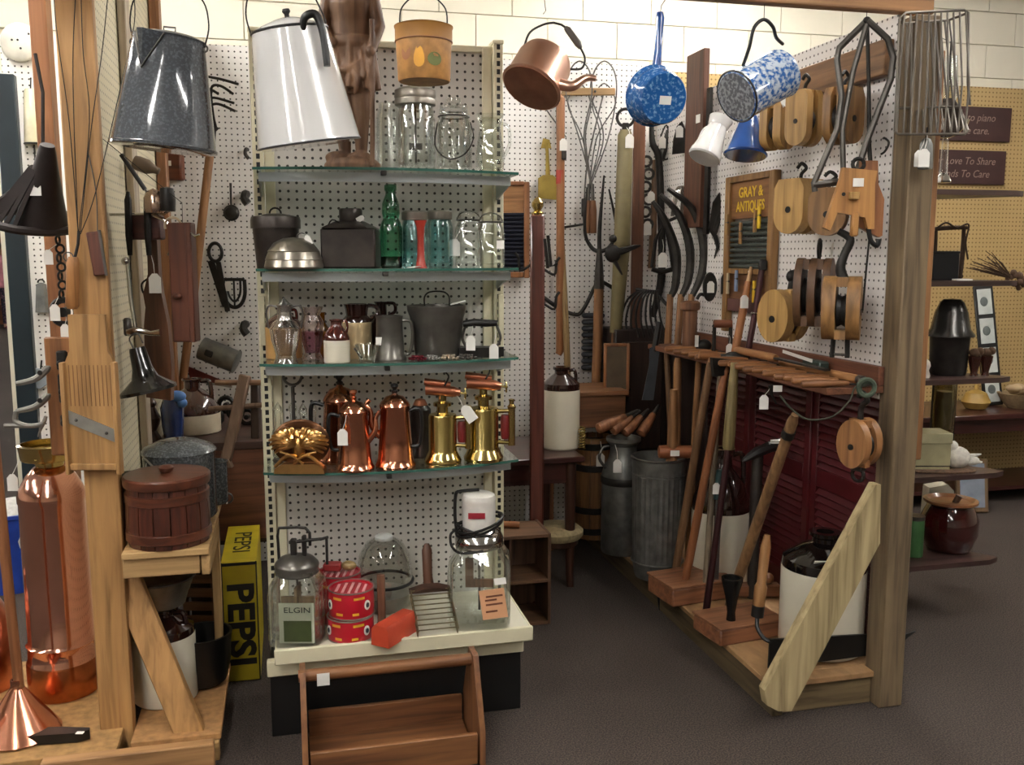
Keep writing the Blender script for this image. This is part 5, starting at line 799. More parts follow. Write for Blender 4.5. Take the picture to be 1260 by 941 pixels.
t = T('sad_iron_rack', 'black iron sole plate with tag hanging on the right pegboard', 'iron', at(836, 190, x=1.775)); t.put('plate', t.mb().prism([(-9, 0), (7, 2), (8, 26), (2, 40), (-4, 34), (-8, 18)], 4, 'xz'), IRON); t.tag(-1, -3, 34, 14)
t = T('wire_trap', 'small wire mousetrap frame hanging under the blue saucepan', 'trap', at(815, 195, x=1.775)); t.tube('wire', spl([(-6, 0, 2), (-3, 0, 24), (4, 0, 40), (8, 0, 24), (7, 0, 0), (-6, 0, 2)], 4), 1, IRON); t.tag(-1, -3, 26, 14)
t = T('wire_whisk', 'chrome wire whisk loops hanging on the right pegboard', 'whisk', at(832, 268, x=1.77)); 
for i in range(4): t.tube('loop', spl([(-6+i, 0, 2), (-4+i*1.5, -i*2, 26), (3+i, -i*2, 38), (6+i*1.2, -i*2, 24), (5+i, 0, 2)], 5), 1, CHROME)
t.tube('handle', [(-10, 0, -4), (8, 0, 4)], 2, DKSTEEL)
t = T('wood_upright', 'dark brown wooden plank rising above the right pegboard', 'plank', at(855, 280, x=1.76), 0, 1); a_, b_ = at(845, 200, x=1.76), at(866, 200, x=1.76); W(t, 'plank', MB().bb(1.748, 1.776, b_.y, a_.y, at(855, 280, x=1.76).z, at(855, 66, x=1.76).z, .003), wood('#55301d', '#6d4028', 'z')); W(t, 'iron_bar', MB().bb(1.755, 1.768, b_.y-.055, b_.y-.02, at(868, 288, x=1.76).z, at(868, 110, x=1.76).z), IRON)
W(t, 'price_sticker', MB().bb(1.745, 1.7475, b_.y+.02, b_.y+.06, at(860, 152, x=1.76).z, at(860, 142, x=1.76).z), PAPER)
# white and blue enamel cups on pegs
p = at(866, 195, x=1.62); t = T('white_pitcher', 'white enamel pitcher hanging tilted in front of the brown plank', 'pitcher', p, rot=aim((.40, .25, .85))); t.lathe('body', [(0, 1), (19, 0), (20.5, 2), (20, 8), (19, 10), (12, 44), (13, 46), (15, 56), (13, 56), (11, 46), (17, 4), (0, 3)], WEN, n=36); t.tube('handle', spl([(12, 0, 48), (24, 0, 44), (24, 0, 26), (17, 0, 18)], 5), 2, WEN); wire_up(t, 'hook', [t.m @ (Vector((0, 0, 56))*t.k), t.m @ (Vector((0, 0, 64))*t.k), Vector((1.80, t.p.y+.02, t.p.z+.3))])
p = at(917, 192, x=1.62); t = T('blue_funnel', 'dark blue enamel funnel hanging below the swirled coffee pot', 'funnel', p, rot=aim((.12, .2, .95))); t.lathe('funnel', [(25, 0), (26, 1), (25, 5), (21, 18), (12, 46), (7, 54), (6, 62), (5, 62), (10, 46), (22, 4)], plain('#274f93', .15, coat=1), n=36); t.put('rim', t.mb().ring((0, 0, 2), 25.6, 1.2, 'xy', 32), plain('#1c3c78', .2)); wire_up(t, 'hook', [t.m @ (Vector((0, 0, 60))*t.k), Vector((1.80, t.p.y+.02, t.p.z+.3))])
# ---------------------------------------------------------------- floor of the middle: table, jug, stand, stool, crate, cans
ty = 3.72; tz = at(690, 552, y=3.9).z; t = T('dark_table', 'dark red-brown wooden table behind the shelf unit carrying a large jug', 'table', (1.0, 3.9, 0), 0, 1); MAH = wood('#3a1712', '#4f221a', 'x', .35, coat=.3)
tx0, tx1 = at(612, 552, y=3.7).x-.35, at(713, 555, y=3.8).x
W(t, 'table_top', MB().bb(tx0, tx1, ty, 4.22, tz-.025, tz, .004), MAH); W(t, 'apron', MB().bb(tx0+.03, tx1-.03, ty+.04, ty+.06, tz-.12, tz-.026), MAH)
for x in (tx0+.04, tx1-.05):
    for y in (ty+.05, 4.17): W(t, 'leg', MB().tube([(x, y, 0), (x, y, .1), (x, y, tz*.6), (x, y, tz-.03)], [.014, .02, .024, .026], 10), DKWOODZ)
t = T('stoneware_jug', 'large white stoneware jug with a dark brown top on the dark table', 'jug', on(690, 3.93, tz)); jug(t, 23, 100, BROWNGLAZE, STONE, .72, .36)
t = T('finial_post', 'tall dark red wooden post with a brass ball finial standing by the table', 'post', at(660, 640, y=3.62)-Vector((0, 0, at(660, 640, y=3.62).z)), -A); RD = wood('#5e281b', '#763626', 'z', .3, coat=.4); zt_ = at(660, 262, y=3.62).z/t.k
t.put('post', t.mb().box((0, 0, zt_/2+8), (17, 17, zt_-20), 2), RD); t.lathe('base', [(15, 0), (15, 6), (12, 9), (10, 12), (0, 12)], RD, n=24); t.lathe('finial', [(6, zt_-4), (8, zt_), (4, zt_+3), (7, zt_+8), (7, zt_+12), (3, zt_+17), (0, zt_+19)], BRASS, n=16)
for s, z_ in ((-1, 190), (1, 195), (1, 235)): t.tube('coat_hook', spl([(s*8, -4, zt_-z_+130), (s*20, -6, zt_-z_+124), (s*22, -6, zt_-z_+138), (s*26, -6, zt_-z_+144)], 4), 1.6, IRON)
t = T('iron_latch', 'iron fire tongs hanging on the red wooden post', 'tongs', at(670, 330, y=3.56)); t.tube('arm', [(0, 0, 36), (4, 0, 0)], 2, IRON); t.tube('arm', [(4, 0, 40), (8, 0, 2), (16, 0, 6)], 2, IRON)
t = T('low_stool', 'low round stool with a pale woven seat on the carpet', 'stool', at(684, 716, z=0), -A); t.lathe('seat', [(0, 60), (30, 58), (33, 62), (33, 67), (28, 71), (0, 73)], plain('#9c8c68', .85, 0, .25, 60, .5), n=32)
for a in (45, 135, 225, 315): t.tube('leg', [(26*cos(R(a)), 22*sin(R(a)), 0), (20*cos(R(a)), 17*sin(R(a)), 62)], [2.6, 3.4], DKWOODZ)
t.put('apron', t.mb().lathe([(26, 50), (27, 51), (27, 59), (26, 60)], 28), DKWOODZ)
t = T('divided_crate', 'open wooden crate with one shelf standing on end behind the shelf unit', 'crate', (.93, 3.45, 0), 0, 1); CB = wood('#5f4029', '#785236', 'z'); cx0, cx1 = at(612, 800, y=3.42).x-.02, at(674, 800, y=3.42).x; cz = at(640, 655, y=3.42).z
for x in (cx0, cx1-.012): W(t, 'side_board', MB().bb(x, x+.012, 3.38, 3.585, .002, cz, .001), CB)
for z_ in (.002, cz*.47, cz-.014): W(t, 'shelf_board', MB().bb(cx0+.012, cx1-.012, 3.38, 3.575, z_, z_+.012), wood('#6b4a30', '#86603f', 'x'))
W(t, 'divider', MB().bb(cx0+.06, cx0+.068, 3.382, 3.57, cz*.47+.013, cz-.015), CB); W(t, 'back_board', MB().bb(cx0+.012, cx1-.012, 3.576, 3.585, .015, cz-.015), CB)
t = T('glue_bottle', 'small dark bottle lying on the wooden crate', 'bottle', Vector(((cx0+cx1)/2-.03, 3.5, cz+.012)), R(70), ms((.9, 3.5, .5))); t.put('bottle', t.mb().cyl((0, -14, 0), (0, 6, 0), 4, n=12).cyl((0, 6, 0), (0, 12, 0), 2, n=10), wood('#9a5a2c', '#b06c38', 'y'))
t = T('wooden_keg', 'tan wooden keg with iron hoops on the deck beside the milk can', 'keg', on(729, 4.12, .1125)); KG = wood('#7f5127', '#98672f', 'z')
for i in range(14):
    a0, a1 = R(i*360/14+.8), R((i+1)*360/14-.8); vs_ = []
    for r, z_ in ((23, 0), (26, 40), (26, 84), (23, 124)):
        for a in (a0, (a0+a1)/2, a1): vs_.append((r*cos(a), r*sin(a), z_))
        for a in (a1, a0): vs_.append(((r-3)*cos(a), (r-3)*sin(a), z_))
    fs_ = [(0, 1, 2, 3, 4), (19, 18, 17, 16, 15)]
    for q in range(3):
        for j in range(5): fs_.append((q*5+j, q*5+(j+1) % 5, q*5+5+(j+1) % 5, q*5+5+j))
    t.put('stave', t.mb().add(vs_, fs_), KG)
for z_, r in ((10, 24.4), (36, 26.4), (88, 26.4), (114, 24.6)): t.lathe('hoop', [(r-.4, z_-4), (r+.6, z_-3.6), (r+.6, z_+3.6), (r-.4, z_+4)], IRON, n=32)
t.lathe('inside', [(0, 10), (21, 10), (21, 11)], DKTIN); t.tag(6, -27, 108, 16, (6, -25, 122))
t = T('milk_can', 'grey galvanised milk can between the keg and the fluted can', 'milk can', on(765, 3.86, .1125)); t.lathe('body', [(25, 0), (26, 3), (26, 96), (24, 104), (18, 116), (16, 124), (16, 132), (21, 138), (21, 142), (18, 142), (14, 130), (0, 128)], GALV, n=40); t.lathe('band', [(26.4, 86), (27, 87), (27, 94), (26.4, 95)], DKSTEEL, n=40); t.tube('handle', spl([(-22, -8, 106), (-30, -10, 118), (-26, -8, 130), (-18, -6, 132)], 4), 1.8, STEEL); t.tag(-10, -26, 120, 16, (-12, -16, 136))
t = T('ash_can', 'fluted grey galvanised ash can on the right deck', 'can', on(808, 3.52, .1125)); n = 60; vs_ = []; fs_ = []
prof = [(27, 0), (28, 4), (30, 20), (31, 90), (31.5, 132), (33, 140), (33, 148), (31, 149), (30, 140), (27, 12), (0, 8)]
for i, (r, z_) in enumerate(prof):
    for j in range(n):
        f = 1+(.018 if j % 2 else -.018)*(1 if 2 <= i <= 4 else 0); a = 2*PI*j/n; vs_.append((max(r, .01)*f*cos(a), max(r, .01)*f*sin(a), z_))
for i in range(len(prof)-1):
    for j in range(n): fs_.append((i*n+j, i*n+(j+1) % n, (i+1)*n+(j+1) % n, (i+1)*n+j))
fs_.append(tuple(range(n))); t.put('body', t.mb().add(vs_, fs_), GALV, ang=20); t.put('rim', t.mb().ring((0, 0, 148), 33, 1.6, 'xy', 40), STEEL)
for z_ in (20, 128): t.put('bead', t.mb().ring((0, 0, z_), 31.4, 1.2, 'xy', 40), GALV)
ac = t
t = T('wooden_mallet', 'orange wooden mallet with a sticker resting on the ash can', 'mallet', on(831, 3.46, ac.p.z+149*ac.k+.028)); t.put('head', t.mb().tube([(-21, 0, 0), (-20, 0, 0), (-10, 0, 0), (20, 0, 0), (21, 0, 0)], [6, 8, 8.5, 8, 6], 16), wood('#9a4f22', '#b2652e', 'x')); t.put('handle', t.mb().tube([(-4, 8, -36), (-4, 0, 0), (-4, -2, 78)], [8, 7, 5], 10), HANDLE); t.sticker(-2, -8.8, 0, 11, 7)
t = T('small_chest', 'dark wooden cabinet standing in the rear corner behind the fork handles', 'cabinet', (1.5, 4.3, 0), 0, 1); q0, q1 = at(757, 450, y=4.2).x, 1.79; cz0 = at(790, 405, y=4.2).z
W(t, 'carcass', MB().bb(q0, q1, 4.2, 4.42, .113, cz0, .004), wood('#231712', '#33221a', 'z')); W(t, 'door', MB().bb(q0+.03, q1-.04, 4.185, 4.199, .5, cz0-.06, .002), wood('#2d1c14', '#3c281d', 'z')); W(t, 'door_handle', MB().ball((q0+.06, 4.175, .8), .012), IRON)
t = T('picture_frame', 'small wooden framed glass leaning in front of the dark cabinet', 'picture frame', on(758, 4.12, at(758, 487, y=4.12).z)); t.put('pane', t.mb().box((0, 0, 32), (26, 2, 60)), plain('#5a4c3c', .15, coat=.6)); 
for s in (-14, 14): t.put('frame_side', t.mb().box((s, 0, 32), (4, 5, 66), 1), FRM)
for z_ in (1, 63): t.put('frame_end', t.mb().box((0, 0, z_), (26, 5, 4), 1), FRM)
bz = at(735, 522, y=4.1).z
t = T('pine_box', 'long brown wooden box lying in front of the rear pegboard', 'box', (1.3, 4.1, 0), 0, 1); x0, x1 = at(692, 500, y=4.0).x, at(772, 500, y=4.0).x; W(t, 'box_body', MB().bb(x0, x1, 4.02, 4.3, at(735, 526, y=4.02).z, at(735, 487, y=4.02).z, .003), wood('#7a4a26', '#8f5c32', 'x')); W(t, 'lid', MB().bb(x0-.01, x1+.01, 4.01, 4.31, at(735, 487, y=4.02).z, at(735, 483, y=4.02).z+.006, .002), wood('#84522c', '#9a6638', 'x')); W(t, 'foot', MB().bb(x0, x0+.04, 4.27, 4.3, .0, at(735, 526, y=4.02).z), FRM); W(t, 'foot', MB().bb(x1-.04, x1, 4.27, 4.3, .113, at(735, 526, y=4.02).z), FRM)
for i, (px, py, a, l) in enumerate(((752, 520, 26, 44), (765, 522, 40, 34), (778, 523, 48, 34), (796, 522, 60, 34))):
    t = T('carving_gouge', 'fat turned wooden tool handle lying on the milk can, %s from the left' % nth[i], 'gouge', at(px, py, y=3.80+.01*i), group='wooden handles above the milk can'); d = Vector((cos(R(a)), .5, sin(R(a))*.7)).normalized(); t.put('handle', t.mb().tube([d*-l*.5, d*-l*.45, d*-l*.1, d*l*.3, d*l*.5], [3, 6.5, 7, 5, 4], 12), wood('#8a4f28', '#a5683a', 'z')); t.tube('iron_tang', [d*l*.5, d*l*.95], [3, 2], DKSTEEL)
t = T('spade', 'steel spade blade standing in the corner above the milk can', 'spade', at(800, 492, y=3.92)); t.put('blade', t.mb().prism([(-10, 0), (4, 0), (10, 60), (2, 66), (-2, 64), (-2, 44)], 2.5, 'xz'), plain('#4f545a', .35, .7)); t.tube('shaft', [(4, 2, 60), (10, 4, 96)], [4, 4], BLACK)
t = T('brass_spring', 'small brass coil spring standing beside the stoneware jug', 'spring', on(716, 3.86, tz)); t.tube('coil', [(4*cos(i*.7), 4*sin(i*.7), 1+i*.36) for i in range(76)], .9, BRASS)
# ================================================================ RIGHT PANEL
TAN = wood('#aa7c34', '#c29446', 'z', .55); TAN2 = wood('#875c26', '#a07032', 'z', .5); DKB = wood('#5a3a1e', '#714b28', 'z', .5)
def stad(w, h, top=.25, n=8, rb=None):
    r = w/2; o = [(r*cos(R(a)), r+r*sin(R(a))) for a in [180+180*i/(2*n) for i in range(2*n+1)]]
    o += [(r, h-w*top), (r*.72, h), (-r*.72, h), (-r, h-w*top)]; return o
def disc(w, h, n=28): return [(w/2*cos(2*PI*i/n), h/2+h/2*sin(2*PI*i/n)) for i in range(n)]
def pulley(lab, p, w, h, th, phi, mat, sheaves=1, shape='stad', hook=True, group='wooden pulley blocks', pinned=True):
    t = T('pulley_block', lab, 'pulley', p, rz=-A+R(phi), group=group); o = stad(w, h) if shape == 'stad' else disc(w, h)
    nC = sheaves+1; ct = th/(nC+sheaves*.8); st = ct*.8
    for i in range(nC):
        yc = -th/2+ct/2+i*(ct+st); t.put('cheek', t.mb().prism(o, ct, 'xz', (0, yc, 0)), mat)
    for i in range(sheaves):
        yc = -th/2+ct+st/2+i*(ct+st); t.put('sheave', t.mb().lathe([(0, -st*.4), (w*.44, -st*.4), (w*.38, 0), (w*.44, st*.4), (0, st*.4)], 24, M=Matrix.Translation((0, yc, h*.46)) @ Matrix.Rotation(PI/2, 4, 'X')), BLACK if sheaves == 1 and shape != 'stad' else DKSTEEL)
        for hz in (.91, .09) if shape == 'disc' else (.93,): t.put('spacer', t.mb().box((0, yc, h*hz), (w*.6, st, h*.15)), mat)
    t.put('pin', t.mb().cyl((0, -th/2-.8, h*.44), (0, th/2+.8, h*.44), w*.09, n=12), IRON)
    if hook: t.tube('hook', spl([(0, 0, h*.92), (0, 0, h+6), (w*.16, 0, h+13), (0, 0, h+19), (-w*.14, 0, h+14)], 5), 2.2, IRON)
    return t
def hp(px, py, x=1.70): return at(px, py, x=x)
# upper row
t = pulley('tan wooden pulley at the left of the upper row under the brown board', hp(956, 185), 34, 58, 30, 40, TAN)
t.tag(-6, -16, 60, 14, None, R(50))
pulley('tan wooden pulley with round lower end in the middle of the upper row', hp(988, 180), 34, 66, 30, -58, TAN).tag(-12, -14, 64, 16, None, R(35))
pulley('wide tan wooden pulley at the right of the upper row behind the ice tongs', hp(1036, 178, 1.71), 44, 68, 30, 38, TAN2)
# middle row
t = pulley('tan wooden pulley with hook at the left of the middle row', hp(983, 288), 44, 66, 44, -56, TAN); t.put('white_edge', t.mb().box((-10, -18, 58), (14, .8, 3), 0, None, Matrix.Rotation(R(-30), 3, 'Y')), PAPER)
pulley('round-bottomed tan wooden pulley in the middle of the middle row', hp(1018, 290, 1.67), 46, 58, 16, -34, TAN2)
t = T('wooden_yoke', 'orange wooden A-shaped bracket with white stickers at the right of the middle row', 'bracket', hp(1046, 288, 1.64)); OW = wood('#b0722e', '#c68a3c', 'z', .5)
t.put('plate', t.mb().prism([(-34, 8), (-26, 4), (-18, 26), (16, 20), (20, 6), (28, 6), (26, 60), (28, 76), (-14, 80), (-16, 66)], 9, 'xz'), OW); t.put('peg', t.mb().box((4, -2, 12), (9, 9, 30), 2), OW); t.put('block', t.mb().box((0, -7, 46), (12, 8, 9), 1), TAN)
t.sticker(5, -6, 62, 13, 10); t.put('hole', t.mb().cyl((-12, -5.2, 48), (-12, -3, 48), 2.4, n=10), BLACK); t.tube('ring', arc((6, 0, 84), 7, 0, 360, 14), 2.4, IRON); t.tube('hook', spl([(22, 0, 8), (26, 0, -8), (34, 0, -14), (36, 0, -6)], 4), 3, BLACK)
t = T('wooden_wing', 'darker orange wooden wedge bracket hanging at the right behind the A-shaped one', 'bracket', hp(1074, 290, 1.72)); t.put('wedge', t.mb().prism([(-22, 12), (6, -2), (10, 0), (10, 44), (2, 62), (0, 90), (-20, 90)], 9, 'xz'), wood('#97592a', '#ad6c36', 'z', .5)); t.sticker(-12, -6, 60, 9, 11, R(8)); t.tube('long_rod', [(-4, 0, 0), (-6, 0, -40), (-8, 0, -92)], 1.3, IRON)
# lower row
pulley('round-faced tan wooden pulley at the left of the lower row', hp(963, 420, 1.66), 46, 64, 44, -54, TAN, 1, 'disc', False)
t = pulley('dark brown double-slotted pulley in the middle of the lower row', hp(1000, 402, 1.67), 50, 84, 42, 62, DKB, 2, 'disc', False, pinned=False); t.tube('rope_strop', spl([(0, -4, 82), (8, -4, 98), (0, -4, 106), (-8, -4, 96), (-2, -4, 82)], 4), 2, IRON); t.tag(0, -20, 100, 20, None, R(55))
t = pulley('tan wooden pulley with black wheel and forged hook at the right of the lower row', hp(1034, 418, 1.65), 46, 78, 44, 66, TAN2, 1, 'disc', False)
t.tube('forged_hook', spl([(0, 0, 74), (0, 4, 88), (0, 0, 104), (0, -6, 122), (0, 8, 132)], 6), [7, 6, 5, 5, 4], IRON, n=10); t.tube('strap', [(0, -8, 4), (0, -9, -22)], 3, IRON); t.tube('strap', [(0, 8, 4), (0, 9, -22)], 3, IRON); t.put('shackle_pin', t.mb().cyl((0, -12, -18), (0, 12, -18), 1.8), STEEL)
t = T('green_block', 'dark green block standing on the ledge behind the pulleys', 'block', Vector((1.74, onx(1003, 1.74, 1.04).y, 1.035)), -PI/2); t.put('block', t.mb().box((0, 0, 9), (40, 14, 18), 2), plain('#26332c', .5)); t.put('white_label', t.mb().box((-30, -8, 20), (70, 1, 4), 0, None, Matrix.Rotation(R(4), 3, 'Y')), PAPER)
t = pulley('orange wooden pulley with iron hook hanging below the tool ledge', at(1056, 574, x=1.69), 42, 60, 34, -56, wood('#96602e', '#ac743a', 'z', .45), 1, 'disc', False)
t.tube('iron_hook', spl([(0, 0, 58), (0, 0, 74), (8, 0, 84), (0, 0, 92), (-4, 0, 86)], 5), 3.6, IRON, n=10); t.put('ring', t.mb().ring((0, 0, -10), 8, 2.4, 'xz', 16), IRON); t.put('swivel', t.mb().box((0, 0, -2), (16, 10, 6), 1), DKSTEEL)
wire_up(t, 'rope', [t.m @ (Vector((0, 0, 90))*t.k), Vector((1.69, t.p.y, 1.02))], plain('#4a4a34', .7), .005)
# ice tongs hung from the beam
t = T('ice_tongs', 'large grey steel ice tongs hanging open from the beam end', 'ice tongs', at(1066, 26, y=2.55)); ST2 = plain('#57534e', .4, .7, .2, 20)
t.put('arm', t.mb().tube([(0, 0, 0), (-32, 0, -32), (-34, 0, -46), (-26, 0, -90), (-30, 0, -130), (-56, 0, -196), (-54, 0, -206)], 4, 8), ST2); t.put('arm', t.mb().tube([(0, -4, 0), (26, -4, -22), (34, -4, -44), (32, -4, -70), (8, -4, -140), (-6, -4, -190)], 4.2, 8), ST2)
t.put('arm', t.mb().tube([(0, -2, -4), (-14, -2, -60), (-24, -2, -130), (-20, -2, -186)], 3.6, 8), ST2); t.put('arm', t.mb().tube([(2, 2, -4), (8, 2, -80), (12, 2, -150), (22, 2, -224)], [2.5, 2.5, 3, 2.5], 8), IRON); t.tube('foot', [(-58, 0, -198), (-26, -2, -194)], 4.5, ST2); t.put('pivot', t.mb().ball((0, -2, 0), 5), IRON)
h0 = at(1066, 24, y=2.55); wire_up(t, 'hook', [h0, Vector((h0.x, 2.549, 2.1475))])
t = T('steel_hook', 'small steel S-hook on the right pegboard near the post', 'hook', hp(1088, 178, 1.77)); t.tube('hook', spl([(0, 4, 8), (0, 0, 8), (4, -4, 2), (0, -4, -8), (-5, -4, -12)], 4), 1.4, IRON)
t = T('iron_bolt', 'black iron bracket fixed on the right pegboard behind the brackets', 'bracket', hp(975, 340, 1.77)); t.put('bracket', t.mb().ball((0, 0, 0), 8, (1, .6, 1)).tube([(0, 0, -4), (-4, 0, -24), (-10, 0, -36)], [4, 3, 4], 8), IRON)
# wire basket on the post front
t = T('wire_basket', 'grey wire basket hanging on the front of the weathered post', 'basket', at(1143, 165, y=2.40)); WB = plain('#6e675e', .45, .6, .2); tp = [(-46, 0, 138), (42, 0, 144), (48, 26, 60), (50, 26, 26), (-22, 26, 20)]
b = t.mb(); b.tube([(-40, 0, 140), (-36, 0, 143), (34, 0, 146), (39, 0, 143), (46, 4, 60), (52, 8, 36)], 1.6, 7); b.tube([(-40, 0, 140), (-44, 0, 136), (-42, 0, 4), (-38, 0, 0), (44, 0, 0), (48, 0, 4)], 1.6, 7); b.tube([(-42, 0, 16), (-26, 34, 36), (52, 34, 38), (48, 0, 4)], 1.6, 7); b.tube([(-40, 0, 140), (-28, 32, 138), (30, 32, 142), (39, 0, 143)], 1.6, 7); t.put('rim_wire', b, WB)
for i in range(11):
    f = i/10; t.put('bar', t.mb().tube([(-38+f*74, 0, 141+f*3), (-40+f*86, 1, 60), (-40+f*84, 0, 0)], 1.2, 6), WB); t.put('bar', t.mb().tube([(-27+f*58, 32, 138+f*4), (-26+f*78, 34, 36), (-40+f*84, 0, 1)], 1.2, 6), WB)
t.tag(-6, -4, -18, 22, (-2, 0, 0)); wire_up(t, 'hook', [t.m @ (Vector((-20, 20, 140))*t.k), Vector((1.84, 2.469, t.p.z+140*t.k))])
t = T('hanging_lamp', 'oil lamp with glass chimney and reflector hanging behind the wire basket', 'lamp', at(1160, 225, y=2.66)); t.lathe('chimney', [(9, 98), (12, 106), (10, 128), (8, 150), (7, 150), (9, 128), (11, 106)], CLEAR, n=20); t.lathe('burner', [(10, 66), (16, 72), (17, 86), (10, 96), (8, 100), (0, 100)], plain('#3a322c', .3, .7), n=20); t.lathe('reflector', [(26, 74), (24, 68), (14, 58), (6, 54), (0, 54)], CHROME, n=28); t.lathe('prism_drop', [(3, 4), (5, 8), (4, 50), (2, 56), (0, 56)], CLEAR, n=10); t.lathe('foot', [(9, 0), (10, 2), (7, 8), (3, 12), (0, 12)], CHROME, n=18); t.tube('hanger', [(0, 0, 100), (0, 0, 168)], 1.2, IRON)
wire_up(t, 'bracket_arm', [t.m @ (Vector((0, 0, 166))*t.k), Vector((1.90, 2.55, t.p.z+166*t.k))])
t = T('cow_bell', 'grey metal bell with tag hanging on the post below the wire basket', 'bell', at(1138, 208, y=2.43)); t.lathe('bell', [(9, 0), (9.5, 3), (8, 30), (5, 36), (0, 38)], GALV, n=4); t.tube('loop', [(0, 0, 36), (0, 0, 50)], 1.2, IRON); t.tag(-11, -8, 22, 20, (-4, -4, 36))
# washboard sign
PX_ = 1.785; ya, yb = at(955, 300, x=PX_).y, at(895, 300, x=PX_).y; z0, z1 = at(900, 408, x=PX_).z, at(925, 214, x=PX_).z
t = T('washboard_sign', 'tan washboard painted with yellow lettering on the right pegboard, clothespins pegged to it', 'washboard', (PX_, (ya+yb)/2, z0), 0, 1); WF = wood('#8f622c', '#a87a3a', 'z', .5); H = z1-z0; wy = yb-ya; yc = (ya+yb)/2
for y in (ya+.02, yb-.02): W(t, 'side_rail', MB().bb(PX_-.018, PX_+.012, y-.02, y+.02, z0, z1, .003), WF)
W(t, 'top_rail', MB().bb(PX_-.018, PX_+.012, ya+.041, yb-.041, z1-.025, z1, .002), WF); W(t, 'name_panel', MB().bb(PX_-.006, PX_+.006, ya+.041, yb-.041, z1-H*.27, z1-.026), wood('#80501f', '#955f28', 'y'))
for i in range(9): W(t, 'rib', MB().cyl((PX_-.002, ya+.041, z1-H*.30-i*H*.034), (PX_-.002, yb-.041, z1-H*.30-i*H*.034), .0085, n=8), plain('#4a524e', .35, .5))
W(t, 'middle_rail', MB().bb(PX_-.014, PX_+.01, ya+.041, yb-.041, z1-H*.62, z1-H*.585, .002), WF); W(t, 'lower_panel', MB().bb(PX_-.004, PX_+.006, ya+.041, yb-.041, z1-H*.78, z1-H*.621), wood('#6f4420', '#855528', 'y')); W(t, 'lower_rail', MB().bb(PX_-.012, PX_+.008, ya+.041, yb-.041, z1-H*.86, z1-H*.781), plain('#5b3a34', .5))
YT = plain('#d8b32e', .5); Mx = Matrix.Rotation(-PI/2, 4, 'Z')
for s_, dz in (('GRAY &', .07), ('ANTIQUES', .125)): words(s_, .056, YT, t.e, Matrix.Translation((-.0075, 0, H-dz)) @ Mx, sx=min(1.0, 1.05 if len(s_) < 7 else .86), bold=.0012)
PEGM = wood('#a8783c', '#c09050', 'z')
for i, (fy, fz, m_) in enumerate(((.92, .30, PEGM), (.62, .36, PEGM), (.33, .29, PEGM), (.25, .27, YT), (.86, .68, wood('#c8b48a', '#d8c49a', 'z')), (.68, .66, plain('#7d8fb0', .6)), (.40, .66, PAPER), (.30, .72, YT), (.2, .67, plain('#b5552c', .5)))):
    c = T('clothespin', '%s of the wooden clothespins clipped along the washboard sign, counted from the top left' % nth[i], 'clothespin', (PX_-.02, ya+wy*fy, z1-H*fz), -PI/2, 1, 'clothespins on the washboard sign')
    for s in (-1, 1): c.put('prong', MB().beam((s*.003, 0, .04), (s*.006, 0, -.045), .008, .008, (0, 1, 0), .001), m_)
    c.put('spring', MB().cyl((-.009, 0, .006), (.009, 0, .006), .0045, n=8), STEEL)
t = T('iron_scissors', 'black iron tinsnips hanging between the plank and the washboard sign', 'snips', at(877, 316, x=1.775)); t.put('blade', t.mb().prism([(-6, 34), (2, 20), (10, 50), (6, 78), (-2, 66)], 3, 'xz'), IRON); t.tube('grip', spl([(0, 0, 30), (8, 0, 46), (10, 0, 56), (4, 0, 50), (0, 0, 32)], 4), 1.8, IRON); t.tube('tip', [(2, 0, 26), (6, 0, 12), (2, 0, -2)], [3, 2.5, .6], IRON)
t = T('spokeshave', 'black spokeshave hanging at the left edge of the washboard sign', 'spokeshave', at(891, 362, x=1.775)); t.put('blade', t.mb().prism([(-4, 0), (3, 2), (4, 26), (0, 30), (-4, 20)], 4, 'xz'), BLACK)
t = T('iron_bell', 'small black iron gong with a white tag hanging on the right pegboard', 'gong', at(873, 370, x=1.755)); t.put('disc', t.mb().lathe([(0, -3), (9, -3), (10, 0), (9, 3), (0, 3)], 24, M=Matrix.Translation((0, 0, 17)) @ Matrix.Rotation(PI/2, 4, 'X') @ Matrix.Diagonal((.9, 1.8, 1, 1))), IRON); t.tag(0, -5, 24, 14)
# ---------------------------------------------------------------- on the tool ledge
LZ = 1.035
t = T('wooden_plane', 'old wooden pump block standing on the ledge beside the scythes', 'pump', onx(848, 1.70, LZ)); t.lathe('body', [(9, 0), (9, 46), (12, 48), (12, 56), (9, 58), (0, 58)], wood('#7a4a2a', '#92603a', 'z'), n=20); t.tube('bracket', spl([(8, 0, 60), (12, 0, 66), (20, 0, 64)], 4), 2, IRON)
t = T('brass_gauge', 'black tool with a white ferrule standing on the ledge', 'tool', onx(866, 1.69, LZ)); t.put('body', t.mb().ball((0, 0, 8), 8, (1.2, 1, 1)).cyl((-8, -2, 0), (-8, -2, 20), 2.5), IRON); t.put('ferrule', t.mb().box((-10, -4, 14), (4, 3, 14)), PAPER)
t = T('spirit_brace', 'hand drill brace with a wooden grip standing on the ledge, white tag hanging from it', 'brace', onx(888, 1.69, LZ)); t.tube('frame', [(-10, 0, 0), (-10, 0, 38), (10, 0, 38), (10, 0, 0)], 2.6, DKSTEEL); t.put('grip', t.mb().cyl((-11, 0, 40), (11, 0, 40), 5, n=14), wood('#7a3f22', '#92522e', 'x')); t.put('base', t.mb().box((0, 0, 2), (26, 10, 5), 1), DKSTEEL); t.tag(8, -6, 16, 14, (8, 0, 28))
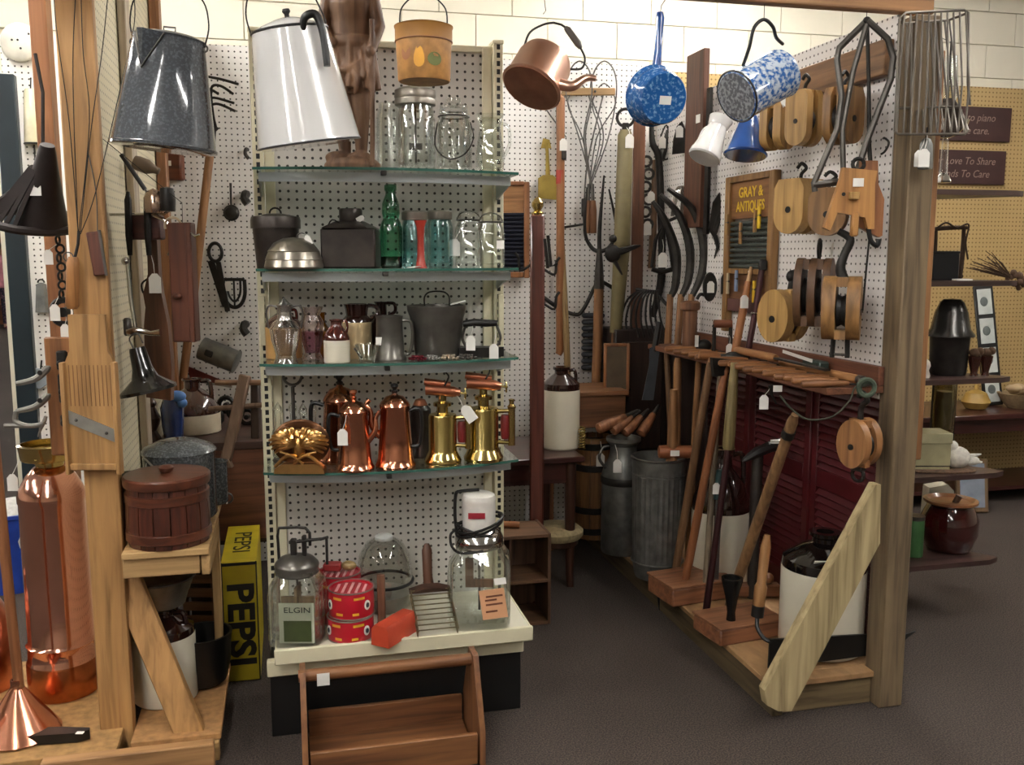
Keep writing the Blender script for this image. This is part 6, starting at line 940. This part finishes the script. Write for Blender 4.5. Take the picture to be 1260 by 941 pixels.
t = T('wood_wedge_handle', 'orange wooden shaft leaning on the washboard sign from the ledge, with a paper tag', 'handle bar', onx(903, 1.70, LZ)); t.put('shaft', t.mb().tube([(0, 0, 0), (10, 3, 60), (16, 6, 94)], [5, 5, 4], 10), wood('#a5602a', '#bd7838', 'z')); t.tube('tip', [(16, 6, 92), (19, 7, 112)], [3.5, 1.5], wood('#c89a60', '#d8ac70', 'z')); t.tag(9, -6, 78, 16)
t = T('iron_pipe_tool', 'dark red iron rod with a square head leaning on the washboard sign', 'iron rod', onx(918, 1.69, LZ)); t.put('rod', t.mb().tube([(0, 0, 0), (10, 4, 60), (17, 7, 112)], [4, 4, 4], 10), plain('#3f1c1e', .35, .4, .3)); t.put('head', t.mb().box((18, 7, 118), (10, 9, 14), 2), BLACK); t.put('collar', t.mb().ring((10, 4, 60), 4.5, 1, 'xy', 12), CHROME)
hl = ['nearest the front post', 'second from the front post', 'third from the front post', 'fourth from the front post', 'fifth from the front post', 'sixth from the front post', 'seventh from the front post', 'eighth from the front post', 'ninth from the front post', 'tenth from the front post', 'eleventh from the front post', 'twelfth from the front post', 'thirteenth from the front post', 'last but three towards the corner', 'last but two towards the corner', 'last but one towards the corner', 'last towards the corner']
ends = [(986, 462), (974, 459), (964, 456), (952, 455), (938, 454), (926, 450), (914, 447), (904, 445), (896, 443), (884, 440), (872, 440), (864, 438), (855, 434), (847, 430), (838, 428), (828, 426), (818, 424)]
CHS = wood('#8f5526', '#b0743a', 'x'); CHS2 = wood('#7d4a24', '#96602e', 'x')
for i, (px, py) in enumerate(ends):
    e_ = onx(px, 1.525+.03*((i*7) % 3)/3, LZ+.012); t = T('wood_chisel', 'wooden-handled chisel laid across the tool ledge, %s' % hl[i], 'chisel', e_, 0, 1, 'chisels on the tool ledge')
    L_ = .15; dy = -.02
    t.put('handle', MB().tube([(0, 0, 0), (.006, -.001, 0), (L_*.4, dy*.4, .0), (L_*.85, dy*.85, .0), (L_, dy, .0)], [.007, .0115, .0125, .010, .007], 10), CHS if i % 3 else CHS2); t.put('blade', MB().beam((L_, dy, -.003), (L_+.075, dy*1.4, -.006), .014, .005, (0, 0, 1)), DKSTEEL)
t = T('long_chisel', 'thick wooden chisel handle lying along the top of the tool ledge', 'chisel', onx(905, 1.66, LZ+.045), 0, 1, 'chisels on the tool ledge'); q = onx(955, 1.66, LZ+.045)-t.p; t.put('handle', MB().tube([(0, 0, 0), q*.1, q*.9, q], [.009, .014, .015, .012], 12), wood('#9a6230', '#b67c40', 'y')); t.put('blade', MB().beam(q, q*1.9+Vector((.03, 0, -.01)), .022, .006, (0, 0, 1)), DKSTEEL)
t = T('long_chisel', 'second thick wooden chisel handle lying behind on the tool ledge', 'chisel', onx(960, 1.72, LZ+.02), 0, 1, 'chisels on the tool ledge'); q = onx(1060, 1.72, LZ+.02)-t.p; t.put('handle', MB().tube([(0, 0, 0), q*.05, q*.95, q], [.009, .013, .014, .010], 12), wood('#a5692f', '#bd8240', 'y')); t.put('ferrule', MB().tube([q*.97, q*1.02], .0145, 12), STEEL)
t = T('hand_drill', 'dark steel hand drill lying on the ledge beside the wooden shaft', 'drill', onx(902, 1.64, LZ+.02)); t.put('body', t.mb().ball((0, 0, 0), 8, (1.6, 1, .8)).cyl((-16, 0, 0), (18, -3, 1), 4), plain('#4a4a48', .35, .7)); t.put('handle', t.mb().tube([(-16, 0, 0), (-22, 0, 1), (-42, 0, 3)], [4, 6, 5], 12), CHS)
t = T('rope_coil', 'coil of dark green rope hanging over the front end of the tool ledge', 'rope', onx(1066, 1.66, LZ+.01)); t.tube('coil', spl([(0, 0, 4), (-14, 0, 2), (-20, 0, -14), (-40, 0, -34), (-70, 0, -38), (-92, 0, -24), (-106, 0, -8)], 6), 1.1, plain('#3a3a2e', .8)); t.put('coil_loop', t.mb().ring((0, 0, 2), 10, 3, 'xz', 18).ring((2, 3, 0), 9, 3, 'xz', 18), plain('#3f4a3c', .9))
t = T('awl_tag', 'black awl with a white tag hanging from the front edge of the ledge', 'awl', onx(948, 1.55, .995)); t.tube('awl', [(0, 0, 6), (2, 0, -6), (8, 0, -18)], [3, 2, .8], IRON); t.tag(-8, -2, -6, 18, (0, 0, 4)); t.sticker(8, -3, 2, 11, 8)
# ---------------------------------------------------------------- red shutters under the ledge
RED = plain('#4a1216', .4, 0, .2, 10)
def shutter(lab, ya, yb, x, zt, lean=0):
    t = T('louvred_shutter', lab, 'shutter', (x, (ya+yb)/2, .113), 0, 1, 'dark red shutters'); z0, z1 = .113, zt
    for y in (ya+.02, yb-.02): W(t, 'stile', MB().bb(x-.012, x+.012, y-.02, y+.02, z0, z1, .002), RED)
    zm = (z0+z1)/2+.05
    for z_, h in ((z0+.04, .08), (zm, .07), (z1-.03, .06)): W(t, 'rail', MB().bb(x-.011, x+.011, ya+.041, yb-.041, z_-h/2, z_+h/2, .002), RED)
    sm = MB().box((0, 0, 0), (.007, yb-ya-.084, .036), .001, None, Matrix.Rotation(R(38), 3, 'Y')).mesh('slat'); sm.materials.append(RED)
    for lo, hi in ((z0+.095, zm-.05), (zm+.05, z1-.075)):
        n = int((hi-lo)/.027)
        for i in range(n+1):
            o = link('slat', sm, None, t.e); o.location = Vector((x, (ya+yb)/2, lo+(hi-lo)*i/n))-t.p
    return t
shutter('dark red louvred shutter leaning nearest the front post under the ledge', 2.585, onx(1000, 1.915, .6).y, 1.915, 1.02)
shutter('dark red louvred shutter in the middle behind the leaning tool handles', onx(998, 1.905, .6).y, onx(925, 1.905, .6).y, 1.905, 1.02)
shutter('dark red louvred shutter farthest along the panel behind the ash can', onx(923, 1.915, .6).y, onx(868, 1.915, .6).y, 1.915, 1.0)
# ---------------------------------------------------------------- tools leaning under the ledge, bottoms on the deck
def lean(name, lab, cat, top, bot, r, mat, xt=1.575, xb=None, group='long handles leaning under the ledge', zb=.118):
    b = at(bot[0], bot[1], z=zb) if xb is None else onx(bot[0], xb, zb); a = at(top[0], top[1], x=xt)
    t = T(name, lab, cat, b, 0, 1, group); d = a-b
    t.put('handle', MB().tube([Vector(), d*.05, d*.6, d*.97, d], [r*.85, r, r*.95, r*.9, r*.6], 12), mat); return t, d
OH = wood('#8a4e24', '#a26030', 'z', .45); BH = wood('#6f4a28', '#86603a', 'z', .5)
t, d = lean('felling_axe', 'orange axe handle leaning under the ledge, lower end on the wood block', 'axe', (894, 447), (843, 716), .017, OH, zb=.178); t.put('axe_head', MB().prism([(-.05, -.03), (.04, -.02), (.04, .03), (-.06, .04)], .022, 'xz', d*.98), IRON)
t, d = lean('garden_shovel', 'brown shovel handle leaning beside the orange handle', 'shovel', (875, 442), (829, 668), .017, BH, xb=1.50); t.put('shovel_blade', MB().prism([(-.05, 0), (.04, 0), (.055, -.06), (.04, -.20), (-.045, -.21), (-.06, -.08)], .006, 'xz', (-.01, 0, .02)), BLACK)
t, d = lean('garden_hoe', 'grey weathered hoe handle behind the orange handle', 'hoe', (887, 448), (868, 700), .013, GREYW, 1.64, 1.53, zb=.178)
t, d = lean('garden_rake', 'tan rake handle nearest the ash can', 'rake', (860, 440), (846, 690), .014, HANDLE, 1.64)
t, d = lean('splitting_maul', 'thick tan handle standing behind the ash can by the mallet', 'maul', (834, 440), (830, 640), .019, HANDLE, 1.62, 1.64)
t, d = lean('garden_fork', 'slim brown handle farthest into the corner under the ledge', 'fork', (820, 428), (832, 610), .014, BH, 1.64, 1.70)
t = T('peavey', 'peavey with olive wooden grip and dark red iron shaft leaning under the ledge', 'peavey', at(868, 758, z=.118), 0, 1); a = at(904, 446, x=1.56)-t.p; m_ = at(896, 553, x=1.54)-t.p; t.put('grip', MB().tube([m_, m_*.97+a*.03, (m_+a)/2, a], [.018, .022, .021, .014], 12), wood('#7d6a3c', '#96824c', 'z')); t.put('iron_shaft', MB().tube([Vector(), m_*.5, m_], [.014, .012, .012], 10), plain('#35181a', .4, .4, .3)); t.put('foot', MB().bb(-.03, .03, -.02, .02, 0, .02, .004), IRON)
t, d = lean('miner_pick', 'tan handle slanting to the right in front of the red shutters', 'pick', (978, 510), (897, 706), .019, wood('#7f5a32', '#986f42', 'z'), 1.50, 1.535, zb=.17); t.put('iron_collar', MB().tube([d*.9, d*.93], .021, 12), BLACK)
t = T('mattock', 'black mattock head on a dark handle standing before the red shutters', 'mattock', at(925, 735, z=.118)); k = t.k; t.put('handle', t.mb().tube([(0, 0, 0), (0, 0, 90), (2, 4, 178)], [6, 7, 7], 10), plain('#26201c', .5)); t.put('head', t.mb().tube(spl([(-18, -4, 172), (0, 0, 182), (22, 4, 190), (36, 4, 196)], 5), [2, 7, 7, 4], 8), BLACK); t.put('price_sticker', t.mb().box((22, -4, 196), (14, 5, 4)), PAPER)
t = T('steel_pike', 'bright steel blade standing behind the orange handle', 'blade', at(878, 735, z=.118)); t.put('blade', t.mb().prism([(-4, 0), (5, 0), (6, 120), (-1, 128)], 3, 'xz'), plain('#8d9196', .25, .9)); t.put('teal_handle', t.mb().tube([(1, 0, 124), (4, 2, 160)], 5, 10), plain('#1f3a38', .4)); t.tag(-2, -6, 146, 14)
# crocks on the deck
t = T('stoneware_crock_jug', 'white stoneware jug with dark shoulder standing behind the leaning handles', 'jug', onx(884, 1.68, .1125)); jug(t, 35, 168, BROWNGLAZE, STONE, .55, .34)
t = T('stoneware_crock_jug', 'large white stoneware jug with black shoulder behind the pale brace', 'jug', (1.735, 2.715, .1125)); jug(t, 50, 146, plain('#120d0c', .1, coat=1), STONE, .70, .30); t.put('price_sticker', t.mb().box((-16, -36, 118), (16, 1, 9), 0, None, Matrix.Rotation(R(40), 3, 'X')), PAPER)
t = T('hay_knife', 'hay knife with wooden grip and long black iron blade lying across the deck front', 'hay knife', at(1000, 826, z=.113), 0, 1)
bl = [at(947, 786, y=2.563)-t.p, at(945, 822, y=2.563)-t.p, at(1066, 806, y=2.563)-t.p, at(1066, 780, y=2.563)-t.p]; y_ = 2.535
vs_ = [q+Vector((0, dy, 0)) for dy in (-.004, .004) for q in bl]; t.put('blade', MB().add(vs_, [(0, 1, 2, 3), (7, 6, 5, 4), (0, 4, 5, 1), (1, 5, 6, 2), (2, 6, 7, 3), (3, 7, 4, 0)]), BLACK)
tip = [at(1064, 786, y=2.563)-t.p, at(1064, 804, y=2.563)-t.p, at(1104, 794, y=2.563)-t.p, at(1127, 776, y=2.563)-t.p, at(1100, 784, y=2.563)-t.p]
vs_ = [q+Vector((0, dy, 0)) for dy in (-.003, .003) for q in tip]; t.put('blade_tip', MB().add(vs_, [(0, 1, 2, 3, 4), (9, 8, 7, 6, 5)] + [(i, i+5, (i+1) % 5+5, (i+1) % 5) for i in range(5)]), BLACK)
t.put('shank', MB().tube(spl([at(950, 790, y=2.563)-t.p, at(940, 785, y=2.58)-t.p, at(932, 772, y=2.60)-t.p, at(932, 758, y=2.62)-t.p], 5), .007, 8), BLACK); a, b = at(932, 756, y=2.62)-t.p, at(944, 658, y=2.62)-t.p; t.put('grip', MB().tube([a, a*.96+b*.04, a*.65+b*.35, a*.6+b*.4, a*.15+b*.85, b], [.014, .019, .021, .015, .017, .010], 12), wood('#8a5a2a', '#a57238', 'z')); t.put('ferrule', MB().tube([a+(a-b)*.02, a+(a-b)*-.12], .0205, 12), BLACK)
t = T('boot_last', 'black iron cup-topped stand on the wood block', 'shoe stand', at(899, 772, z=.15)); t.lathe('stand', [(12, 0), (12, 3), (6, 8), (5, 20), (8, 40), (13, 60), (13, 64), (10, 64), (6, 44), (0, 40)], plain('#161514', .25, .3, .2), n=24)
for i, (p0, w_, h_, d_, lab) in enumerate((((858, 738), 88, 26, 60, 'orange-brown wooden block at the foot of the leaning handles'), ((918, 786), 92, 24, 60, 'orange-brown wooden block in front under the black iron stand'))):
    q = at(p0[0], p0[1], z=.113); t = T('wood_block', lab, 'wood block', q+Vector((0, .06, 0)), R(8)); t.put('block', t.mb().box((0, 0, h_*.42), (w_, d_, h_*.84), 2), wood('#8a5230', '#a0643a', 'x')); t.put('cap_board', t.mb().box((0, 0, h_*.9), (w_*1.02, d_*1.04, h_*.1), .5), wood('#8f5834', '#a66c42', 'x'))
t = T('bar_clamp', 'small wooden hand plane on the deck beside the jug', 'plane', at(952, 752, z=.115)+Vector((0, .15, 0))); t.put('body', t.mb().box((0, 0, 10), (60, 14, 16), 2), wood('#70401f', '#87522a', 'x')); t.put('knob', t.mb().ball((16, 0, 24), 7), wood('#7d4a22', '#955c2c', 'x'))
solo('floor_card', 'small white card lying on the carpet at the foot of the post', 'card', MB().box((0, 0, 0), (.05, .025, .0015)), PAPER, at(1096, 864, z=.002), R(10))
# ================================================================ RIGHT BACKGROUND
SG = plain('#3c201c', .6, 0, .15, 10); CHK = plain('#8d766c', .7)
for i, (pa, pb, txt, lab) in enumerate((((1196, 133), (1243, 172), ('returns to piano', 'it in the care.'), 'upper dark brown wooden sign with pale handwriting on the tan pegboard'), ((1194, 187), (1236, 225), ('Our Love To Share', 'Friends To Care'), 'lower dark brown wooden sign with pale handwriting on the tan pegboard'))):
    x1 = at(pb[0]+1, (pa[1]+pb[1])/2, y=4.93).x; zc = at(1200, (pa[1]+pb[1])/2, y=4.93).z; x0 = x1-.62; t = T('wooden_sign', lab, 'sign', ((x0+x1)/2, 4.935, zc-.1), 0, 1, 'brown wooden signs')
    t.put('board', MB().box((0, 0, .1), (x1-x0, .014, .20), .002), SG)
    for j, s_ in enumerate(txt): words(s_, .062, CHK, t.e, Matrix.Translation((0.0, -.0078, .135-.075*j)), sx=.95, shear=.25)
WN = wood('#3f2a26', '#553a34', 'x', .4, coat=.2)
t = T('corner_shelf', 'dark brown five-tier whatnot shelf standing behind the right panel', 'shelf', (2.4, 3.25, 0), 0, 1); ZW = [.23, .586, .965, 1.34, 1.68]
for z_ in ZW: W(t, 'shelf_board', MB().prism([(2.10, 3.06), (2.70, 3.06), (2.755, 3.085), (2.74, 3.12), (2.46, 3.47), (2.10, 3.47)], .02, 'xy', (0, 0, z_-.01)), WN)
for x, y in ((2.12, 3.09), (2.12, 3.44), (2.42, 3.45)): W(t, 'upright', MB().bb(x-.016, x+.016, y-.016, y+.016, 0, 1.668, .002), wood('#35201b', '#482c25', 'z'))
W(t, 'front_leg', MB().bb(2.30, 2.34, 3.09, 3.125, 0, .209, .002), wood('#3a1512', '#4c1e19', 'z'))
def wp(px, y, i): return on(px, y, ZW[i]+.0005)
t = T('brown_pot', 'glossy dark red-brown bean pot with a tan rim on the lowest whatnot shelf', 'pot', wp(1166, 3.22, 0)); t.lathe('pot', [(22, 0), (26, 3), (33, 22), (33, 40), (27, 54), (25, 58), (22, 58), (24, 50), (29, 30), (20, 6), (0, 5)], plain('#3a1110', .12, 0, .3, 8, coat=1), n=36); t.lathe('rim', [(25, 57), (31, 60), (31, 63), (27, 64), (23, 60)], plain('#8a5c3a', .3, coat=.5), n=36); t.tube('spoon', [(-4, 0, 40), (8, -4, 68)], [3, 4], wood('#4a3020', '#5c3d28', 'z'))
t = T('green_can', 'green tin can on the lowest whatnot shelf beside the bean pot', 'can', wp(1124, 3.18, 0)); t.lathe('can', [(10, 0), (10.5, 1), (10.5, 46), (10, 47), (0, 47)], plain('#3f6a3c', .4), n=24); t.lathe('lid', [(10.8, 46), (10.8, 51), (0, 52)], STEEL, n=24)
t = T('cream_bag', 'cream paper bag standing behind the bean pot on the lowest whatnot shelf', 'bag', wp(1150, 3.40, 0)); t.put('bag', t.mb().prism([(-16, 0), (18, 0), (16, 58), (8, 66), (-14, 62)], 18, 'xz'), plain('#b8b09c', .8, bump=.3))
t = T('cream_box', 'cream cardboard box with lid on the second whatnot shelf', 'box', wp(1138, 3.20, 1)); t.put('box', t.mb().box((0, 0, 17), (46, 34, 34), .8), plain('#a39c78', .7)); t.put('lid', t.mb().box((0, 0, 40), (48, 36, 13), .8), plain('#aaa380', .7)); t.put('dark_seam', t.mb().box((0, 0, 6), (46.6, 34.6, 1.4)), DKTIN)
t = T('white_bird', 'white feathered ornament on the second whatnot shelf', 'ornament', wp(1178, 3.16, 1)); o = t.put('feathers', t.mb().ball((-2, 0, 14), 14, (1.2, .9, 1)).ball((14, 0, 10), 8, (1.6, .8, .8)).ball((-8, 0, 28), 7).tube([(10, 0, 14), (28, 0, 18)], [5, 1], 8).tube([(10, 0, 10), (30, 0, 8)], [5, 1], 8), plain('#d4cfc4', .9, 0, .15, 60, .6)); 
t = T('woven_mat', 'dark and tan woven mat under the white ornament', 'mat', wp(1160, 3.13, 1)); t.put('mat', t.mb().lathe([(0, 0), (40, 0), (41, 1), (40, 2), (0, 2)], 28, sy=.35), plain('#5a4230', .9, 0, .6, 90))
t.e.location.z += .0005
t = T('metal_lantern', 'grey metal bucket with a bell-shaped tin shade on top, third whatnot shelf', 'bucket', wp(1166, 3.20, 2)); t.lathe('bucket', [(20, 0), (21, 2), (23, 46), (24, 48), (0, 48)], plain('#3a3836', .4, .7, .3, 20), n=32); t.lathe('shade', [(28, 47), (28, 49), (23, 56), (19, 76), (14, 88), (10, 92), (0, 93)], plain('#4a4846', .25, .8, .25, 16), n=32)
for i, px in enumerate((1198, 1212)):
    t = T('brown_cup', 'small dark brown cup at the %s end of the third whatnot shelf' % ('inner', 'outer')[i], 'cup', wp(px, 3.14, 2), group='cups on the whatnot shelf'); t.lathe('cup', [(5, 0), (4, 4), (7, 18), (8, 24), (7, 24), (5, 16), (0, 6)], plain('#3d1d14', .2, coat=.6), n=18)
    t.put('flower', t.mb().ball((0, 0, 28), 7, (1, 1, .8)).ball((5, -2, 30), 5), plain('#57402c', .9, bump=.5))
t = T('white_figurine', 'tiny white figurine at the inner end of the third whatnot shelf', 'figurine', wp(1139, 3.12, 2)); t.lathe('figurine', [(4, 0), (5, 3), (3, 10), (5, 15), (4, 20), (0, 24)], plain('#c8c0b4', .5), n=14)
t = T('glass_candle', 'glass candle holder in a wire stand under the third whatnot shelf', 'candle holder', wp(1163, 3.36, 1)+Vector((0, .03, 0))); t.lathe('glass', [(12, 30), (13, 32), (13, 96), (12, 96), (12, 34), (0, 33)], glass('#d8d4c0', 1.2), n=20); t.lathe('candle', [(10, 34), (10, 80), (0, 80)], plain('#b8ae90', .6), n=18)
for s in (-1, 1): t.tube('wire_leg', [(s*14, 0, 0), (s*14, 0, 98)], 1.3, IRON)
t = T('black_box', 'small black box on the fourth whatnot shelf', 'box', wp(1160, 3.22, 3)); t.put('box', t.mb().box((-2, 0, 16), (32, 22, 32), .8), plain('#0f0f12', .4)); t.put('lid', t.mb().box((-2, 0, 33.5), (33, 23, 3), .5), plain('#141418', .4))
t = T('twig_frame', 'open twig picture frame standing behind the black box', 'picture frame', wp(1164, 3.34, 3)); TW_ = plain('#3c2a1c', .9, 0, .3, 40, .5)
for a, b in (((-18, 2), (-16, 62)), ((17, 0), (18, 64)), ((-22, 60), (22, 62)), ((-20, 4), (20, 3))): t.put('twig', t.mb().tube(spl([(a[0], 0, a[1]), ((a[0]+b[0])/2+1, 0, (a[1]+b[1])/2+1), (b[0], 0, b[1])], 4), [2.6, 3, 2.2], 7), TW_)
t.put('vine', t.mb().tube(spl([(-20, -2, 58), (-6, -3, 68), (8, -3, 62), (22, -3, 66), (20, -3, 44), (24, -3, 24)], 5), 1.2, 6), TW_)
t = T('paper_slip', 'folded cream paper on the edge of the fourth whatnot shelf', 'paper', wp(1184, 3.10, 3)); t.put('paper', t.mb().box((0, 0, 1.2), (20, 12, 2)), PAPER)
t = T('dried_bundle', 'bundle of dried brown stems with a wired head on the whatnot shelf tip', 'dried flowers', at(1246, 345, y=3.12)); rnd = random.Random(3); DR = plain('#4a3624', .9)
for i in range(26):
    a = R(150+rnd.uniform(-26, 22)); l = rnd.uniform(34, 56); t.put('stem', t.mb().tube([(0, 0, 2), (l*.5*cos(a), rnd.uniform(-6, 6), 4+l*.4*sin(a)), (l*cos(a), rnd.uniform(-10, 10), 6+l*.7*sin(a))], [.8, .7, .4], 5), DR)
for i in range(16): t.put('seed_head', t.mb().ball((rnd.uniform(-6, 16), rnd.uniform(-6, 6), rnd.uniform(-10, 10)), rnd.uniform(3, 5), n=8), plain('#5d4636', .9, bump=.4))
# table against the tan pegboard
tz2 = .545; t = T('low_table', 'low dark red table against the tan pegboard at the right edge', 'table', (4.0, 4.6, 0), 0, 1); W(t, 'table_top', MB().bb(2.9, 4.9, 4.42, 4.93, tz2-.03, tz2, .004), MAH); W(t, 'apron', MB().bb(2.96, 4.84, 4.46, 4.48, tz2-.11, tz2-.031), MAH)
for x in (2.97, 4.83):
    for y in (4.47, 4.88): W(t, 'leg', MB().bb(x-.025, x+.025, y-.025, y+.025, 0, tz2-.031, .003), DKWOODZ)
W(t, 'shelf_board', MB().bb(2.97, 4.83, 4.5, 4.9, .08, .10), MAH)
t = T('photo_strip', 'tall black frame holding a strip of pale pictures leaning on the tan pegboard', 'picture frame', on(1222, 4.70, tz2), rot=Matrix.Rotation(R(-5), 4, 'Y') @ Matrix.Rotation(R(-8), 4, 'X')); t.put('frame', t.mb().box((0, 0, 74), (24, 3, 148), .8), BLACK)
for i in range(4): 
    q = t.put('picture', t.mb().box((0, -1.8, 20+i*36), (17, .8, 31)), plain('#b9bdb8', .5)); t.put('print', t.mb().ball((-1, -2, 20+i*36), 5, (1, .15, 1.2)), plain('#565c5a', .6), q)
t = T('yellow_gourd', 'yellow gourd on the low table behind the whatnot shelf', 'gourd', on(1200, 4.62, tz2)); t.lathe('gourd', [(0, 0), (12, 1), (17, 9), (12, 20), (3, 24), (2, 30), (0, 30)], plain('#9a7a3a', .5), n=20)
t = T('bread_basket', 'pale woven bowl of shells at the right edge on the low table', 'bowl', on(1252, 4.60, tz2)); t.lathe('bowl', [(12, 0), (20, 10), (24, 18), (22, 18), (10, 3), (0, 2)], plain('#8d7858', .8, bump=.4, scale=60), n=28)
for i in range(7): t.put('shell', t.mb().ball((rnd.uniform(-14, 14), rnd.uniform(-10, 10), 20+rnd.uniform(-2, 6)), 7, (1.2, .9, .7), 10), plain('#b39a78', .7))
t = T('floor_picture', 'framed picture leaning on the low table leg near the carpet', 'picture frame', on(1196, 4.36, .0), rot=Matrix.Rotation(R(-10), 4, 'X')); t.put('frame', t.mb().box((0, 0, 34), (40, 4, 66), 1), wood('#6b5030', '#80623e', 'z')); t.put('picture', t.mb().box((0, -2.4, 34), (30, .8, 54)), plain('#7d8490', .5))
# shopper far away at the left edge
p = at(2, 405, z=0); t = T('person', 'distant shopper in a pink top and dark patterned leggings at the left edge', 'person', p, R(200), 1)
b = MB()
for s in (-1, 1):
    b.tube([(s*.09, 0, .03), (s*.09, 0, .1), (s*.095, 0, .45), (s*.10, 0, .88)], [.045, .05, .062, .088], 12)
    b.ball((s*.09, -.06, .04), .05, (.85, 2.1, .75))
    b.tube([(s*.19, 0, 1.34), (s*.25, .01, 1.08), (s*.23, -.08, .84)], [.052, .042, .032], 10); b.ball((s*.23, -.095, .79), .038, (.6, .9, 1.3))
    for f in range(4): b.tube([(s*.23, -.075-.014*f, .77), (s*.225, -.09-.016*f, .70)], [.010, .008], 6)
    b.tube([(s*.215, -.07, .79), (s*.195, -.12, .745)], [.011, .008], 6)
b.lathe([(.15, .82), (.175, .92), (.15, 1.08), (.18, 1.28), (.17, 1.38), (.06, 1.43), (.05, 1.50)], 20, (0, 0, 0), sy=.66); b.ball((0, -.01, 1.58), .105, (.78, .95, 1.12)); b.ball((0, -.115, 1.565), .014)
for s in (-1, 1): b.ball((s*.083, 0, 1.575), .022, (.5, 1, 1.3))
o = t.put('body', b, plain('#c49a80', .6)); organic(o, .014, 5)
sh = MB(); sh.lathe([(.19, .80), (.195, .92), (.17, 1.08), (.198, 1.28), (.19, 1.37), (.085, 1.43)], 24, (0, 0, 0), sy=.70)
for s in (-1, 1): sh.tube([(s*.17, 0, 1.36), (s*.225, 0, 1.22), (s*.252, .01, 1.10)], [.075, .066, .06], 12)
organic(t.put('pink_top', sh, plain('#c9808a', .8)), .014, 4)
lg = MB()
for s in (-1, 1): lg.tube([(s*.09, 0, .10), (s*.095, 0, .45), (s*.10, 0, .86)], [.058, .072, .10], 14)
lg.lathe([(.15, .80), (.185, .90), (.17, .98)], 20, (0, 0, 0), sy=.7); organic(t.put('leggings', lg, speckle('#1d1c2c', '#6a4a5a', 26, .56, .8, 0)), .014, 4)
t.put('hair', MB().ball((0, .02, 1.61), .118, (.82, .95, 1.08)).ball((0, .07, 1.50), .09, (.8, .6, 1.2)), plain('#4a3022', .7))
for s in (-1, 1): t.put('shoe', MB().ball((s*.09, -.06, .045), .058, (.85, 2.0, .78)), plain('#7a3a4a', .6))
t = T('orange_rack', 'distant orange display rack beyond the dark post', 'rack', at(-16, 345, y=21.3)-Vector((0, 0, at(-16, 345, y=21.3).z)), 0, 1); t.put('back', MB().bb(-.5, .35, 0, .04, 0, 1.9), wood('#9a5a2c', '#b06c38', 'x'))
for z_ in (.4, .9, 1.4, 1.88): t.put('shelf', MB().bb(-.5, .35, -.3, -.002, z_, z_+.03), wood('#8a4c24', '#a05e2e', 'x'))
